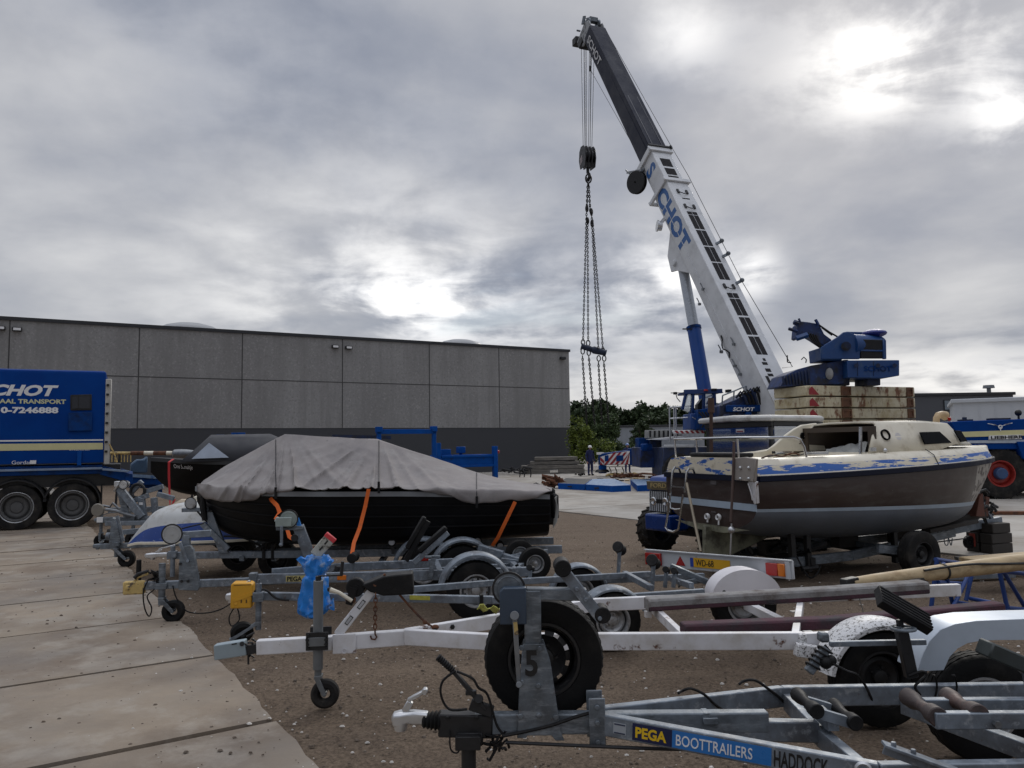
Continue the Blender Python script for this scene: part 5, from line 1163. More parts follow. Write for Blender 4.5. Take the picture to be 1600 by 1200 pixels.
# canvas cover
CV = [(307, 771, 762), (318, 779, 750), (345, 785, 733), (375, 784, 715), (400, 779, 702), (431, 770, 685), (445, 768, 678), (487, 765, 681), (540, 763, 684), (590, 762, 686), (625, 762, 698), (675, 770, 714), (742, 788, 737), (787, 784, 749), (840, 779, 757), (862, 766, 762)]
def cvs(u):
    u = u*(len(CV)-1); i = min(int(u), len(CV)-2); t = u-i; t2 = t
    return [CV[i][k]*(1-t2)+CV[i+1][k]*t2 for k in range(3)]
NU, NV = 240, 84
rings = []
pk = [hx(445, 679, 0), hx(590, 687, 0)]
for i in range(NU+1):
    px, hy, ry = cvs(i/NU); r_ = hx(px, ry, 0); b = .9; h_ = r_
    for _ in range(3):                                   # half beam where the hem hangs
        h_ = hx(px, hy, -b); lo, hi = 0.0, 1.0
        for _ in range(22):
            md = (lo+hi)/2
            if SB(md)[0] < h_.x: lo = md
            else: hi = md
        sb = SB(lo); b = sb[1]+.05
    gz = sb[2]+.05; hz = h_.z; ring = []
    for j in range(NV+1):
        s = j/NV*2-1; a = abs(s); sg = -1 if s < 0 else 1
        # taut from the ridge to the gunwale, then hanging
        if a < .84: k = a/.84; y = b*k; z = r_.z+(gz-r_.z)*k - .07*math.sin(k*PI)*max(0, r_.z-gz)
        else: k = (a-.84)/.16; y = b+.02*math.sin(k*PI); z = gz+(hz-gz)*k
        x = r_.x+(h_.x-r_.x)*min(1, a/.84)
        f = 0
        for p in pk:                                     # creases running from the two poles down to the hem
            dx = x-p.x; dz = p.z-z+.10; g = math.atan2(dx, dz); dd = math.hypot(dx, dz)
            w = math.exp(-((dx)/1.05)**2)*min(1, dd/.45)*min(1, a*1.6)
            c1 = 1-abs(math.sin(g*7.3+.6+sg*.7+.5*noise.noise((x, z*1.5, sg)))); c2 = 1-abs(math.sin(g*12.1+2.1+sg))
            f += w*(.085*c1*c1*c1+.050*c2*c2*c2*c2-.02)
        cr_ = 1-abs(noise.noise((x*1.7+z*1.2, z*2.6-x*.6, 4+sg))*2.2)
        f += (.020*max(0, cr_)**3+.012*noise.noise((x*3.0, z*3.0+s, 2))+.008*noise.noise((x*9, z*6+s, 6)))*min(1, a*2.0)
        if a > .80: f += .022*math.sin(x*17+3*noise.noise((x*2, 0, sg)))*(a-.80)/.20
        endb = max(0, 1-(x)/.75); f += endb*(.06*math.sin(min(1, a)*PI)+.022*math.sin(a*17+x*13+3*noise.noise((x*3, a*3, 1))))*a
        ring.append(V(x+f*.1, sg*(y+f) if a > .02 else y*sg, z+f*.45+(.008*noise.noise((x*4, s*3, 9)) if a < .9 else .016*noise.noise((x*6, sg, 3)))))
    rings.append(ring)
mb = MB(); mb.loft(rings, closed=False, cap=False)
for rr_ in (rings[0], rings[-1]): mb.add(rr_, [tuple(range(len(rr_)))])
cv = mb.build('boat_cover', canvas, None, ang=70); cv.location = BT.location; cv.rotation_euler = BT.rotation_euler
tag(cv, 'wrinkled grey canvas cover stretched over poles on the black boat', 'boat cover')
so_ = cv.modifiers.new('cloth', 'SOLIDIFY'); so_.thickness = .006
dk = mat('dark seam tape', (.03, .03, .033), .8)
for px0, py0, px1, py1 in ((431, 690, 431, 770), (590, 687, 593, 762), (725, 735, 746, 786)):
    i = min(range(NU+1), key=lambda i: abs(cvs(i/NU)[0]-px1)); r_ = rings[i]
    wire(cv, 'seam', [r_[j]+V(0, -.006, .006) for j in range(2, NV//2, 3)], .005, dk)
    e_ = r_[1]; mb = MB(); mb.beam(e_+V(0, -.02, .07), e_+V(0, -.015, -.07), .03, .012, (0, 1, 0)); mb.build('cover_strap', rubber, cv)
# orange lashing straps
def strap(nm, label, pts, w, m, cat='lashing strap', group=None):
    mb = MB(); P = [Vector(p) for p in pts]; rings = []
    for i, p in enumerate(P):
        d = (P[min(i+1, len(P)-1)]-P[max(i-1, 0)]).normalized(); s = d.cross(V(0, 1, 0)).normalized()
        rings.append([p-s*w/2+V(0, -.002, 0), p+s*w/2+V(0, -.002, 0), p+s*w/2+V(0, .002, 0), p-s*w/2+V(0, .002, 0)])
    mb.loft(rings); o = mb.build(nm, m, None); tag(o, label, cat, group); return o
wb = lambda px, py, Y: at(px, py, Y)
GS = 'lashing straps on the boats'
s1 = strap('lashing_strap', 'orange lashing strap down the middle of the black covered hull', [wb(576, 764, 9.36), wb(571, 790, 9.37), wb(562, 825, 9.3), wb(553, 848, 9.2), wb(550, 866, 9.1)], .046, strapo, group=GS)
mb = MB(); 
s2 = strap('lashing_strap', 'orange lashing strap slanting down from the stern of the black covered hull', [wb(805, 784, 9.45), wb(790, 815, 9.45), wb(778, 840, 9.5), wb(769, 853, 9.6)], .044, strapo, group=GS)
s3 = strap('lashing_strap', 'loose twisted orange strap hanging by the bow of the black covered hull', [wb(421, 774, 9.6), wb(424, 781, 9.55), wb(433, 790, 9.45), wb(437, 800, 9.4), wb(430, 808, 9.3), wb(446, 818, 9.2), wb(452, 838, 9.1), wb(458, 842, 9.0)], .05, strapo, group=GS)
s4 = strap('lashing_strap', 'orange strap end trailing behind the winch post with the blue bag', [wb(470, 840, 8.9), wb(478, 850, 8.85), wb(490, 860, 8.8), wb(500, 872, 8.8)], .046, strapo, group=GS)
# winch stand seen against the black hull (on the PEGA trailer)
T4 = [o for o in COL.objects if o.get('label', '').startswith('galvanised boat trailer with a faded')][0]
Q = lambda px, py, yl=0: q(T4, px, py, yl)
a, b = Q(486, 872, .15), Q(466, 822, .15); bar(T4, 'mast_post', V(Q(492, 890, .15).x, .15, Q(492, 890, .15).z), b, .07, .12, galv, (1, 0, 0), .005)
mb = MB(); mb.beam(Q(432, 825, .12), Q(474, 824, .12), .10, .045); mb.build('winch_shelf', galvn, T4, bevel=.004)
winch(T4, Q(452, 810, .10), .10, .13, alum, mat('greenish zinc gear', (.30, .35, .33), .45, .3, .15, 8, .05), crank=False)
mb = MB(); mb.box(Q(444, 815, .06), (.17, .12, .10)); mb.tube([Q(429, 813, .02), Q(436, 815, .02), Q(446, 818, .02)], .015); mb.build('winch_body', MC['greenish zinc gear'], T4, bevel=.01)
mb = MB(); mb.beam(Q(440, 822, .0), Q(440, 850, .0), .03, .03, (1, 0, 0)); mb.sphere(Q(439, 851, 0), .022); mb.build('crank', galv, T4, bevel=.003)
mb = MB(); roller(mb, Q(461, 840, .12), (0, 1, 0), .04, .1); mb.build('roller', dsteel, T4)
mb = MB(); mb.beam(Q(464, 810, .1), Q(468, 822, .1), .05, .04, (1, 0, 0)); mb.build('blue_webbing', bagm, T4)

# ================================================================ UPTURNED DINGHY
DN = thing('upturned_dinghy', 'small white and blue dinghy lying upside down on a low trailer', 'dinghy', (-5.75, 11.4, 0), R_(3))
Q = lambda px, py, yl=0: q(DN, px, py, yl)
tip = Q(199, 851, -.05); LD = Q(440, 845, -.65).x
zr = Q(300, 848, -.6).z
sts = [(tip.x, .02, tip.z, .01, tip.z+.015, tip.z+.03), (tip.x+.22, .24, zr-.02, .16, zr+.13, zr+.22), (tip.x+.48, .42, zr, .34, zr+.26, zr+.45), (tip.x+1.0, .60, zr+.02, .50, zr+.34, zr+.55), (tip.x+1.7, .68, zr+.04, .57, zr+.37, zr+.58), (LD-.1, .62, zr+.06, .53, zr+.36, zr+.55)]
mb = MB(); rg, SD = hull(mb, sts, 12, 36, mis=lambda i, k: 1 if (k < 5 or k > 18) else 0); mb.add(rg[-1], [tuple(range(len(rg[-1])))])
mb.build('hull', [dgel, dgelb], DN, ang=55)
mb = MB()
for sg in (-1, 1):
    mb.loft([[V(SD(u/36)[0], sg*SD(u/36)[1], SD(u/36)[2])+d for d in (V(0, 0, -.035), V(0, sg*.03, -.03), V(0, sg*.03, 0), V(0, 0, .004))] for u in range(37)])
mb.build('gunwale', cream, DN)
mb = MB(); mb.box((LD-.9, .1, zr+.58), (1.1, .18, .05)); mb.build('keel_strip', cream, DN, bevel=.01)
cp = thing('cream_hatch', 'cream moulded hatch leaning on the upturned dinghy', 'hatch', (DN.location.x, DN.location.y, 0), 0)
mb = MB(); mb.prism([at(x, y, 11.9) for x, y in ((252, 798), (283, 780), (352, 783), (345, 797), (318, 801), (258, 801))], (0, 1, .2), .10); mb2 = mb.build('moulding', mat('peach cream moulding', (.50, .41, .30), .5, 0, .1, 4, .05), None, bevel=.03)
mb2.data.transform(Matrix.Translation(-cp.location)); mb2.parent = cp
mb = MB(); mb.prism([at(x, y, 12.05)-cp.location for x, y in ((328, 783), (386, 780), (398, 795), (325, 798))], (0, 1, .2), .08); mb.build('panel', cream, cp, bevel=.02)

# ================================================================ SMALL TRAILERS FAR LEFT
def small_trailer(label, x, y, rz, pts): 
    T = thing('boat_trailer', label, 'boat trailer', (x, y, 0), rz, 'boat trailers parked in the yard'); return T, (lambda px, py, yl=0: q(T, px, py, yl))
T, Q = small_trailer('low galvanised trailer carrying the upturned dinghy, jockey wheel on the slab edge', -6.8, 12.1, R_(4), 0)
a = Q(145, 853); coupling(T, a.x, a.z, .3, galvn); bar(T, 'drawbar', Q(158, 854), Q(300, 848), .07, .08, galvn); bar(T, 'drawbar', Q(300, 848), Q(520, 845), .07, .08, galvn)
c = Q(182, 850, -.05); jockey(T, c.x, -.05, c.z+.1, c.z, .125, .13, m=galvn, poleR=.03, handle=False, fwd=.16)
mb = MB(); mb.prism([Q(x, y, -.04) for x, y in ((172, 848), (191, 848), (184, 815), (178, 808), (175, 820))], (0, 1, 0), .09); mb.build('winch_post', galvn, T, bevel=.005)
mb = MB(); mb.beam(Q(183, 806, -.05), Q(192, 846, -.05), .03, .05, (1, 0, 0)); mb.cyl(Q(167, 838, 0), Q(173, 838, 0), .06); mb.build('stay', galv, T)
bars(T, 'cross_member', [(Q(190, 832, .4), Q(230, 828, .4)), (V(Q(400, 846).x, -.6, .38), V(Q(400, 846).x, .6, .38))], .07, .08)
for s in (-.75, .75): wheel(T, (Q(395, 846, 0).x, s, .25), .25, .15, (0, 1, 0), rimb, dtyre, .55)
mb = MB(); mb.beam((Q(395, 846, 0).x, -.75, .26), (Q(395, 846, 0).x, .75, .26), .06, .06); mb.beam((Q(395, 846, 0).x, .0, .26), (Q(395, 846, 0).x, .0, .40), .10, .10, (1, 0, 0)); mb.build('axle', galvn, T)
p = Q(171, 838, .5); wheel(T, (p.x, .5, p.z), .12, .07, (1, .3, 0), rimb, dtyre, .5, name='support_wheel'); mb = MB(); mb.beam(p, Q(190, 832, .4), .04, .04); mb.build('wheel_arm', galvn, T)
T, Q = small_trailer('galvanised trailer with a tall slanted winch post near the lorry tail', -8.0, 14.6, R_(4), 0)
a = Q(147, 812); coupling(T, a.x, a.z, .3, galvn); bar(T, 'drawbar', Q(158, 812), Q(330, 811), .08, .10, galvn)
mb = MB(); mb.box(Q(156, 812, -.06), (.11, .01, .10)); mb.build('sticker', white, T)
c = Q(158, 815, .05); jockey(T, c.x, .05, c.z+.2, c.z, .11, .12, m=galvn, poleR=.03, handle=False, fwd=.0)
mb = MB(); mb.lathe([(-.03, .002), (-.03, .11), (0, .125), (.03, .11), (.03, .002)], Q(153, 797), (0, 1, 0), 20); mb.build('nose_roller', mat('worn grey roller', (.20, .18, .15), .6), T)
a, b = Q(222, 808, -.05), Q(186, 762, -.05); bar(T, 'winch_post', a, b, .08, .13, galv, (1, 0, 0)); mb = MB(); mb.prism([Q(x, y, -.02) for x, y in ((184, 770), (192, 772), (206, 808), (194, 808))], (0, 1, 0), .06); mb.build('post_plate', galvn, T)
winch(T, Q(195, 757, -.06), .085, .14, alum, alum, crank=False); mb = MB(); mb.tube([Q(178, 768, -.1), Q(184, 758, -.12), Q(190, 752, -.1)], .022); mb.box(Q(186, 756, -.04), (.14, .12, .10)); mb.build('winch_body', alum, T, bevel=.01)
mb = MB(); mb.prism([Q(x, y, .1) for x, y in ((215, 810), (230, 810), (226, 779), (217, 776))], (0, 1, 0), .10); mb.prism([Q(x, y, .2) for x, y in ((239, 806), (247, 806), (245, 777), (236, 778))], (0, 1, 0), .10); mb.build('guide_plate', galv, T, bevel=.01)
mb = MB(); mb.box(Q(220, 787, .04), (.07, .008, .05)); mb.build('label', white, T)
bars(T, 'support_arm', [(Q(210, 782, .1), Q(232, 774, .1)), (Q(246, 772, .15), Q(272, 779, .15)), (Q(228, 768, .3), Q(255, 760, .3)), (Q(200, 775, .3), Q(222, 752, .3))], .07, .09)
mb = MB(); mb.tube([Q(165, 796, -.08), Q(180, 798, -.1), Q(200, 804, -.1), Q(212, 807, -.1)], .03); mb.tube([Q(160, 790, .1), Q(172, 792, .1), Q(176, 786, .1), Q(186, 795, .1)], .022); mb.build('linkage', steel, T)
mb = MB(); p = Q(215, 767, .25); mb.tube([p+V(math.cos(g)*.13, 0, math.sin(g)*.13) for g in [i*2*PI/18 for i in range(18)]], .028, 8, closed=True); mb.build('coiled_hose', dsteel, T)
bars(T, 'side_beam', [(Q(165, 818, -.15), Q(300, 816, -.3)), (Q(215, 810, .3), Q(330, 806, .4))], .06, .08)
p = Q(208, 826, -.1); wheel(T, (p.x, -.1, .14), .14, .10, (0, 1, 0), rimb, dtyre, .5, name='support_wheel'); mb = MB(); mb.beam((p.x, -.1, .14), (p.x, -.1, .55), .05, .05, (1, 0, 0)); mb.build('wheel_leg', galvn, T)
for s in (-.8, .8): wheel(T, (Q(330, 812).x+.5, s, .28), .28, .16, (0, 1, 0), rimb, dtyre, .55)
mb = MB(); mb.beam((Q(330, 812).x+.5, -.8, .3), (Q(330, 812).x+.5, .8, .3), .06, .06); mb.beam(Q(320, 811), V(Q(330, 812).x+.6, 0, .3), .08, .08); mb.build('axle', galvn, T)
# dark scrap: bent pipes on the ground behind
# ================================================================ BLACK BOAT WITH DARK CANVAS TOP
BB = thing('motor_launch', 'black launch with dark canvas top and white name lettering on its bow', 'boat', (*at(248, 740, 17.2).xy, 0), R_(14))
Q = lambda px, py, yl=0: q(BB, px, py, yl)
b0 = Q(236, 717, 0); zk_ = Q(300, 778, 0).z
st = [(b0.x, .04, b0.z, .02, b0.z-.15, b0.z-.3), (b0.x+.35, .36, b0.z-.02, .16, b0.z-.55, zk_+.25), (b0.x+.9, .72, b0.z-.06, .46, zk_+.32, zk_+.06), (b0.x+1.9, .98, b0.z-.10, .80, zk_+.25, zk_), (b0.x+3.2, 1.02, b0.z-.11, .88, zk_+.24, zk_), (b0.x+5.4, .95, b0.z-.09, .84, zk_+.26, zk_+.04)]
mb = MB(); rg, SL = hull(mb, st, 12, 36); mb.add(rg[-1], [tuple(range(len(rg[-1])))]); mb.loft([[r[0], r[0]*.5+r[-1]*.5+V(0, 0, .04), r[-1]] for r in rg], closed=False, cap=False); mb.build('hull', hullb, BB, ang=50)
mb = MB()
for sg in (-1, 1): mb.loft([[V(SL(u/36)[0], sg*(SL(u/36)[1]+.01), SL(u/36)[2])+d for d in (V(0, -.03, -.05), V(0, .03, -.05), V(0, .03, .03), V(0, -.03, .03))] for u in range(37)])
mb.build('gunwale', mat('dark grey gunwale', (.03, .031, .033), .5), BB)
# canvas top: front window panel, roof
w0, w1, w2, w3 = Q(284, 719, -.75), Q(327, 684, -.55), Q(420, 683, -.55), Q(470, 702, -.75)
def mir(p): return V(p.x, -p.y, p.z)
tp0 = [w0, w1, w2, w3]; rings = []
for (p, dz) in ((w0, .0), (w0+(w1-w0)*.5, .05), (w1, .07), (w2, .08), (w2+(w3-w2)*.6, .06), (w3+V(.9, 0, -.55), .05)):
    base_y = -.98; zb = b0.z-.06; yy = p.y
    rings.append([V(p.x+.25*(0 if p is w0 else 1), base_y, zb), V(p.x, yy, max(p.z, zb+.01)), V(p.x, yy*.5, p.z+dz), V(p.x, -yy*.5, p.z+dz), V(p.x, -yy, max(p.z, zb+.01)), V(p.x+.25*(0 if p is w0 else 1), -base_y, zb)])
mb = MB(); mb.loft(rings, closed=False, cap=False)
cn = mb.build('canvas_top', dcanvas, BB, ang=60); s_ = cn.modifiers.new('thick', 'SOLIDIFY'); s_.thickness = .012
a, b, c = Q(300, 717, -.97), Q(327, 692, -.74), Q(358, 715, -.99)
mb = MB(); mb.prism([a+V(0, -.03, .0), b+V(0, -.03, 0), c+V(0, -.03, 0)], (c-a).cross(b-a), .01); mb.build('window', mat('hazy clear window', (.20, .235, .29), .15, 0, .15, 4, .05), cn)
p = Q(273, 737, -.5); xx = (Q(306, 738, -.80)-Q(272, 734, -.45)); 
SLx = lambda x: min((SL(u/200) for u in range(201)), key=lambda s: abs(s[0]-x))
t0, t1 = Q(272, 736, -.42).x, Q(306, 738, -.72).x
def side_pt(x, zf=.32):
    s = SLx(x); return V(s[0], -(s[1]+(s[3]-s[1])*zf+math.sin(zf*PI)*.03*s[1])-.012, s[2]+(s[4]-s[2])*zf)
a, b = side_pt(t0, .30), side_pt(t1, .34); c = side_pt(t0, .2)
text('Ons Schuitje', .135, a+V(0, -.01, 0), b-a, c-a, white, BB, bold=.0, xs=(b-a).length/.80)
o = strap('lashing_strap', 'red lashing strap hanging down the bow of the black launch', [at(271, 717, 16.6), at(264, 722, 16.4), at(264, 745, 16.4), at(265, 770, 16.4), at(266, 795, 15.5), at(273, 780, 15.6)], .05, strapr, group=GS)
# its trailer: just the beam and post in view
BT2 = thing('boat_trailer', 'trailer mostly hidden under the black launch with the dark canvas top', 'boat trailer', (BB.location.x, BB.location.y, 0), R_(14), 'boat trailers parked in the yard')
bar(BT2, 'keel_beam', V(-1.0, 0, .5), V(5, 0, .45), .10, .12, galvn); bars(BT2, 'cross_member', [(V(1.6, -.9, .55), V(1.6, .9, .55)), (V(3.6, -.9, .5), V(3.6, .9, .5))], .08, .10)
mb = MB()
for x_ in (1.6, 3.6): mb.beam((x_, 0, .5), (x_, 0, zk_+.04), .2, .12, (1, 0, 0))
mb.build('keel_block', woodd, BT2)
for s in (-.85, .85): wheel(BT2, (3.0, s, .3), .3, .17, (0, 1, 0), rimb, dtyre, .55)
mb = MB(); mb.beam((3.0, -.8, .32), (3.0, .8, .32), .07, .07); mb.build('axle', galvn, BT2)

# ================================================================ BLUE LORRY TRAILER
TR = thing('lorry_trailer', 'big blue box lorry trailer lettered SCHOT in white with a yellow stripe', 'lorry', (-10.6, 19.6, 0), R_(26.5))
Q = lambda px, py, yl=0: q(TR, px, py, yl)
LY = -1.25                                               # near side wall
e0, e1 = Q(166, 585, LY), Q(166, 722, LY); tl = Q(0, 577, LY); zt, zb = (Q(150, 579, LY)).z, Q(100, 724, LY).z
X1 = e0.x; X0 = X1-9.0
mb = MB(); r = .10
pr = [(LY, zb), (LY, zt-r), (LY+.03, zt-r*.3), (LY+r, zt), (-LY-r, zt), (-LY-.03, zt-r*.3), (-LY, zt-r), (-LY, zb)]
mb.loft([[V(x, y, z) for y, z in pr] for x in (X0, X1-.14, X1-.05, X1)])
for v_ in mb.v:
    if v_.x > X1-.02 and v_.z > zt-.02: v_.z -= .05
body = mb.build('box_body', navy, TR, bevel=.012, ang=30)
def side(px, py): return Q(px, py, LY)
def panel(name, pts, m, off, th, par, bev=0):
    mb = MB(); mb.prism([side(x, y)+V(0, -off, 0) for x, y in pts], (0, 1, 0), th); return mb.build(name, m, par, bevel=bev)
zy0, zy1 = side(100, 703).z, side(100, 692.5).z
def hband(name, x0, x1, z0, z1, m, off=.003, th=.004, par=None):
    mb = MB(); mb.box(((x0+x1)/2, LY-off, (z0+z1)/2), (x1-x0, th, z1-z0)); return mb.build(name, m, par or body)
hband('yellow_stripe', X0+.1, X1-.03, zy0, zy1, paleyel); hband('white_line', X0+.1, X1-.03, zy1+.05, zy1+.085, white)
zs = side(80, 618).z
h1 = side(40, 602.5).z-side(40, 618).z
text('SCHOT', h1/.70, V(side(84, 601).x, LY-.003, zs), (1, 0, 0), (0, 0, 1), white, body, bold=.045, shear=.28, xs=1.34, align='RIGHT')
z_ = side(60, 630.5).z; h2 = side(60, 624).z-z_
text('SPECIAAL TRANSPORT', h2/.70, V(side(103, 627).x, LY-.003, z_), (1, 0, 0), (0, 0, 1), mat('pale yellow lettering', (.58, .58, .36), .5), body, bold=.035, xs=1.22, align='RIGHT')
z_ = side(50, 645).z; h3 = side(50, 636.5).z-z_
text('0-7246888', h3/.70, V(side(91, 641).x, LY-.003, z_), (1, 0, 0), (0, 0, 1), white, body, bold=.045, xs=1.45, align='RIGHT')
a, b = side(108, 704), side(146, 704); text('www.schot1.com', .085, V(a.x, LY-.003, a.z), (1, 0, 0), (0, 0, 1), white, body, bold=.01, xs=(b.x-a.x)/.70)
wf = panel('window', [(110, 617), (143.5, 616), (143.5, 641), (110, 641.5)], black, .012, .03, body, .03)
panel('pane', [(113, 620), (140.5, 619), (140.5, 638), (113, 638.5)], mat('tinted lorry glass', (.018, .02, .026), .12, 0, .2, 3), .03, .012, wf); panel('glazing_bar', [(122, 619), (123.3, 619), (123.3, 638), (122, 638)], black, .038, .012, wf)
panel('hatch', [(107, 645), (144, 644), (144, 673), (107, 673.5)], cblue, .025, .06, body, .008)
# corner post with rope cleats
mb = MB(); mb.box((X1+.06, LY+.06, (zb+zt)/2-.12), (.13, .14, zt-zb-.15)); cpst = mb.build('corner_post', mat('off white corner post', (.44, .42, .38), .5, 0, .15, 4, .05), TR, bevel=.015)
for k in range(8):
    mb = MB(); mb.box((X1+.04, LY-.03, zt-.35-k*(zt-zb-.5)/7.5), (.06, .05, .05)); mb.build('cleat', black, cpst)
# chassis rail stepping down to the tail
zc0, zc1 = side(100, 726).z, side(100, 737).z
xk = side(160, 725).x; xe = side(202, 737).x; ze = side(202, 738).z
for y_ in (LY+.10, -LY-.10):
    mb = MB(); mb.beam((X0, y_, (zb+zc1)/2-.06), (xk, y_, (zb+zc1)/2-.06), .12, zb-zc1+.02); mb.beam((xk-.02, y_, (zb+zc1)/2-.08), (xe, y_, ze-.14), .11, .22); mb.build('chassis_rail', cblue, TR, bevel=.01)
mb = MB(); mb.beam((xe, LY, ze-.16), (xe, -LY, ze-.16), .16, .26); mb.build('tail_beam', cblue, TR, bevel=.01)
mb = MB(); zrl = zb-.03; mb.box(((X0+xk)/2, LY-.012, side(100, 733).z), (xk-X0, .05, .05)); mb.beam((xk, LY-.012, side(165, 733).z), (xe, LY-.01, ze+.02), .05, .05); mb.build('side_rail', mat('pale blue side rail', (.20, .26, .36), .5, .1, .15, 5, .05), TR, bevel=.005)
mb = MB(); mb.box((side(124, 715).x, LY-.03, side(124, 716).z), (.09, .05, .34)); mb.build('bracket', bblue, TR, bevel=.006)
mb = MB(); mb.box(((X0+xe)/2, 0, zb-.30), (xe-X0-.4, 2.0, .5)); mb.build('underframe', blackp, TR)
a = side(18, 723.5); text('Gordana', .12, V(a.x, LY-.04, a.z-.03), (1, 0, 0), (0, 0, 1), white, TR, xs=1.1); mb = MB(); mb.box((side(52, 722).x, LY-.032, side(52, 722).z), (.12, .02, .08)); mb.build('sticker', white, TR)
# twin axles
Rw = 0.0
for px, py in ((113, 781), (25, 784), (-66, 787)):
    p = side(px, py); Rw = p.z
    wheel(TR, (p.x, LY+.18, .525), .525, .30, (0, 1, 0), mat('dusty grey lorry rim', (.10, .10, .10), .6, .2, .2, 6, .05) if px == 113 else MC['dusty grey lorry rim'], dtyre, .60, .012, hub=.42, bolts=10, n=72, dish=-.06)
    wheel(TR, (p.x, -LY-.18, .525), .525, .30, (0, 1, 0), MC['dusty grey lorry rim'], dtyre, .60, .012, hub=.42, bolts=10, n=56, face=1)
    fender(TR, (p.x, LY+.18, .56), .60, .36, R_(8), R_(172), dsteel, lip=.03)
    mb = MB(); mb.beam((p.x, LY+.3, .525), (p.x, -LY-.3, .525), .14, .14); mb.build('axle', dsteel, TR)
mb = MB(); p = side(158, 780); mb.box((p.x, LY+.18, .62), (.03, .36, .75)); mb.build('mud_flap', rubber, TR)
mb = MB()
for px in (113, 25): p = side(px, 784); mb.lathe([(LY+.035, .36), (LY+.02, .345), (LY+.035, .33)], (p.x, 0, .525), (0, 1, 0), 40)
mb.build('rim_ring', rimm, TR)
# yellow rope and cable from the corner post
wire(TR, 'yellow_rope', [V(X1+.1, LY, zb+.45), V(X1+.22, LY, zb+.2), V(X1+.28, LY, zb)], .02, oldyel)

# ================================================================ RED AND WHITE POLE ON TRESTLES, BLUE MACHINES BY THE WALL
PB = thing('barrier_pole', 'long red and white striped pole resting level between the lorry tail and the launch', 'barrier pole', at(210, 709, 26), R_(10))
Q = lambda px, py, yl=0: q(PB, px, py, yl)
a, b = Q(172, 708), Q(318, 708); 
cols = [(.0, .08, oldyel), (.08, .22, oldyel), (.22, .36, rustm), (.36, .46, cream), (.46, .60, rustm), (.60, .72, cream), (.72, .82, rustm), (.82, 1, dsteel)]
mb = MB(); mb.cyl(a, b, .055, None, 12, 0); ms_ = [rustm, cream]
mb = MB()
for k, (t0, t1, m) in enumerate(cols): mb.cyl(a+(b-a)*t0, a+(b-a)*t1, .07 if k > 1 else .05, None, 12, {oldyel.name: 0, rustm.name: 1, cream.name: 2, dsteel.name: 3}[m.name])
mb.build('pole', [oldyel, rustm, cream, dsteel], PB)
mb = MB()
for k in range(7): p = a+(b-a)*(.02+.033*k); mb.beam(p, V(p.x, p.y, p.z-.30), .03, .03, (1, 0, 0))
mb.build('fringe', oldyel, PB)
mb = MB(); p = Q(282, 709); mb.lathe([(-.25, .10), (-.2, .15), (0, .16), (.2, .15), (.45, .11), (.5, .07)], p, (1, 0, 0), 18); mb.build('clamp', steel, PB)
mb = MB()
for t in (.1, .9): p = a+(b-a)*t; mb.beam(p, V(p.x, .25, -at(210, 709, 26).z), .06, .06, (1, 0, 0)); mb.beam(p, V(p.x, -.25, -at(210, 709, 26).z), .06, .06, (1, 0, 0))
mb.build('stand', dsteel, PB)
def machine(label, name, cat, px, py, Y): 
    p = at(px, py, Y); return thing(name, label, cat, (p.x, p.y, 0), R_(28))
MG = machine('blue winch unit with a rounded drum guard between the lorry tail and the launch', 'winch_unit', 'winch', 225, 740, 23); Q = lambda px, py, yl=0: q(MG, px, py, yl)
mb = MB(); a, b = Q(204, 718), Q(229, 738); mb.prism([V(a.x, 0, b.z), V(b.x, 0, b.z), V(b.x, 0, a.z+.1), V(b.x-.1, 0, a.z), V(a.x+.15, 0, a.z), V(a.x, 0, a.z-.15)], (0, 1, 0), .9); mb.build('drum_guard', mat('faded grey blue paint', (.045, .09, .15), .6, 0, .2, 5, .05), MG, bevel=.03)
mb = MB(); mb.beam(Q(200, 750), Q(258, 752), .8, .22); mb.beam(Q(200, 758), Q(255, 760), .6, .12); mb.beam(Q(206, 740), Q(206, 775), .12, .12, (1, 0, 0)); mb.beam(Q(250, 752), Q(250, 775), .12, .12, (1, 0, 0)); mb.build('base_frame', cblue, MG, bevel=.01)
mb = MB(); mb.beam(Q(207, 743, -.42), Q(250, 746, -.42), .03, .09); mb.build('white_band', wblue, MG)
mb = MB(); mb.tube([Q(240, 738), Q(248, 731), Q(254, 735), Q(252, 748)], .05); mb.build('pipe', galv, MG)
GF = machine('tall blue rectangular steel frame standing behind the covered boat', 'gantry', 'gantry', 640, 700, 33); Q = lambda px, py, yl=0: q(GF, px, py, yl)
mb = MB()
for px in (592, 678): mb.beam(Q(px, 675, -.4), V(Q(px, 675, -.4).x, -.4, 0), .16, .16, (1, 0, 0))
mb.beam(Q(588, 674.5, -.4), Q(681, 674, -.4), .16, .20); mb.box(Q(592, 671, -.4), (.24, .3, .22)); mb.box(Q(677.5, 670, -.4), (.24, .3, .22)); mb.build('frame', bblue, GF, bevel=.01)
mb = MB(); mb.beam(Q(520, 682, .6), Q(610, 684, .6), .2, .16); mb.build('top_rail', dblue, GF); mb = MB(); mb.beam(Q(530, 683, .6), V(Q(530, 683, .6).x, .6, 0), .14, .14, (1, 0, 0)); mb.build('post', dblue, GF); 
mb = MB(); mb.box(Q(345, 690, 1.0), (.35, .35, .55)); mb.box(Q(372, 684, 1.0), (.5, .35, .4)); mb.beam(Q(320, 698, 1.0), Q(530, 690, 1.0), .3, .3); mb.build('sled_beam', bblue, GF, bevel=.01)
mb = MB(); mb.beam(Q(325, 698, 1.0), V(Q(325, 698, 1.0).x, 1.0, 0), .2, .2, (1, 0, 0)); mb.build('post', bblue, GF)
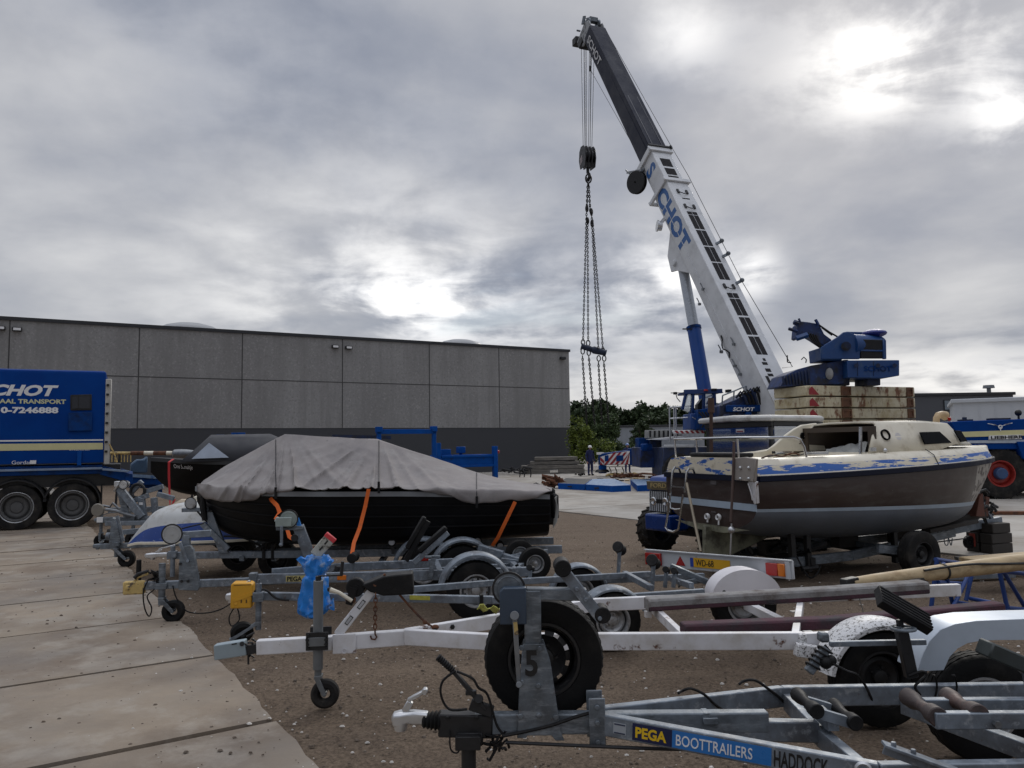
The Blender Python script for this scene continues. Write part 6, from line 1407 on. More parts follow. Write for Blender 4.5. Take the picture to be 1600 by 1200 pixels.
SK = machine('bright blue open steel skip with a raised end post and red lamp', 'steel_skip', 'skip', 730, 720, 36); Q = lambda px, py, yl=0: q(SK, px, py, yl)
a, b = Q(689, 712, -.6), Q(774, 729, -.6)
mb = MB(); th = .06
for yy in (-.6, .7): mb.box(((a.x+b.x)/2, yy, (a.z+b.z)/2+.02), (b.x-a.x, th, a.z-b.z))
for xx in (a.x+.03, b.x-.03): mb.box((xx, .05, (a.z+b.z)/2+.02), (th, 1.24, a.z-b.z))
mb.box(((a.x+b.x)/2, .05, b.z+.05), (b.x-a.x-.14, 1.22, th)); mb.build('bin', bblue, SK, bevel=.008)
mb = MB(); mb.box(((a.x+b.x)/2, -.66, a.z-.05), (b.x-a.x, .07, .10)); mb.box(((a.x+b.x)/2, -.66, b.z+.06), (b.x-a.x, .07, .10)); mb.build('rim', bblue, SK, bevel=.01)
mb = MB(); mb.beam(Q(685, 692, -.6), V(Q(685, 692, -.6).x, -.6, 0), .16, .2, (1, 0, 0)); mb.beam(Q(773, 697, -.6), V(Q(773, 697, -.6).x, -.6, 0), .24, .2, (1, 0, 0)); mb.box(Q(694, 707, -.2), (.5, .4, .3)); mb.build('end_post', bblue, SK, bevel=.01)
mb = MB(); mb.box(Q(720, 703, 0), (.34, .34, .30)); mb.cyl(Q(720, 706, 0), V(Q(720, 706, 0).x, 0, b.z), .08); mb.build('motor_box', bblue, SK, bevel=.02)
mb = MB(); mb.sphere(Q(778, 706, -.62), .09); mb.build('lamp', red, SK)
for k, (p0, p1, z0, w) in enumerate((((815, 722), (905, 724), 0, .30), ((812, 711), (905, 713), 0, .25), ((832, 706), (900, 707), 0, .25))):
    pass
SG = 'stacked grey timber baulks by the warehouse corner'
ty = 47.0
for k, (px0, px1, py, dy, lab) in enumerate(((815, 859, 728, 0, 'short grey timber baulk lying at the bottom left of the stack by the corner'), (872, 913, 727, 0, 'short grey timber baulk lying at the bottom right of the stack by the corner'), (814, 912, 720.5, 0, 'long grey timber baulk across the two short baulks of the stack'), (828, 905, 714, .3, 'thin grey timber baulk in the middle layer of the stack'), (835, 902, 707.5, .3, 'topmost grey timber baulk of the stack by the warehouse corner'))):
    a, b = at(px0, py, ty+dy), at(px1, py, ty+dy)
    if k < 2: a.z = b.z = .16
    o = thing('timber_baulk', lab, 'timber', (a.x, a.y, 0), 0, SG); mb = MB(); hh = .30 if k < 2 else .20; b2 = V(b.x-a.x, .8, 0); zc = {0: .15, 1: .15, 2: .42, 3: .66, 4: .92}[k]
    for j in range(4): mb.box(((b.x-a.x)/2, j*.42, zc), (b.x-a.x-.05*j, .40, hh))
    if k >= 3:
        mb2 = MB()
    mb.build('beam', woodg, o, bevel=.01)
    if k in (2, 3): 
        mb = MB(); zt_ = zc+hh/2+.03
        for t in (.15, .5, .85): mb.box(((b.x-a.x)*t, .6, zt_-.005), (.35, 1.4, .05 if k == 2 else .055))
        mb.build('spacer', woodd, o)
# rusty scrap and hook rods on the yard
for k, (px, py, lab) in enumerate(((800, 742, 'heap of dark bent scrap steel lying behind the covered boat stern'), (868, 763, 'small heap of brown rags at the end of the blue steel mats'))):
    p = gnd(px, py); mb = MB(); rs = random.Random(k)
    for i in range(16):
        a = V(rs.uniform(-.8, .8)*(1 if k == 0 else .4), rs.uniform(-.3, .3), .05+rs.random()*.25); mb.tube([a, a+V(rs.uniform(-.4, .4), rs.uniform(-.1, .1), rs.uniform(-.05, .3)), a+V(rs.uniform(-.6, .6), 0, rs.uniform(-.1, .1))], .05 if k == 0 else .07, 6)
    o = mb.build('scrap_heap', dsteel if k == 0 else rustm, None); o.location = p; tag(o, lab, 'scrap')
for px, lab in ((812, 'bent steel rod standing left of two others behind the boat stern'), (819, 'angled steel rod standing between two others behind the boat stern'), (829, 'straight steel rod standing right of two others behind the boat stern')):
    p = gnd(px, 746); mb = MB(); mb.tube([(0, 0, 0), (.03, 0, .25), (-.08 if px < 825 else 0, 0, .42)], .03); o = mb.build('steel_rod', dsteel, None); o.location = p; tag(o, lab, 'rod', 'steel rods standing in the yard')

# ================================================================ WORKERS
def person(label, px, py_foot, py_top, helmet_m, facing, ystand=None):
    g = gnd(px, py_foot) if ystand is None else V(at(px, py_foot, ystand).x, ystand, 0)
    top = at(px, py_top, g.y).z; h = top
    o = thing('person', label, 'person', (g.x, g.y, .012), facing); s = h/1.80
    J = {'pel': (0, 0, .95), 'chest': (0, 0, 1.28), 'neck': (0, 0, 1.48), 'head': (.01, 0, 1.60), 'crown': (.01, 0, 1.70)}
    pts = [V(0, 0, .95), V(0, 0, 1.12), V(0, 0, 1.34), V(0, 0, 1.50), V(.012, 0, 1.60), V(.012, 0, 1.68)]; rad = [.145, .14, .16, .06, .085, .075]
    ed = [(0, 1), (1, 2), (2, 3), (3, 4), (4, 5)]
    def chain(start, lst):
        pr = start
        for p, r in lst: pts.append(V(*p)); rad.append(r); ed.append((pr, len(pts)-1)); pr = len(pts)-1
    for sg in (-1, 1):
        chain(0, [((0, sg*.10, .86), .10), ((.01, sg*.11, .50), .075), ((-.01, sg*.12, .10), .055), ((.10, sg*.13, .04), .045)])
        chain(2, [((0, sg*.20, 1.40), .075), ((-.03, sg*.27, 1.14), .058), ((.05, sg*.27, .90), .045), ((.07, sg*.26, .80), .038)])
    me = bpy.data.meshes.new('body'); me.from_pydata([tuple(p*s) for p in pts], ed, []); b = bpy.data.objects.new('body', me); COL.objects.link(b); b.parent = o
    sk = b.modifiers.new('skin', 'SKIN'); sk.use_smooth_shade = True; 
    for i, v_ in enumerate(me.skin_vertices[0].data): v_.radius = (rad[i]*s*(1 if i > 2 else .8), rad[i]*s*(1 if i not in (0, 1, 2) else 1.2)); v_.use_root = i == 0
    b.modifiers.new('sub', 'SUBSURF').levels = 2; b.modifiers['sub'].render_levels = 2
    me.materials.append(overall)
    mb = MB(); mb.sphere(V(.03, 0, 1.605)*s, .086*s, 14, 10, (.95, .82, 1.2)); mb.sphere(V(.118, 0, 1.60)*s, .018*s, 8, 6, (1, .7, 1.2)); 
    for sg in (-1, 1): mb.sphere(V(.02, sg*.075, 1.61)*s, .02*s, 8, 6, (.7, .4, 1.2))
    hd = mb.build('face', skin, o)
    mb = MB()
    for sg in (-1, 1): mb.sphere(V(.105, sg*.03, 1.625)*s, .010*s, 8, 6)
    mb.box(V(.108, 0, 1.555)*s, (.006*s, .04*s, .008*s)); mb.build('eyes_and_mouth', black, hd)
    mb = MB(); rings = []
    for a in range(7):
        t = a/6*PI/2; rings.append([V(.01+math.cos(t)*.125*math.cos(g), math.cos(t)*.11*math.sin(g), 1.665+.12*math.sin(t))*s for g in [2*PI*k/18 for k in range(18)]])
    mb.loft([[p+V(math.cos(2*PI*k/18)*.02+.025*max(0, math.cos(2*PI*k/18)), math.sin(2*PI*k/18)*.02, -.01)*s for k, p in enumerate(rings[0])]]+rings); mb.build('helmet', helmet_m, o)
    for sg in (-1, 1):
        mb = MB(); c = V(.075, sg*.262, .775)*s; mb.box(c, (.03*s, .07*s, .09*s))
        for f in range(4): mb.tube([c+V(0, (f-1.5)*.018, -.045)*s, c+V(.012, (f-1.5)*.019, -.085-.008*(f in (1, 2)))*s, c+V(.03, (f-1.5)*.018, -.115-.01*(f in (1, 2)))*s], [.009*s, .0085*s, .007*s], 6)
        mb.tube([c+V(.01, -sg*.035, .01)*s, c+V(.03, -sg*.055, -.025)*s, c+V(.045, -sg*.05, -.055)*s], [.011*s, .010*s, .008*s], 6); mb.build('hand', skin, o, bevel=.006)
        mb = MB(); mb.sphere(V(.055, sg*.125, .045)*s, .06*s, 12, 8, (2.3, .9, .8)); mb.build('boot', black, o)
    return o
person('worker in navy overalls and a white helmet standing left of the striped outrigger', 922.5, 743, 695.5, helm, R_(-60))
person('worker in dark clothes and a blue and white helmet standing behind the striped outrigger', 981, 739, 692, helmb, R_(-80))
# ================================================================ MOBILE CRANE
CR = thing('mobile_crane', 'blue mobile crane with a raised white and dark grey telescopic boom lettered SCHOT', 'mobile crane', (9.6, 30, 0), math.atan2(.933, -.36))
Q = lambda px, py, yl=0: q(CR, px, py, yl)
Mi = frame_of(CR).inverted()
def W2(px, py, Y): return Mi @ at(px, py, Y)
PB0 = Q(1188, 596); PT = Q(925, 50)
ax = (PT-PB0).normalized(); top_n = V(-ax.z, 0, ax.x); sy = V(0, 1, 0); BLEN = (PT-PB0).length
def S(px, py):                                           # distance along the boom of a photo point lying on its axis
    p = Q(px, py); return (p-PB0).dot(ax)
def boom_sec(name, s0, s1, w, h, m, par, rounded=True, wt=None, ht=None):
    mb = MB(); rings = []
    for s in (s0, s1):
        k = 0 if s == s0 else 1; ww = (w, wt or w)[k]/2; hh = (h, ht or h)[k]/2; c = PB0+ax*s; ring = []
        pr = [(ww, hh*.98), (ww*.96, hh), (-ww*.96, hh), (-ww, hh*.98), (-ww, -hh*.35), (-ww*.86, -hh*.72), (-ww*.5, -hh*.95), (0, -hh), (ww*.5, -hh*.95), (ww*.86, -hh*.72), (ww, -hh*.35)]
        for y, z in pr: ring.append(c+sy*y+top_n*z)
        rings.append(ring)
    mb.loft(rings); return mb.build(name, m, par, bevel=.02, ang=28)
s_a, s_b = S(1042, 306), S(1020, 254)
W1, H1 = 1.16, 1.42; W2_, H2_ = 1.05, 1.28; W3, H3 = 1.02, 1.26
B1 = boom_sec('boom_base', -2.2, s_a, W1, H1, boomw, CR); B2_ = boom_sec('boom_section', s_a-.2, s_b, W2_, H2_, boomw, CR); B3 = boom_sec('boom_section', s_b-.2, BLEN-.4, W3, H3, boomd, CR, wt=.98, ht=1.16)
def collar(s, w, h, par, t=.16):
    mb = MB(); c = PB0+ax*s
    for y in (-w/2-.05, w/2+.05): mb.beam(c+sy*y-top_n*(h/2+.02), c+sy*y+top_n*(h/2+.05), .10, t, ax)
    for z in (-h/2-.06, h/2+.05): mb.beam(c+top_n*z-sy*(w/2+.14), c+top_n*z+sy*(w/2+.14), .10, t, ax)
    return mb.build('boom_collar', boomw, par, bevel=.02)
collar(s_a-.06, W1, H1, B1, .22); collar(s_b-.06, W2_, H2_, B2_, .30); 
mb = MB(); c = PB0+ax*(s_b+.12)+top_n*(H2_/2+.1); mb.beam(c-sy*.65, c+sy*.65, .12, .12, ax); mb.beam(c-sy*.60+top_n*.1, c-sy*.60-top_n*.1, .1, .2, ax); mb.build('collar_rail', dsteel, B2_, bevel=.01)
def ontop(s, y, h, d=.0): return PB0+ax*s+sy*y+top_n*(h/2+d)
def onside(s, z, w, d=.0): return PB0+ax*s+sy*(w/2+d)+top_n*z
def SP(py, w):                                           # along-boom coordinate of a row of the photo, on the top face
    lo, hi = -2, BLEN
    for _ in range(40):
        m = (lo+hi)/2; p = frame_of(CR) @ ontop(m, 0, w)
        d = p-CAM; yy = 600-F*d.dot(up)/d.dot(fw)
        if yy > py: lo = m
        else: hi = m
    return (lo+hi)/2
def strip(py0, py1, y0, y1, h, par, m=panelb, nm='anti_slip_panel'):
    a, b = SP(py0, h), SP(py1, h); mb = MB(); mb.beam(ontop(a, (y0+y1)/2, h, .004), ontop(b, (y0+y1)/2, h, .004), abs(y1-y0), .012, top_n); return mb.build(nm, m, par)
rows = [(331, 335.5), (336.5, 358), (360, 384), (386, 409), (411, 437), (458, 465.5), (467, 493), (496, 523), (526, 554)]
for (p0, p1) in rows:
    strip(p1, p0, .02, .27, H1, B1); strip(p1, p0, -.25, -.01, H1, B1)
for p0, p1 in ((248, 260), (263, 273), (275, 283)): strip(p1, p0, -.30, .26, H2_, B2_)
for p0, p1 in ((560, 564), (566, 570), (576, 581), (584, 588)): strip(p1, p0, -.02, .22 if p0 != 560 else .1, H1, B1)
strip(604, 588, .25, .38, H1, B1)
strip(311, 309.5, -.25, .15, H1, B1)
def bracket(py, y0, y1, h, par):
    s = SP(py, h); mb = MB()
    for y in (y0, y1): mb.beam(ontop(s-.12, y, h, .03), ontop(s+.12, y, h, .03), .10, .06, top_n)
    mb.tube([ontop(s-.05, y0, h, .05), ontop(s-.2, y0*.6+y1*.4, h, .09), ontop(s-.2, y0*.4+y1*.6, h, .09), ontop(s-.05, y1, h, .05)], .02, 6); mb.build('lifting_eye', dsteel, par)
bracket(300, -.25, .22, H1, B1); bracket(323, -.25, .22, H1, B1); bracket(448, -.22, .22, H1, B1)
# lettering down the near side
s0, s1 = S(1016, 283), S(1062, 400)
def s_of(px, py, w): 
    P = frame_of(CR) @ (PB0+sy*(w/2)); n = frame_of(CR).to_3x3() @ sy; p = Mi @ hit(px, py, P, n); return (p-PB0).dot(ax), (p-PB0).dot(top_n)
sT, zT = s_of(1060, 390, W1); sC, zC = s_of(1028, 302, W1)
text('CHOT', 1.08, onside(sC-.05, -.30, W1, .004), -ax, top_n, decal, B1, bold=.05, xs=1.18, space=1.04)
sS, _ = s_of(1015, 290, W2_); text('S', 1.08, onside(sS+.75, -.30, W2_, .004), -ax, top_n, decal, B2_, bold=.04, xs=1.0)
sa, za = s_of(920, 60, .92); sb, zb_ = s_of(936, 98, .94)
text('SCHOT', .58, onside(sa, -.14, 1.04, .006), -ax, top_n, mat('worn white lettering', (.5, .5, .5), .6), B3, bold=.02, xs=(sa-sb)/1.75)
mb = MB(); mb.beam(onside(s_b, .36, W3, .01), onside(BLEN-2, .30, .93, .01), .03, .05, top_n); mb.build('side_rib', boomd, B3)
mb = MB(); mb.beam(ontop(s_b, .28, H3, .01), ontop(BLEN-.8, .26, 1.04, .01), .04, .03, top_n); mb.beam(ontop(s_b, -.28, H3, .01), ontop(BLEN-.8, -.26, 1.04, .01), .03, .03, top_n); mb.build('top_rib', mat('light edge wear', (.09, .09, .10), .5), B3)
mb = MB(); mb.beam(onside(.5, -.02, W1, .01), onside(s_a-.5, -.02, W1, .01), .02, .025, top_n); mb.build('weld_seam', boomw, B1)
mb = MB()
for (px, py) in ((1100, 452), (1125, 555), (1150, 572), (1158, 585), (1120, 560), (1148, 538), (1094, 476)):
    s, z = s_of(px, py, W1); p = onside(s, max(-.6, min(.6, z)), W1, .05); mb.box(p, (.10, .10, .10)); mb.tube([p, p+ax*.2-sy*.02, p+ax*.35], .025, 6)
mb.build('hose_bracket', steel, B1)
mb = MB(); s, z = s_of(1132, 570, W1)
mb.tube([onside(s+k*.18, -.35+.12*math.sin(k*1.4), W1, .04) for k in range(7)], .03, 6); mb.build('hose', rubber, B1)
# hose reels hanging on the near side
p = PB0+ax*S(1022, 285)+sy*.78-top_n*.62; s, z = s_of(995, 284, W2_)
c = Q(995, 285, .75); mb = MB(); mb.lathe([(-.13, .05), (-.13, .54), (-.08, .57), (-.08, .48), (.08, .48), (.08, .57), (.13, .54), (.13, .05)], c, Mi.to_3x3() @ V(-.75, -.62, -.1), 32); mb.build('hose_reel', dsteel, B2_)
mb = MB(); mb.beam(c, onside(S(1015, 275), -.3, W2_), .12, .12); mb.beam(Q(980, 270, .75), Q(1003, 266, .75), .08, .1); mb.tube([Q(978, 266, .75), Q(986, 274, .75), Q(982, 282, .75)], .04); mb.build('reel_bracket', steel, B2_)
c = Q(1029, 353, .8); mb = MB(); mb.lathe([(-.15, .02), (-.15, .22), (.02, .22), (.02, .27), (.08, .27), (.08, .02)], c, V(.3, .9, .1), 22); mb.build('reel_drum', alum, B1); mb = MB(); mb.beam(c, onside(S(1050, 352), -.4, W1), .1, .14); mb.build('reel_arm', boomw, B1)
# boom head: sheaves and cheek plates
mb = MB(); h0 = PB0+ax*(BLEN-.55)
for y in (-.42, .42): mb.prism([h0+sy*y+v_ for v_ in (-top_n*.62, -top_n*1.05+ax*.5, -top_n*.95+ax*.95, top_n*.25+ax*1.0, top_n*.62+ax*.55, top_n*.55)], sy, .08)
hd = mb.build('boom_head', mat('grimy white boom head', (.30, .31, .32), .5, .1, .25, 3, .08, 15, [((.06, .06, .06), .45, 4, .1)]), CR, bevel=.02)
mb = MB(); mb.beam(h0-top_n*.7+ax*.45-sy*.55, h0-top_n*.7+ax*.45+sy*.55, .5, .5, ax); mb.box(Q(905, 66), (.5, .7, .45)); mb.build('head_block', dsteel, hd, bevel=.03)
for k, y in enumerate((-.30, -.15, 0, .15, .30)):
    mb = MB(); pr = [(-.045, .05), (-.05, .30), (-.03, .30), (0, .24), (.03, .30), (.05, .30), (.045, .05)]; mb.lathe(pr, h0-top_n*.62+ax*.62+sy*y, sy, 26); mb.build('sheave', dsteel, hd)
for k, y in enumerate((-.3, .3)):
    mb = MB(); mb.lathe([(-.05, .05), (-.06, .26), (0, .20), (.06, .26), (.05, .05)], h0+top_n*.35+ax*.85+sy*y, sy, 24); mb.build('sheave', galv, hd)
mb = MB(); a = h0+ax*1.0; mb.tube([a-sy*.45+top_n*.2, a-sy*.45+top_n*.3+ax*.4, a+sy*.35+top_n*.3+ax*.4, a+sy*.35+top_n*.2], .025, 6); mb.cyl(a-sy*.2+top_n*.4, a-sy*.2+top_n*.4+ax*.35, .05); mb.beam(a+sy*.5+top_n*.1, a+sy*.45+top_n*.45+ax*.3, .06, .2); mb.box(a+top_n*.45, (.3, .5, .25)); mb.cyl(a+sy*.5-top_n*.3, a+sy*.72-top_n*.3, .05); mb.build('head_guard', galvn, hd)
# hoist ropes and hook block
SHC = h0-top_n*.62+ax*.62
HB0 = Q(918, 232); hx_ = HB0.x; hz = HB0.z
ropes = [(-.30, -.24), (-.30, .18), (-.15, -.2), (0, -.22), (0, .2), (.15, .2), (.30, -.24), (.30, .24)]
for y, o in ropes:
    mb = MB(); mb.cyl(V(SHC.x+o, y, SHC.z-.2), V(hx_+o*.55, y*.7, hz), .016, None, 6); mb.build('hoist_rope', dsteel, CR)
mb = MB(); c = Q(918, 247); hh = (Q(918, 230)-Q(918, 263)).length/2
for y in (-.32, -.11, .11, .32): mb.prism([V(c.x+x, y, c.z+z) for x, z in ((-.36, hh*.7), (-.16, hh*1.1), (.16, hh*1.1), (.36, hh*.7), (.44, -.1), (.30, -hh), (-.30, -hh), (-.44, -.1))], sy, .05)
for y in (-.21, 0, .21): mb.lathe([(-.06, .05), (-.07, .33), (0, .28), (.07, .33), (.06, .05)], V(c.x, y, c.z+.1), sy, 24)
hk = mb.build('hook_block', mat('black hook block paint', (.015, .015, .018), .45, .1, .2, 6, .05), CR, bevel=.01)
wq_ = mat('pinkish white warning stripe', (.42, .36, .36), .5)
for k in range(3):
    mb = MB(); o = .14*k; mb.prism([V(c.x+x, .347, c.z+z-.05) for x, z in ((.26, .02-o), (.26, -.07-o), (.0, .12-o), (.0, .21-o))], sy, .006); mb.build('warning_stripe', wq_, hk)
mb = MB(); b = V(c.x, 0, c.z-hh); mb.cyl(b+V(0, 0, .05), b+V(0, 0, -.28), .09); mb.tube([b+V(0, 0, -.25), b+V(-.16, 0, -.38), b+V(-.18, 0, -.55), b+V(-.02, 0, -.70), b+V(.15, 0, -.60), b+V(.2, 0, -.45)], [.08, .08, .09, .10, .08, .03], 10); mb.build('hook', dsteel, hk)
mb = MB(); t0 = Q(922, 108); t1 = PB0+ax*S(1010, 262)-top_n*.7; mb.tube([h0-top_n*.62, t0, t1], .012, 5); mb.build('sensor_cable', dsteel, CR); mb = MB(); mb.cyl(t0+V(0, 0, .18), t0-V(0, 0, .12), .05, None, 8); mb.build('cable_weight', black, CR)
mb = MB(); mb.tube([ontop(BLEN-1, -.3, 1.0, .2), ontop(s_b, -.45, H2_, .32), ontop(s_a, -.5, H1, .32), ontop(SP(448, H1), -.5, H1, .30), ontop(-.2, -.6, H1, .5), W2(1222, 575, 29)], .014, 5); mb.build('hoist_rope', dsteel, CR)
for py in (380, 400, 442): s = SP(py, H1); mb = MB(); mb.beam(ontop(s, -.45, H1), ontop(s, -.66, H1, .22), .06, .12, ax); mb.sphere(ontop(s, -.62, H1, .22), .10); mb.build('rope_guide', galvn, B1)
# luffing cylinder
cb, ct = Q(1101, 612), Q(1066, 412); jm_ = Q(1084, 512)
mb = MB(); mb.cyl(cb-(ct-cb).normalized()*.8, jm_, .30, None, 24); lc = mb.build('luffing_cylinder', mat('clean crane blue', (.003, .055, .26), .4, 0, .08, 1.5, .02), CR, bevel=.02)
mb = MB(); mb.cyl(jm_, ct, .235, None, 24); mb.build('piston_rod', mat('pale chromed rod', (.42, .45, .49), .3, .35, .06, 3, .02), lc)
mb = MB(); mb.cyl(jm_-(ct-cb).normalized()*.08, jm_+(ct-cb).normalized()*.05, .33, None, 24); mb.build('gland', cblue, lc); mb = MB(); mb.beam(jm_+V(-.2, .2, -.1), jm_+V(-.1, .65, -.1), .06, .05); mb.build('sensor', dsteel, lc)
mb = MB(); sc_ = (ct-PB0).dot(ax)
for y in (-.34, .34): mb.prism([PB0+ax*s+top_n*z+sy*y for s, z in ((sc_+1.5, -H1/2+.1), (sc_+.7, -H1/2-.75), (sc_-.1, -H1/2-.95), (sc_-.35, -H1/2-.6), (sc_-1.2, -H1/2+.1))], sy, .10)
mb.cyl(ct+sy*.5, ct-sy*.5, .14); mb.build('cylinder_lug', boomw, B1, bevel=.02)
# superstructure: turntable, blue machinery deck, cab
sup = mat('dirty crane superstructure blue', (.004, .026, .12), .5, 0, .25, 1.6, .08, 14, [((.008, .009, .014), .5, 2.2, .14), ((.02, .07, .22), .25, 5, .1)])
mb = MB(); zb_ = W2(1180, 668, 30).z
def blk(px0, py0, px1, py1, Y, dep, name, m, par=CR, bevel=.03):
    a, b = at(px0, py0, Y), at(px1, py1, Y); mbb = MB()
    pts = [(a.x, Y, a.z), (b.x, Y, a.z), (b.x, Y, b.z), (a.x, Y, b.z), (a.x, Y+dep, a.z), (b.x, Y+dep, a.z), (b.x, Y+dep, b.z), (a.x, Y+dep, b.z)]
    mbb.add([Mi @ Vector(p) for p in pts], [(0, 1, 2, 3), (5, 4, 7, 6), (0, 4, 5, 1), (3, 2, 6, 7), (0, 3, 7, 4), (1, 5, 6, 2)]); return mbb.build(name, m, par, bevel=bevel)
def polyw(name, pts, Y, dep, m, par=CR, bevel=.02):
    mbb = MB(); P = [Mi @ at(x, y, Y) for x, y in pts]; dv = Mi.to_3x3() @ V(0, dep, 0); N = len(P)
    mbb.add(P+[p+dv for p in P], [tuple(range(N)), tuple(range(N, 2*N))[::-1]]+[(i, (i+1) % N, N+(i+1) % N, N+i) for i in range(N)]); return mbb.build(name, m, par, bevel=bevel)
dk_ = polyw('machinery_deck', [(1124, 634), (1150, 624), (1168, 614), (1190, 607), (1212, 603), (1240, 604), (1262, 672), (1124, 672)], 29.2, 2.2, sup)
nm2 = polyw('name_board', [(1135, 633), (1210, 632), (1210, 643), (1135, 644)], 29.0, .12, cblue, dk_); p0, p1 = W2(1145, 642, 28.97), W2(1170, 642, 28.97)
text('SCHOT', .19, p0, p1-p0, V(0, 0, 1), white, nm2, bold=.03, shear=.2, xs=1.25, depth=.004)
for k in range(11):
    x = 1150+k*5.2; a = W2(x, 622-k*1.6, 29.1); mb = MB(); mb.tube([a, W2(x+7, 612-k*1.4, 29.0), W2(x+14, 621-k*1.2, 29.0), W2(x+18, 632, 29.0)], .05, 6); mb.build('hose', rubber if k % 3 else dblue, dk_)
polyw('deck_skirt', [(1090, 640), (1135, 634), (1135, 672), (1090, 672)], 30.5, 1.6, cblue)
tt = W2(1200, 668, 31); mb = MB(); mb.cyl(V(0, 0, 1.6), V(0, 0, 2.4), 1.25, None, 36); mb.build('turntable', dsteel, CR)
# operator cab on the left of the boom
CY = 31.2
cabf = mat('cab frame blue', (.008, .035, .14), .45, 0, .1, 3, .03)
def post(pts, r=.05, m=cabf, nm='cab_post', Y=CY, par=None):
    mbb = MB(); P = [W2(x, y, Y) for x, y in pts]
    for i in range(len(P)-1): mbb.beam(P[i], P[i+1], r*2, r*2, (0, 1, 0))
    return mbb.build(nm, m, par or cab, bevel=.008)
cab = polyw('cab', [(1079, 646), (1099, 646), (1101, 671), (1079, 671)], CY-.3, 1.4, mat('cab panel blue', (.010, .055, .22), .4, 0, .1, 2, .03))
post([(1066, 640), (1071, 618), (1075, 612)]); post([(1069, 612.5), (1128, 611)], .09); post([(1083, 614), (1082, 646)]); post([(1116, 612), (1117, 634)]); post([(1100, 613), (1099, 646)])
post([(1066, 640), (1075, 612)], .05, Y=CY+1.2); post([(1116, 612), (1117, 634)], .05, Y=CY+1.2); post([(1069, 612.5), (1128, 611)], .07, Y=CY+1.3)
polyw('cab_roof', [(1069, 612), (1128, 610.5), (1128, 614), (1069, 615.5)], CY, 1.3, cabf, cab)
polyw('pane', [(1072, 616), (1082, 615), (1082, 646), (1067, 641)], CY+.1, .02, glass, cab, 0); polyw('pane', [(1101, 615), (1115, 614), (1116, 634), (1100, 645)], CY+.1, .02, glass, cab, 0)
polyw('seat', [(1090, 632), (1098, 622), (1101, 640), (1108, 645), (1090, 645)], CY+.5, .5, blackp, cab)
mb = MB(); mb.cyl(W2(1103, 611, CY), W2(1103, 608.5, CY), .10); mb.box(W2(1113, 609, CY), (.35, .2, .08)); mb.box(W2(1138, 611, CY), (.22, .15, .12)); mb.tube([W2(1048, 614, CY), W2(1130, 613.5, CY)], .018, 5); mb.box(W2(1055, 614.5, CY), (.14, .1, .1)); mb.tube([W2(1056, 615, CY), W2(1058, 622, CY), W2(1063, 628, CY)], .02, 5); mb.build('roof_gear', dsteel, cab)
mb = MB(); mb.cyl(W2(1103, 611, CY-.1), W2(1103, 608, CY-.1), .09, .07); mb.build('beacon', red, cab)
# emblem on the cab pillar
mb = MB(); c = W2(1090, 657, CY-.36); rx = (W2(1100, 657, CY-.36)-c).normalized(); 
for k in range(5): mb.beam(c+rx*(-.02-.03*k)+V(0, 0, .02+.02*k), c+rx*(-.10-.03*k)+V(0, 0, .06+.02*k), .02, .02); mb.beam(c+rx*(.02+.03*k)+V(0, 0, .02+.02*k), c+rx*(.10+.03*k)+V(0, 0, .06+.02*k), .02, .02)
mb.lathe([(-.01, .055), (.01, .055), (.01, .03), (-.01, .03)], c, rx.cross(V(0, 0, 1)), 16, closedprof=True); mb.beam(c, c-V(0, 0, .18), .03, .02); mb.build('emblem', white, cab)
# railing beside the cab, striped sill
def rail(name, segs, r, m, Y): 
    mbb = MB()
    for pts in segs: mbb.tube([W2(x, y, Y) for x, y in pts], r, 6)
    return mbb.build(name, m, CR)
rail('railing', [[(1046, 636.5), (1081, 634.5)], [(1046, 654), (1081, 652)], [(1046, 636), (1047, 690)], [(1053, 636), (1054, 690)], [(1056, 636), (1057, 690)], [(1081, 634), (1081, 671)]], .035, alum, 31.4)
polyw('sill', [(1012, 672), (1066, 671), (1066, 684), (1012, 685)], 32.5, .8, mat('ribbed grey sill', (.28, .28, .27), .6, 0, .15, 5, .05))
mb = MB()
for k in range(7): mb.beam(W2(1016+k*7, 673, 32.45), W2(1016+k*7, 683, 32.45), .06, .04, (1, 0, 0))
mb.build('sill_rib', dsteel, CR)
st_ = polyw('striped_board', [(1050, 672.5), (1100, 671.5), (1100, 677), (1052, 678)], 31.0, .06, white)
for k in range(6): polyw('red_stripe', [(1054+k*8, 672.8), (1058+k*8, 672.7), (1061.5+k*8, 677), (1057.5+k*8, 677.2)], 30.985, .05, redp, st_, 0)
# small machinery on the deck: handrails, hoses, boxes, lamps
rail('deck_railing', [[(1128, 634), (1129, 618)], [(1146, 626), (1147, 611)], [(1129, 618), (1147, 611), (1166, 603)], [(1166, 616), (1166, 603)]], .03, galv, 29.0)
for k, (px, py, w, h) in enumerate(((1136, 652, 9, 8), (1152, 654, 11, 9), (1170, 650, 9, 12), (1190, 654, 13, 9), (1200, 620, 8, 7))):
    polyw('service_box', [(px-w/2, py-h/2), (px+w/2, py-h/2), (px+w/2, py+h/2), (px-w/2, py+h/2)], 28.96, .25, (sup, dblue, cblue, dsteel, sup)[k])
for k in range(6):
    mb = MB(); x = 1092+k*5; mb.tube([W2(x, 644, 30.2), W2(x+6, 651+k, 30.1), W2(x+9, 660, 30.1), W2(x+5, 668, 30.2)], .035, 6); mb.build('hose', rubber, CR)
for px in (1296, 1338, 1372, 1398):
    mb = MB(); mb.cyl(W2(px, 571, 26.2), W2(px, 571, 26.12), .07, None, 12); mb.build('deck_bolt', dblue, CR)
for px in (1340, 1365):
    polyw('panel_seam', [(px, 564), (px+.6, 564), (px+.6, 588), (px, 588)], 26.23, .03, dblue)
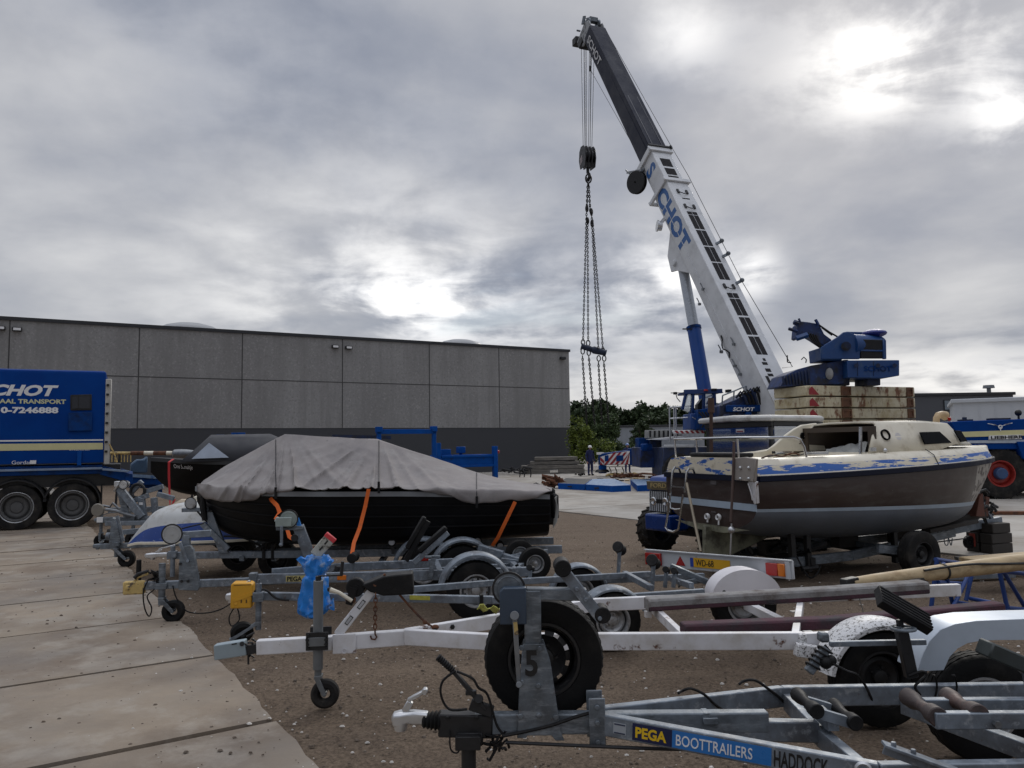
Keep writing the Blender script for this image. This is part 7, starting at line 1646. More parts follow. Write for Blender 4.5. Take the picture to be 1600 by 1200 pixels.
# carrier
blk(1000, 699, 1060, 730, 32.6, 2.4, 'carrier_nose', sup); polyw('tool_box', [(998, 684), (1013, 684), (1013, 700), (998, 700)], 33.4, 1.0, cblue); polyw('tool_box', [(1016, 687), (1034, 686), (1034, 700), (1016, 700)], 33.0, 1.0, sup); polyw('white_cover', [(1012, 686.5), (1060, 681.5), (1078, 683), (1040, 688)], 31.8, .6, white)
mb = MB(); a = W2(1010, 695, 32.1); mb.box(a+V(0, 0, -.1), (.2, .5, .3)); mb.build('carrier_box', cblue, CR, bevel=.05)
polyw('white_band', [(1038, 695), (1085, 694.5), (1085, 699), (1038, 699)], 30.4, .1, mat('dull white band', (.40, .41, .42), .5), CR)
blk(1036, 699, 1480, 738, 30.5, 2.6, 'carrier_chassis', dblue)
blk(1150, 666, 1480, 700, 30.6, 2.4, 'carrier_deck', cblue)
for px in (1062, 1130, 1200, 1400, 1470): p = W2(px, 745, 30.6); wheel(CR, (p.x, p.y, .68), .68, .45, Mi.to_3x3() @ V(0.0, 1, 0), rimb, dtyre, .55, .02, hub=.4, bolts=8)
# outrigger beam with striped end box
OY = 41.5
polyw('outrigger_beam', [(984, 701), (1042, 700), (1042, 730), (984, 727)], OY, .8, cblue)
ob = polyw('outrigger_box', [(938, 709), (984, 703.5), (984, 725.5), (938, 727)], OY-.15, 1.0, cblue)
polyw('stripe_panel', [(954, 709), (984, 704.5), (984, 725), (938, 726), (938, 714)], OY-.19, .03, white, ob, 0)
for k in range(6):
    x = 944+k*8.2; x0, x1 = x, x+4.2; sl = 15
    pts = [(max(938, min(984, x0)), 726), (max(938, min(984, x1)), 726), (max(938, min(984, x1+sl)), 706.5), (max(938, min(984, x0+sl)), 707)]
    if pts[0][0] < 984: polyw('red_stripe', pts, OY-.215, .02, redp, ob, 0)
polyw('red_stripe', [(938, 714), (944, 720), (944, 725), (938, 719)], OY-.22, .02, redp, ob, 0); polyw('red_stripe', [(938, 721), (942, 726), (938, 726)], OY-.22, .02, redp, ob, 0)
for x0, x1 in ((945, 951), (963, 974)): polyw('socket', [(x0, 712), (x1, 711), (x1, 720), (x0, 721)], OY-.24, .04, cblue, ob)
mb = MB(); p = W2(941.5, 727, OY+.3); g = W2(941.5, 752, OY+.3); mb.cyl(p, (p+g)/2+V(0, 0, .0), .22, None, 18); jc = mb.build('outrigger_jack', bblue, CR); mb = MB(); mb.cyl((p+g)/2, V(g.x, g.y, .35), .14, None, 16); mb.build('jack_rod', alum, jc); mb = MB(); mb.cyl(V(g.x, g.y, .25), V(g.x, g.y, .40), .42, .3, 20); mb.build('jack_foot', dsteel, jc, bevel=.02)
mb = MB(); mb.box(W2(938, 708.5, OY), (.3, .3, .12)); mb.build('lamp', white, ob)
for px in (952, 961, 972): 
    mb = MB(); mb.tube([W2(px, 730, OY), W2(px+3, 737, OY), W2(px+1, 744, OY), W2(px+6, 746, OY)], .03, 6); mb.build('hanging_chain', chainm, CR)
# counterweight stack with winch frame on top
cwn = V(-.36, .933, 0); cwr = V(.933, .36, 0); K0 = at(1263, 602, 26.0)
CWR = Mi.to_3x3() @ cwr; CWN = Mi.to_3x3() @ cwn
def cwslab(ztop, h):
    mb = MB(); a = Mi @ V(K0.x, K0.y, ztop-h/2); Wd, Dp = 5.0, 1.75; e = .12
    out = [(0.0, e), (e, 0), (Wd-e*1.5, 0), (Wd, e*1.5), (Wd, Dp), (0, Dp)]
    vs = [a+CWR*u+CWN*v_+V(0, 0, s*h/2) for s in (-1, 1) for u, v_ in out]; N = 6
    mb.add(vs, [tuple(range(N))[::-1], tuple(range(N, 2*N))]+[(i, (i+1) % N, N+(i+1) % N, N+i) for i in range(N)])
    o = mb.build('counterweight_slab', cwt, CR, bevel=.025)
    mb = MB()
    for u0, u1 in ((1.42, 1.80), (4.45, 4.68)):
        mb.beam(a+CWR*(u0+.04)-CWN*.006+V(0, 0, 0), a+CWR*(u1-.04)-CWN*.006, .014, h*.96)
        for u in (u0, u1): mb.beam(a+CWR*u-CWN*.02-V(0, 0, h*.46), a+CWR*u-CWN*.02+V(0, 0, h*.46), .05, .05, CWR)
        for z in (-h*.32, h*.30): mb.beam(a+CWR*u0-CWN*.02+V(0, 0, z), a+CWR*u1-CWN*.02+V(0, 0, z), .04, .05)
    mb.build('lifting_pocket', mat('rusted pocket frame', (.13, .06, .03), .8, 0, .3, 5, .1) if 'rusted pocket frame' not in MC else MC['rusted pocket frame'], o)
    mb = MB(); mb.prism([a+CWR*u-CWN*.008+V(0, 0, z) for u, z in ((.02, -h*.42), (.02, h*.12), (.14, h*.40), (.44, -h*.42))], CWN, .012); mb.build('red_marker', redp, o)
    return o
zt0 = K0.z; hs = .39
for k in range(6): cwslab(zt0-k*hs, hs-.045)
a = Mi @ V(K0.x, K0.y, .75); mb = MB(); mb.beam(a+CWR*.4+CWN*.9+V(0, 0, .2), a+CWR*4.6+CWN*.9+V(0, 0, .2), 1.4, max(.2, 2*(zt0-6*hs-.95))); mb.build('counterweight_base', dblue, CR)
CF = 26.6
polyw('counterweight_frame', [(1220, 604), (1228, 586), (1246, 577), (1268, 571), (1320, 562), (1326, 562), (1326, 592), (1318, 600), (1290, 601)], CF, 1.5, sup)
wbx = polyw('winch_deck', [(1324, 563), (1405.5, 562.5), (1405.5, 587), (1382, 591), (1324, 590)], CF-.35, 1.8, mat('crane winch blue', (.005, .045, .165), .5, 0, .15, 1.5, .05, 14, [((.03, .07, .15), .3, 4, .1)]))
p0, p1 = W2(1350, 580, CF-.36), W2(1392, 580, CF-.36); text('SCHOT', .26, p0, p1-p0, V(0, 0, 1), cblue, wbx, bold=.02, xs=1.1, depth=.012)
polyw('pedestal', [(1355, 590), (1376, 590), (1376, 602), (1355, 602)], CF, 1.0, dblue); polyw('pedestal', [(1300, 596), (1328, 592), (1328, 602), (1300, 603)], CF+.2, 1.0, dblue)
wm_ = MC['crane winch blue']
polyw('winch_cheek', [(1283, 561), (1283, 543), (1290, 538), (1308, 527), (1318, 519), (1326, 518), (1336, 523), (1344, 532), (1344, 561)], CF-.3, .12, wm_); polyw('winch_cheek', [(1312, 560), (1312, 528), (1322, 518), (1370, 519), (1384, 530), (1384, 560)], CF+.9, .12, wm_)
polyw('winch_guard', [(1345, 530), (1384, 531), (1385, 560), (1345, 560)], CF-.28, .10, mat('black winch mesh', (.008, .008, .01), .8)); polyw('guard_band', [(1345, 546), (1384.5, 547), (1384.5, 549.5), (1345, 548.5)], CF-.31, .04, wm_); polyw('guard_post', [(1380, 530), (1385, 531), (1385.5, 561), (1380, 561)], CF-.33, .10, wm_)
c = W2(1330, 540, CF); c2 = W2(1358, 538, CF); mb = MB(); n_ = CWR; mb.cyl(c-n_*.10, c+n_*1.1, .40, None, 32); mb.build('winch_drum', wm_, CR); mb = MB(); mb.cyl(W2(1322, 541, CF-.45), W2(1322, 541, CF-.25), .16, None, 18); mb.cyl(W2(1322, 541, CF-.52), W2(1322, 541, CF-.45), .09, None, 12); mb.build('drum_hub', dblue, CR)
mb = MB(); mb.sphere(W2(1366, 521, CF+.4), .42, 18, 8, (1, 1, .35)); mb.build('blue_cap', mat('violet blue lid', (.02, .03, .20), .45, 0, .1), CR)
polyw('winch_base', [(1282, 543), (1316, 543), (1316, 563), (1284, 563)], CF-.1, 1.1, wm_)
# folded roller arm reaching left
arm = polyw('rope_arm', [(1246, 508), (1252, 502), (1262, 503), (1280, 506), (1288, 522), (1300, 531), (1290, 542), (1272, 530), (1258, 522), (1248, 530), (1244, 528)], CF+.1, .5, sup)
post([(1232, 513.5), (1246, 518)], .045, sup, 'arm_pin', CF, arm); post([(1240, 503), (1248, 506)], .07, sup, 'arm_pin', CF, arm); post([(1248, 497.5), (1251, 505)], .03, sup, 'arm_pin', CF, arm); post([(1274, 499), (1279, 508)], .04, sup, 'arm_pin', CF, arm)
post([(1244, 529), (1262, 523)], .07, wm_, 'arm_bracket', CF-.2, arm)
for k in range(4):
    mb = MB(); mb.tube([W2(1262+k*4, 520+k, CF-.1), W2(1270+k*4, 534+k*2, CF-.15), W2(1284+k, 545, CF-.1)], .035, 6); mb.build('hose', rubber, arm)
mb = MB(); mb.tube([W2(1280, 508, CF), W2(1296, 519, CF), W2(1310, 527, CF)], .03, 6); mb.tube([W2(1284, 512, CF), W2(1300, 524, CF)], .025, 6); mb.build('hose', rubber, arm)
post([(1230, 555), (1230.5, 566), (1236, 566.5)], .02, dsteel, 'aerial', CF, arm); mb = MB(); mb.tube([W2(1252, 562, CF), W2(1256, 558, CF), W2(1260, 562, CF), W2(1259, 567, CF)], .02, 6); mb.build('grab_loop', dsteel, arm)
for k in range(9): polyw('fin', [(1222+k*5, 588-k*1.3), (1225+k*5, 587-k*1.3), (1227+k*5, 600), (1224+k*5, 601)], CF-.06, .08, dblue)
mb = MB(); mb.sphere(W2(1296, 584, CF-.1), .16, 10, 6, (1, .6, 1.3)); mb.build('paint_patch', mat('chipped pale patch', (.30, .30, .30), .7, 0, .3, 8, .2), CR)

# ---------------------------------------------------------------- chain slings hanging from the hook
frame_cr = frame_of(CR)
SLG = thing('chain_sling', 'four legged chain sling with a spreader hanging below the crane hook', 'chain sling', (0, 0, 0), 0)
hw_ = frame_cr @ (V(c.x*0, 0, 0)); HY = (frame_cr @ Q(920, 275)).y
SLG.location = (at(920, 640, HY).x, HY, 0); D_ = -SLG.location
def SW(px, py, dy=0): return at(px, py, HY+dy)+D_
def chain(name, a, b, r, par, link=.13):
    a = Vector(a); b = Vector(b); L = (b-a).length; n = max(2, int(L/link)); d = (b-a)/n; dn = d.normalized(); s1 = dn.cross(V(0, 1, 0)).normalized(); s2 = dn.cross(s1); mb = MB()
    for k in range(n):
        c = a+d*(k+.5); s = s1 if k % 2 else s2; w = link*.34; h = link*.66
        mb.tube([c+s*math.cos(g)*w+dn*math.sin(g)*h for g in [i*2*PI/8 for i in range(8)]], r, 4, closed=True)
    return mb.build(name, chainm, par)
mb = MB(); c = SW(919.5, 279); mb.tube([c+V(math.cos(g)*.16, 0, math.sin(g)*.26) for g in [i*2*PI/16 for i in range(16)]], .045, 8, closed=True); mb.build('master_ring', chainm, SLG)
for dx, px in ((-.3, 916.5), (.3, 922.5)): chain('chain_leg', SW(919+dx*3, 287, dx), SW(px, 333, dx), .022, SLG); chain('chain_leg', SW(919.5+dx*2, 287, -dx), SW(919.5+dx*9, 331, -dx), .022, SLG)
for px, py in ((917, 326), (924, 331), (918, 345), (925, 349)):
    mb = MB(); mb.sphere(SW(px, py), .15, 10, 6, (.7, .7, 1.5)); mb.build('shackle', chainm, SLG)
for x0, y0, x1, y1, dy in ((916.5, 330, 911, 533, -.25), (918, 340, 919, 533, .25), (924, 330, 935, 545, -.25), (925.5, 340, 942, 545, .25)):
    chain('chain_leg', SW(x0, y0, dy), SW(x1, y1, dy), .021, SLG)
sp_ = MB(); a, b = SW(908, 541), SW(947, 552); sp_.cyl(a, a+(b-a)*.38, .14, .17, 14); sp_.cyl(a+(b-a)*.38, a+(b-a)*.52, .12, .22, 14); sp_.cyl(a+(b-a)*.52, b, .22, .15, 14); sp_.cyl(a+(b-a)*.95, b, .2, None, 14); sp_.cyl(a, a+(b-a)*.06, .2, None, 14); sp_.build('spreader_bar', mat('dark blue spreader paint', (.012, .022, .05), .5, .1, .3, 6, .08), SLG)
for px, py in ((911, 535), (919, 536), (935, 548), (942, 548), (910.5, 549), (920, 551), (935.5, 560), (944, 560)):
    mb = MB(); c = SW(px, py); mb.tube([c+V(math.cos(g)*.10, 0, math.sin(g)*.16) for g in [i*2*PI/12 for i in range(12)]], .035, 6, closed=True); mb.build('shackle', chainm, SLG)
for x0, y0, x1, y1 in ((910, 556, 917, 664), (920, 557, 929, 662), (935, 566, 940.5, 662), (943.5, 566, 951, 660)):
    for o in (-.7, .7): chain('chain_leg', SW(x0+o*.4, y0), SW(x1+o*.4, y1, o*.05), .018, SLG)
# ---------------------------------------------------------------- blue steel mats and rigging on the ground
MG2 = 'blue steel load spreading mats under the outrigger'
def mat_plate(label, pts, top_m):
    P = [gnd(x, y) for x, y in pts]; o = thing('steel_mat', label, 'steel mat', P[0], 0, MG2); mb = MB(); P = [p-P[0] for p in P]; N = len(P); h = .24
    mb.add([p for p in P]+[p+V(0, 0, h) for p in P], [tuple(range(N, 2*N))]+[(i, (i+1) % N, N+(i+1) % N, N+i) for i in range(N)], 0); mb.m[0] = 1
    mb.build('plate', [bblue, top_m], o, bevel=.012); mb = MB(); e_ = P[0]+(P[1]-P[0])*.5; mb.box(e_+V(0, -.01, h*.55), (.3, .04, .05)); mb.build('lifting_lug', dsteel, o)
mat_plate('left blue steel mat, dark top, in front of the outrigger jack', [(872, 764.5), (914, 766.5), (925, 757), (884, 755)], dsteel)
mat_plate('middle blue steel mat with a scuffed pale top beside the outrigger jack', [(915, 766.5), (956, 769.5), (986, 768), (960, 756.5), (926, 757)], wblue)
mat_plate('right blue steel mat with a scuffed pale top behind the blue tractor', [(996, 768.5), (1036, 767), (1030, 756), (985, 757.5)], wblue)
for k, (px, py, lab) in enumerate(((990, 747, 'red brown slings heaped on the concrete behind the striped outrigger'), (968, 745, 'yellow and dark straps bundled on the concrete under the striped outrigger'), (905, 744, 'small dark rag lying left of the worker with the white helmet'), (1005, 752, 'flattened cardboard and boards lying behind the blue tractor nose'), (945, 753, 'dark timber packing heaped under the outrigger jack'))):
    p = gnd(px, py); rs = random.Random(40+k); mb = MB(); w = (2.4, 1.6, .5, 1.6, 1.3)[k]; ms = (rustm, oldyel, woodd, wood, woodd)[k]
    for i in range((16, 10, 4, 8, 12)[k]):
        a = V(rs.uniform(-.5, .5)*w, rs.uniform(-.4, .4), rs.uniform(.02, .16)); b = a+V(rs.uniform(-.5, .5)*w, rs.uniform(-.3, .3), rs.uniform(-.03, .05))
        if k in (3, 4): mb.beam(a, b+V(.1, 0, 0), .22, .05)
        else: mb.tube([a, (a+b)/2+V(0, .1, .06), b], .055, 6)
    o = mb.build('sling_heap' if k < 3 else 'board_heap', ms, None); o.location = p; tag(o, lab, 'slings' if k < 3 else 'boards')
# ================================================================ CABIN BOAT
CB = thing('cabin_boat', 'weathered cabin boat with brown hull, cream cabin and peeling blue band', 'boat', (2.62, 10.3, 0), R_(22))
Q = lambda px, py, yl=0: q(CB, px, py, yl)
Rn_, Bw = Q(1187, 748, -1.02), Q(1541, 714, 0); LC = Bw.x; zr0, zr1 = Rn_.z, Bw.z
zw0, zw1 = Q(1190, 797, -1.0).z, Q(1508, 787, -.3).z; zk = Q(1290, 842, -.45).z - .02
X0 = Rn_.x
def lx(t): return X0+(LC-X0)*t
def zr(t): return zr0+(zr1-zr0)*t**1.3
stc = []
for t, b, bb, zkk in ((0, 1.0, .93, zk+.20), (.12, 1.04, .97, zk+.08), (.3, 1.07, 1.0, zk), (.5, 1.05, .96, zk-.01), (.68, .92, .78, zk+.02), (.82, .70, .50, zk+.10), (.92, .42, .22, zk+.24), (1, .05, .02, zw1-.02)):
    zw = zw0+(zw1-zw0)*t; x_off = -.42*max(0, (t-.85)/.15)**2
    stc.append((lx(t), b, zr(t), bb, zw-.03, zkk))
stc[-1] = (lx(1.0), .05, zr(1), .015, zw1+.06, zw1-.06)
mb = MB()
rg, SC = hull(mb, stc, 20, 60, mis=lambda i, k: (1 if (k in (10, 29)) else 2 if 10 < k < 29 else (3 if i > 38 else 0)))
# rake the stem: pull low points aft near the bow
for p in mb.v:
    t = (p.x-X0)/(LC-X0)
    if t > .70:
        k = (t-.70)/.30; low = max(0, min(1, (zr(t)-p.z)/(zr(1)-zk))); p.x -= k*k*(.28*low+.75*low*low)
ln = list(mb.v[:len(rg[0])])
mb.add(ln, [tuple(range(len(ln)))], 0)
hc = mb.build('hull', [hullbr, stripe, hullgr, hullsc], CB, ang=55)
mb = MB(); za, zb_ = Q(1088, 786, .6).z, Q(1185, 795, -.95).z; mb.box((X0-.006, 0, (zw0)+.02), (.012, 1.90, .085)); mb.build('transom_stripe', stripe, CB)
mb = MB(); mb.prism([(X0-.004, -.80, zw0-.26), (X0-.004, .80, zw0-.26), (X0-.004, .3, zk+.17), (X0-.004, -.3, zk+.17)], (1, 0, 0), .006); mb.build('transom_bottom', keelm, CB)
# rubbing strake, blue black
mb = MB()
for sg in (-1, 1): mb.loft([[V(SC(u/60)[0], sg*(SC(u/60)[1]), SC(u/60)[2])+d for d in (V(0, 0, -.045), V(0, sg*.03, -.035), V(0, sg*.03, .025), V(0, 0, .03))] for u in range(61)])
mb.box((X0-.015, 0, zr0-.008), (.04, 2.02, .07)); mb.build('rubbing_strake', mat('blue black rubber strake', (.006, .009, .024), .55, 0, .15, spec=.2), CB)
# sloping cream band, side deck, cockpit well
xa = Q(1356, 704, -.72).x; bandh = Q(1186, 718, -.90).z-zr0; bandh = max(.16, min(.30, bandh))
mb = MB(); rings = []
def sec(u):
    x, b, z = SC(u)[:3]; h = bandh*(1-.25*u); ins = min(.14, b*.4); wellz = z-.30 if .10 < u and x < xa else z+h+.02
    bi = max(b-ins-.16, .01)
    half = [(b+.004, z+.005), (b-ins*.10, z+h*.20), (b-ins*.50, z+h*.68), (b-ins, z+h), (bi, z+h+.015), (bi-.02 if bi > .05 else bi*.6, wellz)]
    return [V(x, -y, zz_) for y, zz_ in half]+[V(x, y, zz_) for y, zz_ in half[::-1]]
U = [0, .099]+[.101+.899*i/44 for i in range(45)]
ux = None
for u in U: rings.append(sec(u))
mb.loft(rings, 0, cap=False, closed=False, mis=lambda i, k: 1 if k in (1, 9) else 0)
mb.add(rings[0], [tuple(range(len(rings[0])))], 2)
dkk = mb.build('deck', [cream, band, band2], CB, ang=40)
# stern coaming rising towards the cabin
mb = MB()
co = [(1058, 720), (1070, 713), (1130, 710), (1180, 705), (1205, 701)]
for y in (.82,):
    P = [Q(px, py, y) for px, py in co]; mb.prism(P+[V(P[-1].x, y, zr0+.05), V(P[0].x, y, zr0+.05)], (0, 1, 0), .06)
mb.build('coaming', cream, CB, bevel=.02)
# cabin shell
wb_, wt_ = .74, .60
def cab_ring(x, wbm, wtm, z0, z1, xt=0):
    return [V(x, -wbm, z0), V(x+xt*.5, -(wbm+wtm)/2-.004, (z0+z1)/2), V(x+xt, -wtm, z1-.028), V(x+xt, -wtm*.94, z1), V(x+xt, -wtm*.4, z1+.015), V(x+xt, wtm*.4, z1+.015), V(x+xt, wtm*.94, z1), V(x+xt, wtm, z1-.028), V(x+xt*.5, (wbm+wtm)/2+.015, (z0+z1)/2), V(x, wbm, z0)]
zc0 = Q(1356, 705, -wb_).z; zc1 = Q(1370, 659, -wt_).z; xf = Q(1511, 693, -.40).x; zf0 = Q(1511, 693, -.40).z; xft = Q(1480, 660, -.45).x; zft = Q(1480, 661, -.45).z
xa2 = Q(1368, 659, -wt_).x
R1 = cab_ring(xa, wb_, wt_, zc0-.03, zc1, xa2-xa); R2 = cab_ring(xa+(xf-xa)*.55, wb_*.97, wt_*.97, zc0-.02, (zc1+zft)/2+.02, 0); R3 = cab_ring(xft-.02, .60, .49, zf0+.0, zft, 0); R4 = cab_ring(xf, .46, .36, zf0-.02, zf0+.05, 0)
for r_, xk in ((R3, .10),):
    pass
mb = MB(); mb.loft([R1, R2, R3, R4], closed=False, cap=False); mb.add(R4, [tuple(range(len(R4)))])
ca = mb.build('cabin', [cream, brown], CB, ang=24); s_ = ca.modifiers.new('shell', 'SOLIDIFY'); s_.thickness = .03; s_.offset = -1; s_.material_offset = 1
def on_plane(px, py, P, n): return loc_of(CB, hit(px, py, frame_of(CB) @ P, frame_of(CB).to_3x3() @ n))
Pn = R1[0]; nn = (R2[0]-R1[0]).cross(R1[2]-R1[0]).normalized()
def nside(px, py, d=.012): 
    p = on_plane(px, py, Pn, nn); return p + (nn if nn.y < 0 else -nn)*d
P3 = R3[0]; n3_ = (R3[0]-R2[0]).cross(R2[2]-R2[0]).normalized()
def fside(px, py, d=.016):
    p = on_plane(px, py, R2[0], n3_); return p + (n3_ if n3_.y < 0 else -n3_)*d
mb = MB(); mb.prism([fside(*p) for p in ((1435, 676), (1466, 675), (1485, 692.5), (1443, 695))], n3_, .02); wi_ = mb.build('window', glassd, ca, bevel=.006)
n4 = (R4[0]-R3[0]).cross(R4[2]-R3[0]).normalized()
a4 = (R3[3]+R3[6])/2; 
fp = [R3[2]*.75+R4[2]*.25, R3[2]*.15+R4[2]*.85, R3[7]*.15+R4[7]*.85, R3[7]*.75+R4[7]*.25]
nf = (fp[1]-fp[0]).cross(fp[2]-fp[0]).normalized(); nf = nf if nf.z > 0 else -nf
mb = MB(); 
for s0, s1 in ((.06, .46), (.54, .94)):
    pt_ = lambda s, e: (fp[0]*(1-s)+fp[3]*s)*(1-e)+(fp[1]*(1-s)+fp[2]*s)*e+nf*.03
    mb = MB(); mb.prism([pt_(s0, .05), pt_(s0, .95), pt_(s1, .95), pt_(s1, .05)], nf, .03); mb.build('front_window', glassd, ca, bevel=.008)
mb = MB(); p = fside(1498, 681); mb.prism([fside(*p, .02) for p in ((1488, 673), (1499, 674), (1509, 690), (1499, 691.5))], n3_, .02); mb.build('window', glassd, ca, bevel=.006)
mb = MB(); c = nside(1382, 680); mb.lathe([(-.012, .002), (-.012, .062)], c, nn, 24); mb.lathe([(-.02, .062), (.02, .062), (.02, .078), (-.02, .078)], c, nn, 28, closedprof=True); mb.build('porthole', glassd, ca)
mb = MB(); c = nside(1403, 682, .004); mb.lathe([(-.004, .002), (-.004, .055), (.004, .055), (.004, .002)], c, nn, 24); mb.build('filler_patch', mat('pale filler patch', (.62, .60, .58), .6, 0, .05), ca)
# aft bulkhead, brown, with the open doorway
mb = MB(); xi = xa+.05
zt_ = zc1-.06; zb_ = zc0-.28
for y0, y1, z0, z1 in ((-.68, -.56, zb_, zt_), (.58, .68, zb_, zt_), (-.56, .58, zt_-.07, zt_), (-.56, .58, zb_, zc0-.1)):
    mb.box((xi+(xa2-xa)*.5, (y0+y1)/2, (z0+z1)/2), (.03, y1-y0, z1-z0))
mb.build('bulkhead', brown, ca)
mb = MB(); mb.box((xa+.9, 0, zc0-.16), (1.7, 1.15, .05)); mb.build('cabin_floor', brown, ca)
mb = MB(); mb.beam(V(xi-.02, -.55, zc0-.2), V(xi+.02, -.55, zc0+.33), .03, .03, (1, 0, 0)); mb.build('door_post', alum, ca)
far = [Q(px, py, .70) for px, py in ((1196, 705), (1208, 696), (1226, 680), (1240, 670), (1252, 664), (1275, 661), (1290, 705))]
mb = MB(); mb.prism(far, (0, 1, 0), .05); fw_ = mb.build('side_wing', cream, ca, bevel=.012); mb = MB(); mb.lathe([(-.03, .002), (-.03, .05), (.0, .05)], Q(1254, 681, .672), (0, 1, 0), 18); mb.build('porthole', glassd, fw_)
sh = thing('folded_sheet', 'pale crumpled sheet lying inside the cabin boat doorway', 'sheet', CB.location, R_(22)); mb = MB(); rs = random.Random(4); rings = []
for i in range(11):
    rings.append([V(xa+.25+.05*j+.03*noise.noise((i*.5, j*.6, 0)), -.38+.076*i, zc0-.10+(.22*math.sin(PI*j/7)+.10*noise.noise((i*.7, j*.8, 2)))*(1-.04*i)) for j in range(8)])
mb.loft(rings, closed=False, cap=False); o = mb.build('sheet', cloth, sh, recalc=False)
# stern rail, outboard pad and bracket, ladder, fittings
mb = MB(); y1 = -.93
rl = [Q(1059, 685.5, .85), Q(1090, 684.5, .5), Q(1112, 683.5, -.2)]
P = [V(X0+.08, .88, Q(1062, 686, .88).z), V(X0+.04, .3, Q(1110, 685, .3).z), V(X0+.06, -.6, Q(1150, 684, -.6).z), V(X0+.25, -.93, Q(1190, 684, -.93).z), V(Q(1240, 683, -.93).x, -.93, Q(1240, 683, -.93).z), Q(1250, 687, -.93), Q(1256, 698, -.93), Q(1260, 714, -.93)]
mb.tube([P[0]+V(.5, .02, 0)]+P, .017, 10)
for p in (P[0], V(X0+.06, -.55, P[2].z), P[1]*1.0): mb.tube([p, V(p.x+.02, p.y, zr0+.10)], .014, 8)
mb.build('stern_rail', chrome, CB)
mb = MB(); c0, c1 = Q(1148, 716, -.72), Q(1183, 753, -.72); xx = X0-.12
def tr(px, py, d=.1): return on_plane(px, py, V(X0-d, 0, 0), V(1, 0, 0))
mb.prism([tr(x, y) for x, y in ((1149, 716), (1166, 714), (1183, 717), (1180, 753), (1149, 750))], (1, 0, 0), .05); ob_ = mb.build('outboard_pad', mat('bare grey outboard board', (.30, .27, .24), .7, 0, .1, 5, .05), CB, bevel=.008)
mb = MB()
for px, py in ((1157, 731), (1170, 731), (1157, 748), (1170, 748)): mb.sphere(tr(px, py, .13), .022, 10, 6)
mb.build('bolt', alum, ob_)
mb = MB(); mb.beam(tr(1180, 752, .08), tr(1182, 786, .03), .06, .05, (1, 0, 0)); mb.beam(tr(1172, 752, .08), tr(1178, 782, .03), .05, .03, (1, 0, 0)); mb.beam(tr(1169, 755, .1), tr(1180, 788, .06), .02, .02, (1, 0, 0)); mb.build('outboard_bracket', whitep, CB, bevel=.006)
mb = MB(); mb.tube([tr(1147, 690, .14), tr(1145, 760, .14), tr(1142, 815, .14)], .017, 8); mb.build('tiller_rod', mat('rusty brown rod', (.11, .075, .065), .7), CB); mb = MB(); mb.sphere(tr(1143, 828, .14), .045, 10, 8); mb.cyl(tr(1143, 818, .14), tr(1141, 870, .16), .011); mb.build('hanging_weight', alum, CB)
mb = MB()
L1 = [tr(x, y, d) for x, y, d in ((1063, 738, .02), (1061, 731, .10), (1055, 730, .20), (1051, 736, .22), (1049, 760, .22), (1045, 790, .24))]; L2 = [tr(x, y, d) for x, y, d in ((1085, 739, .02), (1083, 732, .10), (1077, 732, .20), (1073, 738, .22), (1070, 770, .22))]
mb.tube(L1, .016, 9); mb.tube(L2, .016, 9); mb.beam(tr(1050, 760, .22), tr(1070, 762, .22), .03, .02)
L3 = [tr(x, y, .25) for x, y in ((1047, 772), (1042, 815), (1040, 824), (1044, 829), (1052, 831), (1060, 827), (1062, 815), (1067, 772))]; mb.tube(L3, .016, 9); mb.tube([tr(x, y, .25) for x, y in ((1047, 785), (1048, 794), (1055, 796), (1064, 795))], .012, 8)
mb.build('boarding_ladder', chrome, CB)
mb = MB(); mb.cyl(tr(1073, 755, .30), tr(1095, 862, .55), .018, None, 8); mb.build('leaning_strut', mat('dull brass pole', (.26, .22, .16), .5, .3, .15), CB)
mb = MB()
for px, py in ((1105.5, 807), (1123, 808)): mb.lathe([(-.02, .02), (-.03, .035), (.0, .045), (.02, .035), (.0, .022)], tr(px, py, .03), (1, 0, 0), 16, closedprof=True); mb.cyl(tr(px, py+2, .04), tr(px, py+(9 if px < 1110 else 12), .04), .012)
mb.build('transom_eye', white, CB)
mb = MB(); mb.box(tr(1115, 754, .006), (.012, .12, .05)); mb.box(tr(1115, 800, .006), (.012, .09, .015)); mb.build('vent', mat('tarnished vent', (.14, .13, .13), .5, .3), CB)
cu_ = thing('seat_cushion', 'flat black seat cushion lying on the cabin boat stern deck', 'cushion', CB.location, R_(22)); mb = MB(); a, b = Q(1100, 722, .3), Q(1147, 724, -.45); mb.beam(V(X0+.17, .45, zr0+bandh+.05), V(X0+.17, -.55, zr0+bandh+.05), .30, .06); mb.build('pad', rubber, cu_, bevel=.025, seg=3)
mb = MB(); kp = [V(X0+.02, 0, zk+.24), V(X0-.10, 0, zk+.24), V(X0-.12, 0, zk-.16), V(X0+.30, 0, zk-.17), V(X0+.9, 0, zk+.02), V(X0+2.0, 0, zk+.05), V(X0+2.0, 0, zk+.12)]; mb.prism(kp, (0, 1, 0), .07); mb.build('skeg', keelm, CB, bevel=.012)
mb = MB(); c = Q(1466, 660, .25); mb.tube([Q(1463, 662, .25), Q(1463, 654, .25), Q(1466, 649, .25), Q(1472, 648, .25), Q(1477, 650, .25)], [.05, .05, .055, .06, .075], 14); mb.build('ventilation_cowl', mat('buff vent cowl', (.50, .36, .20), .5), ca); mb = MB(); mb.cyl(Q(1483, 652, .1), Q(1484, 657, .1), .025); mb.build('nav_light', red, ca)
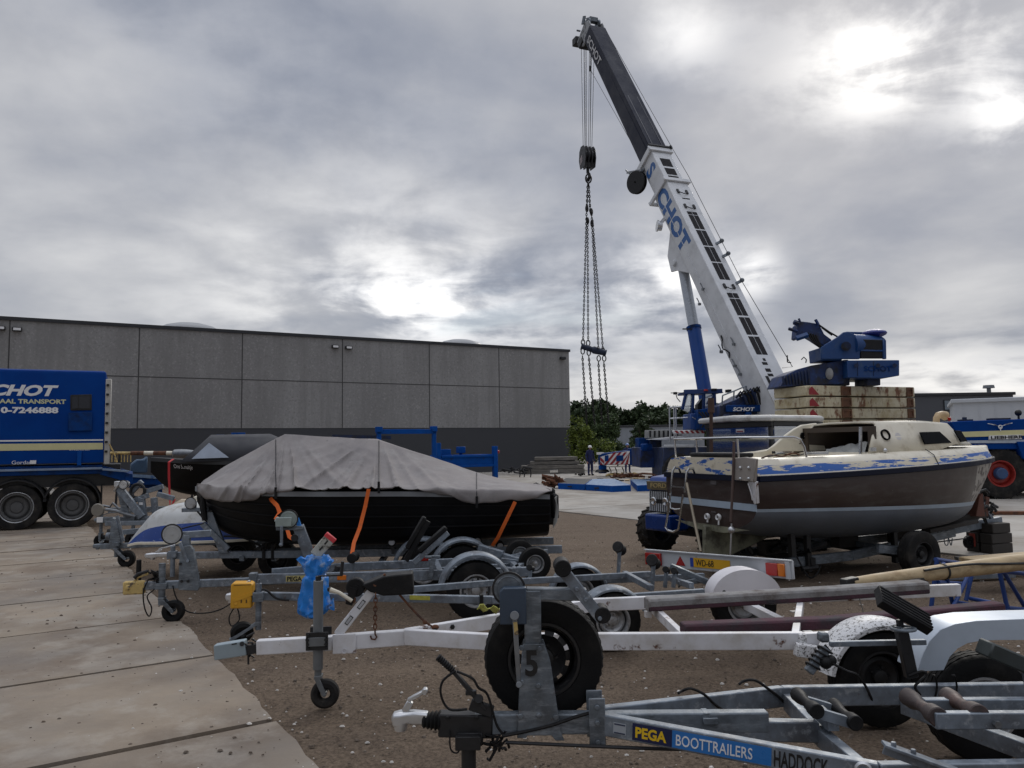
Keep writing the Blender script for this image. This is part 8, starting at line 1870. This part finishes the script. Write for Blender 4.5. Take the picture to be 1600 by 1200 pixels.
wire(CB, 'deck_rope', [Q(1190, 716, -.8), Q(1205, 711, -.75), Q(1222, 713, -.7), Q(1238, 708, -.75), Q(1250, 711, -.8)], .010, rustm); wire(CB, 'deck_rope', [Q(1200, 714, -.8), Q(1220, 709, -.7), Q(1244, 712, -.75), Q(1262, 707, -.75)], .008, dsteel)
mb = MB(); mb.box(Q(1277, 708, -.85), (.28, .10, .03)); mb.box(Q(1364, 702, -.83), (.07, .05, .05)); mb.sphere(Q(1383, 704, -.80), .03); mb.build('deck_cleat', alum, CB)
mb = MB(); s = SC(.48); mb.tube([V(s[0], -s[1]-.01, s[2]+.0), V(s[0], -s[1]+.07, s[2]+.16), V(s[0]-.05, -s[1]+.16, s[2]+.24)], .006, 5); mb.build('band_joint', black, CB)

# ---------------------------------------------------------------- its trailer, dark timber packing
T = thing('boat_trailer', 'dark galvanised trailer under the brown and cream cabin boat', 'boat trailer', CB.location, R_(22), 'boat trailers parked in the yard')
Q = lambda px, py, yl=0: q(T, px, py, yl)
a, b, c = Q(1330, 868, -.5), Q(1490, 832, -.08), Q(1563, 818, 0)
mb = MB(); mb.beam(V(X0+.2, -.5, a.z-.03), a, .07, .12); mb.beam(a, V(b.x, -.08, b.z), .07, .12); mb.beam(V(X0+.2, .5, a.z-.03), V(a.x, .5, a.z), .07, .12); mb.beam(V(a.x, .5, a.z), V(b.x, .08, b.z), .07, .12); mb.build('side_beam', galvn, T, bevel=.005)
bar(T, 'drawbar', V(b.x-.2, 0, b.z), V(c.x, 0, c.z+.05), .08, .12, galv, bevel=.005)
mb = MB(); mb.box((c.x-.45, -.045, b.z+.06), (.03, .02, .06)); mb.build('side_reflector', amber, T)
mb = MB(); mb.beam(V(b.x-.9, -.35, b.z+.10), V(b.x+.3, -.2, b.z+.17), .14, .06); mb.beam(V(b.x-.1, 0, b.z+.20), V(b.x+.65, 0, b.z+.24), .30, .08); mb.build('timber_rail', woodd, T, bevel=.006)
wp = [Q(x, y, -.12) for x, y in ((1513, 806), (1519, 776), (1524, 770), (1528, 806))]
mb = MB(); mb.prism(wp, (0, 1, 0), .25); mb.build('winch_post', mat('rusty red post', (.12, .045, .03), .7, .1, .3, 6, .1), T, bevel=.006); mb = MB(); mb.beam(Q(1526, 812, 0), Q(1522, 772, 0), .05, .06, (1, 0, 0)); mb.beam(Q(1550, 812, 0), Q(1527, 770, 0), .05, .05, (1, 0, 0)); mb.build('post_stay', galv, T)
mb = MB(); mb.beam(Q(1534, 806, .05), Q(1536, 776, .05), .16, .08, (1, 0, 0)); mb.build('red_plate', MC['rusty red post'], T)
mb = MB(); rs = random.Random(8)
for k in range(14): p = Q(1543+rs.uniform(-8, 10), 797+rs.uniform(-16, 14), rs.uniform(-.15, .15)); mb.tube([p, p+V(rs.uniform(-.1, .1), 0, rs.uniform(-.12, .08)), p+V(rs.uniform(-.14, .14), .02, rs.uniform(-.12, .12))], .022, 6)
mb.tube([Q(1519, 768, 0), Q(1530, 768, 0), Q(1540, 765, 0), Q(1545, 770, 0)], .02); mb.build('cable_bundle', dsteel, T)
wire(T, 'chain_loop', [Q(1475, 842, -.1), Q(1477, 851, -.1), Q(1481, 851, -.1), Q(1482, 841, -.1), Q(1486, 852, -.1), Q(1488, 841, -.1)], .008, galv)
wire(T, 'brake_rod', [Q(1440, 850, -.1), Q(1480, 845, -.08), Q(1510, 841, -.05)], .010, dsteel)
p = Q(1514, 847, .1); wheel(T, (p.x, .1, p.z), .10, .07, (0, 1, 0), rimb, tyrem, .5, .0, n=24, name='jockey_wheel'); mb = MB(); mb.box((p.x+.09, .1, p.z+.03), (.06, .08, .2)); mb.build('jockey_clamp', mat('worn red clamp', (.30, .05, .035), .6), T)
c = Q(1436, 867, -1.10); wheel(T, (c.x, -1.10, .30), .30, .18, (0, 1, 0), rimb, dtyre, .55); wheel(T, (c.x, 1.10, .30), .30, .18, (0, 1, 0), rimb, dtyre, .55)
mb = MB(); mb.beam((c.x, -1.0, .32), (c.x, 1.0, .32), .08, .08); mb.beam((c.x, -1.0, .30), (c.x-.5, -.9, .38), .06, .10); mb.build('axle', galvn, T)
mb = MB()
for px, y in ((1262, -.55), (1262, .55), (1398, -.5), (1398, .5)):
    x_ = Q(px, 860, y).x; mb.beam((x_, y, a.z-.15), (x_, y, zk+.20), .07, .07, (1, 0, 0)); 
    s = SC(max(0, min(1, (x_-X0)/(LC-X0)))); mb.beam((x_, y, zk+.20), (x_, y, zk+.26), .22, .12, (1, 0, 0))
for px in (1262, 1398): x_ = Q(px, 860, -.5).x; mb.beam((x_, -.6, a.z-.02), (x_, .6, a.z-.02), .08, .10)
mb.build('hull_support', dsteel, T, bevel=.005)
mb = MB(); x_ = Q(1300, 845, 0).x
for x_ in (X0+1.0, X0+2.3, X0+3.4): mb.box((x_, 0, (a.z+.04+zk-.02)/2), (.35, .18, max(.08, zk-.03-a.z-.02)))
mb.build('keel_block', woodd, T)
mb = MB(); p = Q(1238, 857, -.6); mb.box(p, (.05, .03, .06)); mb.build('side_reflector', amber, T); mb = MB(); mb.beam(V(p.x, -.6, p.z-.1), V(p.x, -.58, p.z+.35), .07, .07, (1, 0, 0)); mb.build('guide_post', dsteel, T)
wire(T, 'wiring_cable', [Q(1240, 860, -.6), Q(1262, 900, -.7), Q(1275, 898, -.75), Q(1282, 884, -.7)], .010)
mb = MB()
for k in range(10): p = V(X0+.25+rs.random()*.9, rs.uniform(-.6, .4), rs.uniform(.12, .42)); mb.tube([p, p+V(rs.uniform(-.2, .2), rs.uniform(-.2, .2), rs.uniform(-.1, .1)), p+V(rs.uniform(-.3, .3), 0, rs.uniform(-.05, .12))], .035, 6)
mb.build('roller_linkage', dsteel, T)
SGp = 'dark timber blocks stacked under the cabin boat drawbar'
c = Q(1546, 850, 0); 
for k, (dz, w_, lab) in enumerate(((.0, .46, 'lowest dark timber block of the stack under the cabin boat drawbar'), (.155, .46, 'middle dark timber block of the stack under the cabin boat drawbar'), (.31, .40, 'topmost dark timber block of the stack under the cabin boat drawbar'))):
    o = thing('timber_block', lab, 'timber', frame_of(T) @ V(c.x, 0, .012+dz), R_(22), SGp); mb = MB()
    for s in (-1, 1): mb.box((0, s*.12, .075), (w_, .20, .148))
    mb.build('block', woodd, o, bevel=.01)

# ================================================================ BLUE TRACTOR BEHIND THE CABIN BOAT
TC = thing('tractor', 'old blue tractor with a white cab roof, parked behind the cabin boat', 'tractor', (2.74, 12.4, 0), math.atan2(-.55, -.84))
loc = lambda px, py, Y: loc_of(TC, at(px, py, Y))
trb = mat('glossy tractor blue', (.003, .035, .19), .3, .1, .12, 2, .02)
mb = MB(); rings = []
for x, w, z0, z1 in ((.50, .52, .74, 1.20), (.46, .58, .72, 1.26), (-.2, .62, .74, 1.32), (-1.3, .66, .80, 1.40)):
    rings.append([V(x+(.05 if z == 1 else 0), y*w/2*(1 if z else .86), (z1 if z == 1 else z1-.06 if z == .9 else z0)) for y, z in ((-1, 0), (-1, .9), (-.86, 1), (.86, 1), (1, .9), (1, 0))])
mb.loft(rings); hood = mb.build('bonnet', trb, TC, bevel=.02)
mb = MB(); mb.box((.565, 0, 1.13), (.03, .50, .13), Matrix.Rotation(R_(6), 3, 'Y')); pn = mb.build('name_panel', mat('bronze name panel', (.16, .135, .085), .5, .2), hood)
text('FORD', .10, V(.583, -.17, 1.10), V(0, 1, 0), V(0, 0, 1), mat('gold lettering', (.42, .32, .14), .5, .2), pn, bold=.02, xs=1.35, depth=.003)
mb = MB(); mb.box((.535, 0, .88), (.03, .46, .34)); gr = mb.build('grille', black, hood)
mb = MB()
for k in range(10):
    y = -.21+k*.0466; mb.box((.557, y, .98), (.015, .016, .12)); mb.box((.557, y, .79), (.015, .016, .12))
mb.build('grille_bar', mat('pale grille bar', (.5, .52, .54), .4), gr)
for s in (-.13, .13):
    mb = MB(); mb.lathe([(.0, .002), (.01, .05), (.0, .065), (-.03, .07)], (.565, s, .885), (1, 0, 0), 22); mb.build('headlight', chrome, gr)
mb = MB(); mb.box((.42, 0, .56), (.42, .56, .26)); mb.box((.55, 0, .56), (.1, .30, .20)); mb.beam((.3, 0, .6), (-1.6, 0, .62), .34, .32); mb.build('front_weight', trb, TC, bevel=.04, seg=3)
mb = MB(); mb.box((.62, 0, .60), (.012, .16, .06)); mb.build('badge', wblue, TC)
for s in (-.66, .66): wheel(TC, (-.02, s, .37), .37, .26, (0, 1, 0), rimb, dtyre, .56, .02, n=48, face=-1 if s < 0 else 1, lug=18)
mb = MB(); mb.beam((-.02, -.55, .38), (-.02, .55, .38), .12, .12); mb.build('axle', dsteel, TC)
for s in (-.78, .78): wheel(TC, (-2.15, s, .66), .66, .36, (0, 1, 0), mat('grey tractor rim', (.22, .22, .21), .6) if s < 0 else MC['grey tractor rim'], dtyre, .58, .02, n=56, face=-1 if s < 0 else 1, lug=22)
# cab
cabp = mat('white cab paint', (.52, .52, .50), .5, 0, .12, 4, .06, 30, [((.30, .28, .25), .4, 5, .1)])
mb = MB(); rings = []
for z, e in ((2.12, .0), (2.125, .05), (2.185, .06), (2.215, .03), (2.225, -.05)):
    rings.append([V(x, y, z+(.02 if abs(y) < .5 else 0)) for x, y in ((-1.25+e, -.74-e), (-1.18+e, 0), (-1.25+e, .74+e), (-2.52-e, .74+e), (-2.52-e, -.74-e))])
mb.loft(rings); mb.build('cab_roof', cabp, TC, bevel=.012)
cbk = mat('black cab frame', (.014, .014, .016), .4)
mb = MB()
for x, y, xb in ((-1.32, -.68, -1.32), (-1.32, .68, -1.32), (-2.0, .70, -2.0), (-2.62, .70, -2.62), (-2.62, -.70, -2.62), (-2.0, -.70, -2.0)): mb.beam((xb, y, 1.05), (x, y*.98, 2.12), .07, .06, (1, 0, 0))
mb.beam((-1.30, -.72, 2.08), (-1.30, .72, 2.08), .06, .10); mb.beam((-1.32, .70, 2.08), (-2.65, .70, 2.08), .05, .08); mb.beam((-1.32, -.70, 2.08), (-2.65, -.70, 2.08), .05, .08); mb.beam((-2.64, -.70, 2.08), (-2.64, .70, 2.08), .05, .08); cf = mb.build('cab_frame', cbk, TC, bevel=.012)
mb = MB(); mb.box((-1.315, 0, 1.62), (.008, 1.28, .84)); w_ = mb.build('windscreen', glass, cf)
mb = MB(); mb.box((-1.66, .70, 1.62), (.58, .008, .84)); mb.build('side_pane', glass, cf); mb = MB(); mb.box((-2.31, .70, 1.70), (.54, .008, .66)); mb.build('side_pane', glass, cf); mb = MB(); mb.box((-2.635, 0, 1.7), (.008, 1.3, .62)); mb.build('rear_pane', glass, cf); mb = MB(); mb.box((-1.66, -.70, 1.62), (.58, .008, .84)); mb.build('side_pane', glass, cf)
mb = MB(); mb.box((-2.64, 0, 1.22), (.04, 1.38, .34)); mb.box((-1.32, -.46, 1.1), (.04, .4, .2)); mb.box((-1.32, .46, 1.1), (.04, .4, .2)); mb.box((-2.32, .70, 1.2), (.56, .035, .34)); mb.box((-2.32, -.70, 1.2), (.56, .035, .34)); mb.build('cab_panel', cabp, TC, bevel=.01)
mb = MB(); mb.box((-1.306, .05, 1.98), (.004, .17, .055)); st = mb.build('sticker', white, w_); mb = MB(); mb.box((-1.302, .05, 1.97), (.003, .14, .02)); mb.build('sticker_print', redp, st)
mb = MB(); mb.box((-2.25, 0, 1.15), (.45, .46, .12)); mb.box((-2.46, 0, 1.42), (.10, .46, .5)); mb.build('seat', blackp, TC, bevel=.04, seg=3)
mb = MB(); c = V(-1.72, 0, 1.45); mb.tube([c+V(math.sin(g)*.10, math.cos(g)*.19, math.sin(g)*.16) for g in [i*2*PI/24 for i in range(24)]], .014, 8, closed=True); mb.cyl(c, c+V(.25, 0, -.35), .025); mb.build('steering_wheel', black, TC)
mb = MB()
for s in (-1, 1):
    rings = [[V(-2.15+math.cos(g)*.76, s*(.62+k), .66+math.sin(g)*.76) for k in (0, .36)]+[V(-2.15+math.cos(g)*.73, s*(.62+k), .66+math.sin(g)*.73) for k in (.36, 0)] for g in [R_(10+16*i) for i in range(11)]]; mb.loft(rings)
mb.build('mudguard', trb, TC)
e = loc(1110, 686, 12.55); e1 = loc(1111, 640, 12.55); e2 = loc(1111, 622, 12.55); 
mb = MB(); mb.cyl(V(e.x, e.y, 1.30), e1, .03, None, 12); mb.cyl(e1-V(0, 0, .05), e2, .055, .05, 14); mb.cyl(V(e.x, e.y, 1.33), V(e.x, e.y, 1.40), .05); mb.build('exhaust_stack', mat('rusty exhaust', (.07, .04, .03), .8, .2, .3, 8, .2), TC)

# ================================================================ SECOND BLUE CRANE CARRIER AT THE RIGHT EDGE
LI = thing('crane_carrier', 'blue crane carrier lettered LIEBHERR with a red hubbed wheel at the right edge', 'crane carrier', (*at(1590, 740, 22.6).xy, 0), R_(-8))
Mi2 = frame_of(LI).inverted()
def pl2_(name, pts, Y, dep, m, par=None, bevel=.02):
    mbb = MB(); P = [Mi2 @ at(x, y, Y) for x, y in pts]; dv = Mi2.to_3x3() @ V(0, dep, 0); N = len(P)
    mbb.add(P+[p+dv for p in P], [tuple(range(N)), tuple(range(N, 2*N))[::-1]]+[(i, (i+1) % N, N+(i+1) % N, N+i) for i in range(N)]); return mbb.build(name, m, par or LI, bevel=bevel)
bd2 = pl2_('body', [(1487, 659), (1500, 658), (1560, 656), (1600, 654.5), (1760, 650), (1760, 706), (1604, 706), (1596, 702), (1512, 702), (1500, 684)], 22.6, 2.4, navy)
pl2_('cream_stripe', [(1496, 675), (1600, 671.5), (1760, 666), (1760, 675), (1600, 680.5), (1503, 683)], 22.57, .05, paleyel, bd2, 0)
pl2_('white_stripe', [(1511, 688.5), (1600, 687), (1760, 684), (1760, 689), (1600, 692), (1513, 692.5)], 22.57, .05, mat('pale blue white stripe', (.42, .46, .52), .5), bd2, 0)
lp = pl2_('name_plate', [(1546, 680.5), (1597, 679), (1597, 686), (1546, 687)], 22.54, .05, white, bd2, 0)
p0, p1 = Mi2 @ at(1548, 686.2, 22.53), Mi2 @ at(1596, 684.8, 22.53); text('LIEBHERR', .125, p0, p1-p0, V(0, 0, 1), black, lp, bold=.03, xs=(p1-p0).length/.50)
mb = MB(); c = Mi2 @ at(1563, 667, 22.55); rx = (Mi2 @ at(1580, 666.6, 22.55)-c).normalized()
for k in range(5):
    for s in (-1, 1): mb.beam(c+rx*s*(.04+.03*k)+V(0, 0, .02+.012*k), c+rx*s*(.12+.06*k)+V(0, 0, .05+.014*k), .015, .018)
mb.lathe([(-.01, .06), (.01, .06), (.01, .035), (-.01, .035)], c, rx.cross(V(0, 0, 1)), 16, closedprof=True); mb.beam(c, c-V(0, 0, .13), .03, .02); mb.build('emblem', white, bd2)
mb = MB(); mb.box(Mi2 @ at(1508, 657, 22.9), (.32, .3, .06)); mb.cyl(Mi2 @ at(1507, 656, 22.9), Mi2 @ at(1507, 652, 22.9), .06); mb.box(Mi2 @ at(1560, 655, 22.9), (.5, .4, .06)); mb.build('deck_fitting', dblue, LI); mb = MB(); mb.sphere(Mi2 @ at(1591, 645, 23.2), .10, 10, 6); mb.cyl(Mi2 @ at(1591, 645, 23.2), Mi2 @ at(1592, 656, 23.2), .03); mb.build('mirror', black, LI)
pl2_('undercarriage', [(1512, 702), (1760, 706), (1760, 740), (1540, 735)], 23.4, 1.6, dblue)
pl2_('wing', [(1590, 690), (1606, 690), (1612, 722), (1598, 716)], 22.5, .5, navy)
pl2_('bumper', [(1500, 684), (1513, 702), (1513, 724), (1504, 720), (1499, 700)], 22.8, 2.0, dblue)
for px in (1559, 1690):
    p = Mi2 @ at(px, 743, 22.9); wheel(LI, (p.x, p.y, .745), .745, .52, (0, 1, 0), mat('red wheel rim', (.30, .025, .018), .5, 0, .15, 6, .05) if px == 1559 else MC['red wheel rim'], dtyre, .52, .025, n=64, hub=.34, bolts=10, lug=22)
    p2 = Mi2 @ at(px+20, 743, 25.0); wheel(LI, (p2.x, p2.y, .745), .745, .5, (0, 1, 0), MC['red wheel rim'], dtyre, .52, .025, n=48)
    mb = MB(); mb.cyl(V(p.x, p.y-.30, .745), V(p.x, p.y-.12, .745), .16, .19, 20); mb.build('hub_cap', mat('blue hub cap', (.03, .07, .17), .5) if px == 1559 else MC['blue hub cap'], LI, bevel=.02); mb = MB(); mb.beam(V(p.x, p.y+.2, .745), V(p2.x, p2.y-.2, .745), .2, .2); mb.build('axle', dsteel, LI)
# rusty board on the concrete far right
p = gnd(1585, 805); o = thing('board', 'rusty red brown board lying on the concrete at the far right', 'board', p, R_(-12)); mb = MB(); mb.box((.6, 0, .05), (2.4, .22, .09)); mb.build('plank', rustm, o, bevel=.01)

# ================================================================ BLUE TRESTLES, MAST AND PLANKS
def trestle(label, pts, rails, r=.022):
    g = at(*pts[0][0]); o = thing('trestle', label, 'trestle', (g.x, g.y, 0), 0, 'blue steel trestles holding the mast'); Mo = o.location
    for a, b in pts:
        A_, B_ = at(*a)-Mo, at(*b)-Mo; B_.z = max(0.0, B_.z) if B_.z > .12 else .0; mb = MB(); mb.tube([A_, B_], r, 10); mb.build('leg', trblue, o)
    for a, b in rails: mb = MB(); mb.tube([at(*a)-Mo, at(*b)-Mo], r, 10); mb.build('rail', trblue, o)
    return o
trestle('left blue steel trestle under the thin end of the mast', [((1464, 876, 8.15), (1454, 956, 8.15)), ((1474, 880, 8.2), (1489, 946, 8.45)), ((1518, 888, 8.6), (1488, 950, 8.3)), ((1520, 890, 8.75), (1510, 948, 8.7))], [((1462, 874, 8.15), (1506, 881, 8.9)), ((1466, 910, 8.15), (1505, 912, 8.7)), ((1490, 940, 8.4), (1530, 947, 8.6))])
trestle('right blue steel trestle nearer the right edge under the thick end of the mast', [((1562, 894, 8.0), (1576, 962, 8.0)), ((1568, 893, 8.0), (1603, 952, 8.25)), ((1640, 900, 8.3), (1625, 955, 8.3)), ((1645, 900, 8.4), (1660, 955, 8.3))], [((1560, 892, 8.0), (1650, 902, 8.4)), ((1516, 935, 8.5), (1575, 947, 8.0)), ((1575, 950, 8.0), (1660, 958, 8.3))])
ma = thing('mast', 'long bare wooden mast resting across the white trailer and the blue trestles', 'mast', (0, 0, 0), 0); a, b = at(1330, 911, 6.75), at(1615, 876, 8.0); b = b+(b-a)*.35; ma.location = (a.x, a.y, 0); Mo = ma.location
pts = [a-Mo+(b-a)*t for t in (0, .08, .3, .6, .85, 1)]
mb = MB(); mb.tube(pts, [.045, .055, .068, .080, .080, .07], 14); sp = mb.build('spar', wood, ma)
mb = MB(); d = (b-a).normalized(); mb.beam(a-Mo-d*.10+V(0, 0, -.01), a-Mo+d*.06, .075, .10); mb.build('mast_fitting', dsteel, sp, bevel=.006)
mb = MB(); mb.beam(pts[1]+V(.25, -.06, -.03), pts[2]+V(-.1, -.06, -.045), .04, .05); mb.build('sail_track', woodd, sp)
for t in (.34,): 
    c = a-Mo+(b-a)*t; mb = MB(); mb.lathe([(-.006, .074), (.006, .074)], c, d, 20); mb.lathe([(-.012, .070), (-.012, .077), (.012, .077), (.012, .070)], c, d, 20, closedprof=True); mb.build('mast_band', black, sp)
wire(sp, 'rigging_wire', [a-Mo+(b-a)*.25+V(0, -.08, .05), a-Mo+(b-a)*.42+V(0, -.09, .06), a-Mo+(b-a)*.6+V(0, -.09, .02), a-Mo+(b-a)*.95+V(0, -.10, -.05)], .012, black)
wire(sp, 'loose_string', [a-Mo+V(.02, -.05, 0), a-Mo+V(.03, -.08, -.12), a-Mo+V(.06, -.08, -.24)], .004, mat('grey string', (.3, .3, .28), .9))
def plank(label, px0, py0, Y0, px1, py1, Y1, w, h, m, nm='plank'):
    a, b = at(px0, py0, Y0), at(px1, py1, Y1); o = thing(nm, label, 'plank', (a.x, a.y, a.z-h/2), 0); mb = MB(); mb.beam(V(0, 0, h/2), b-a+V(0, 0, h/2), w, h); mb.build('board', m, o, bevel=.008); return o
plank('wide pale plank lying on the ground stack behind the mast', 1516, 877, 9.2, 1640, 867, 9.5, .34, .06, wood)
mb = MB(); p = gnd(1560, 900); rs = random.Random(12)
for k in range(7): 
    a = V(rs.uniform(-.5, .6), rs.uniform(-.5, .5), .04+.03*k); mb.beam(a, a+V(rs.uniform(.5, 1.3), rs.uniform(-.15, .15), rs.uniform(0, .06)), .12, .04)
o = mb.build('board_heap', woodg, None); o.location = gnd(1535, 897); tag(o, 'heap of weathered boards lying under the blue trestles', 'boards')
mb = MB(); mb.beam(V(0, 0, .05), V(.9, .1, .05), .10, .06); mb.beam(V(.2, .2, .08), V(1.0, .3, .09), .10, .05); o = mb.build('metal_profile', galv, None, bevel=.004); o.location = gnd(1480, 908); tag(o, 'pale metal profiles lying on the dirt behind the blue trestles', 'metal profile')
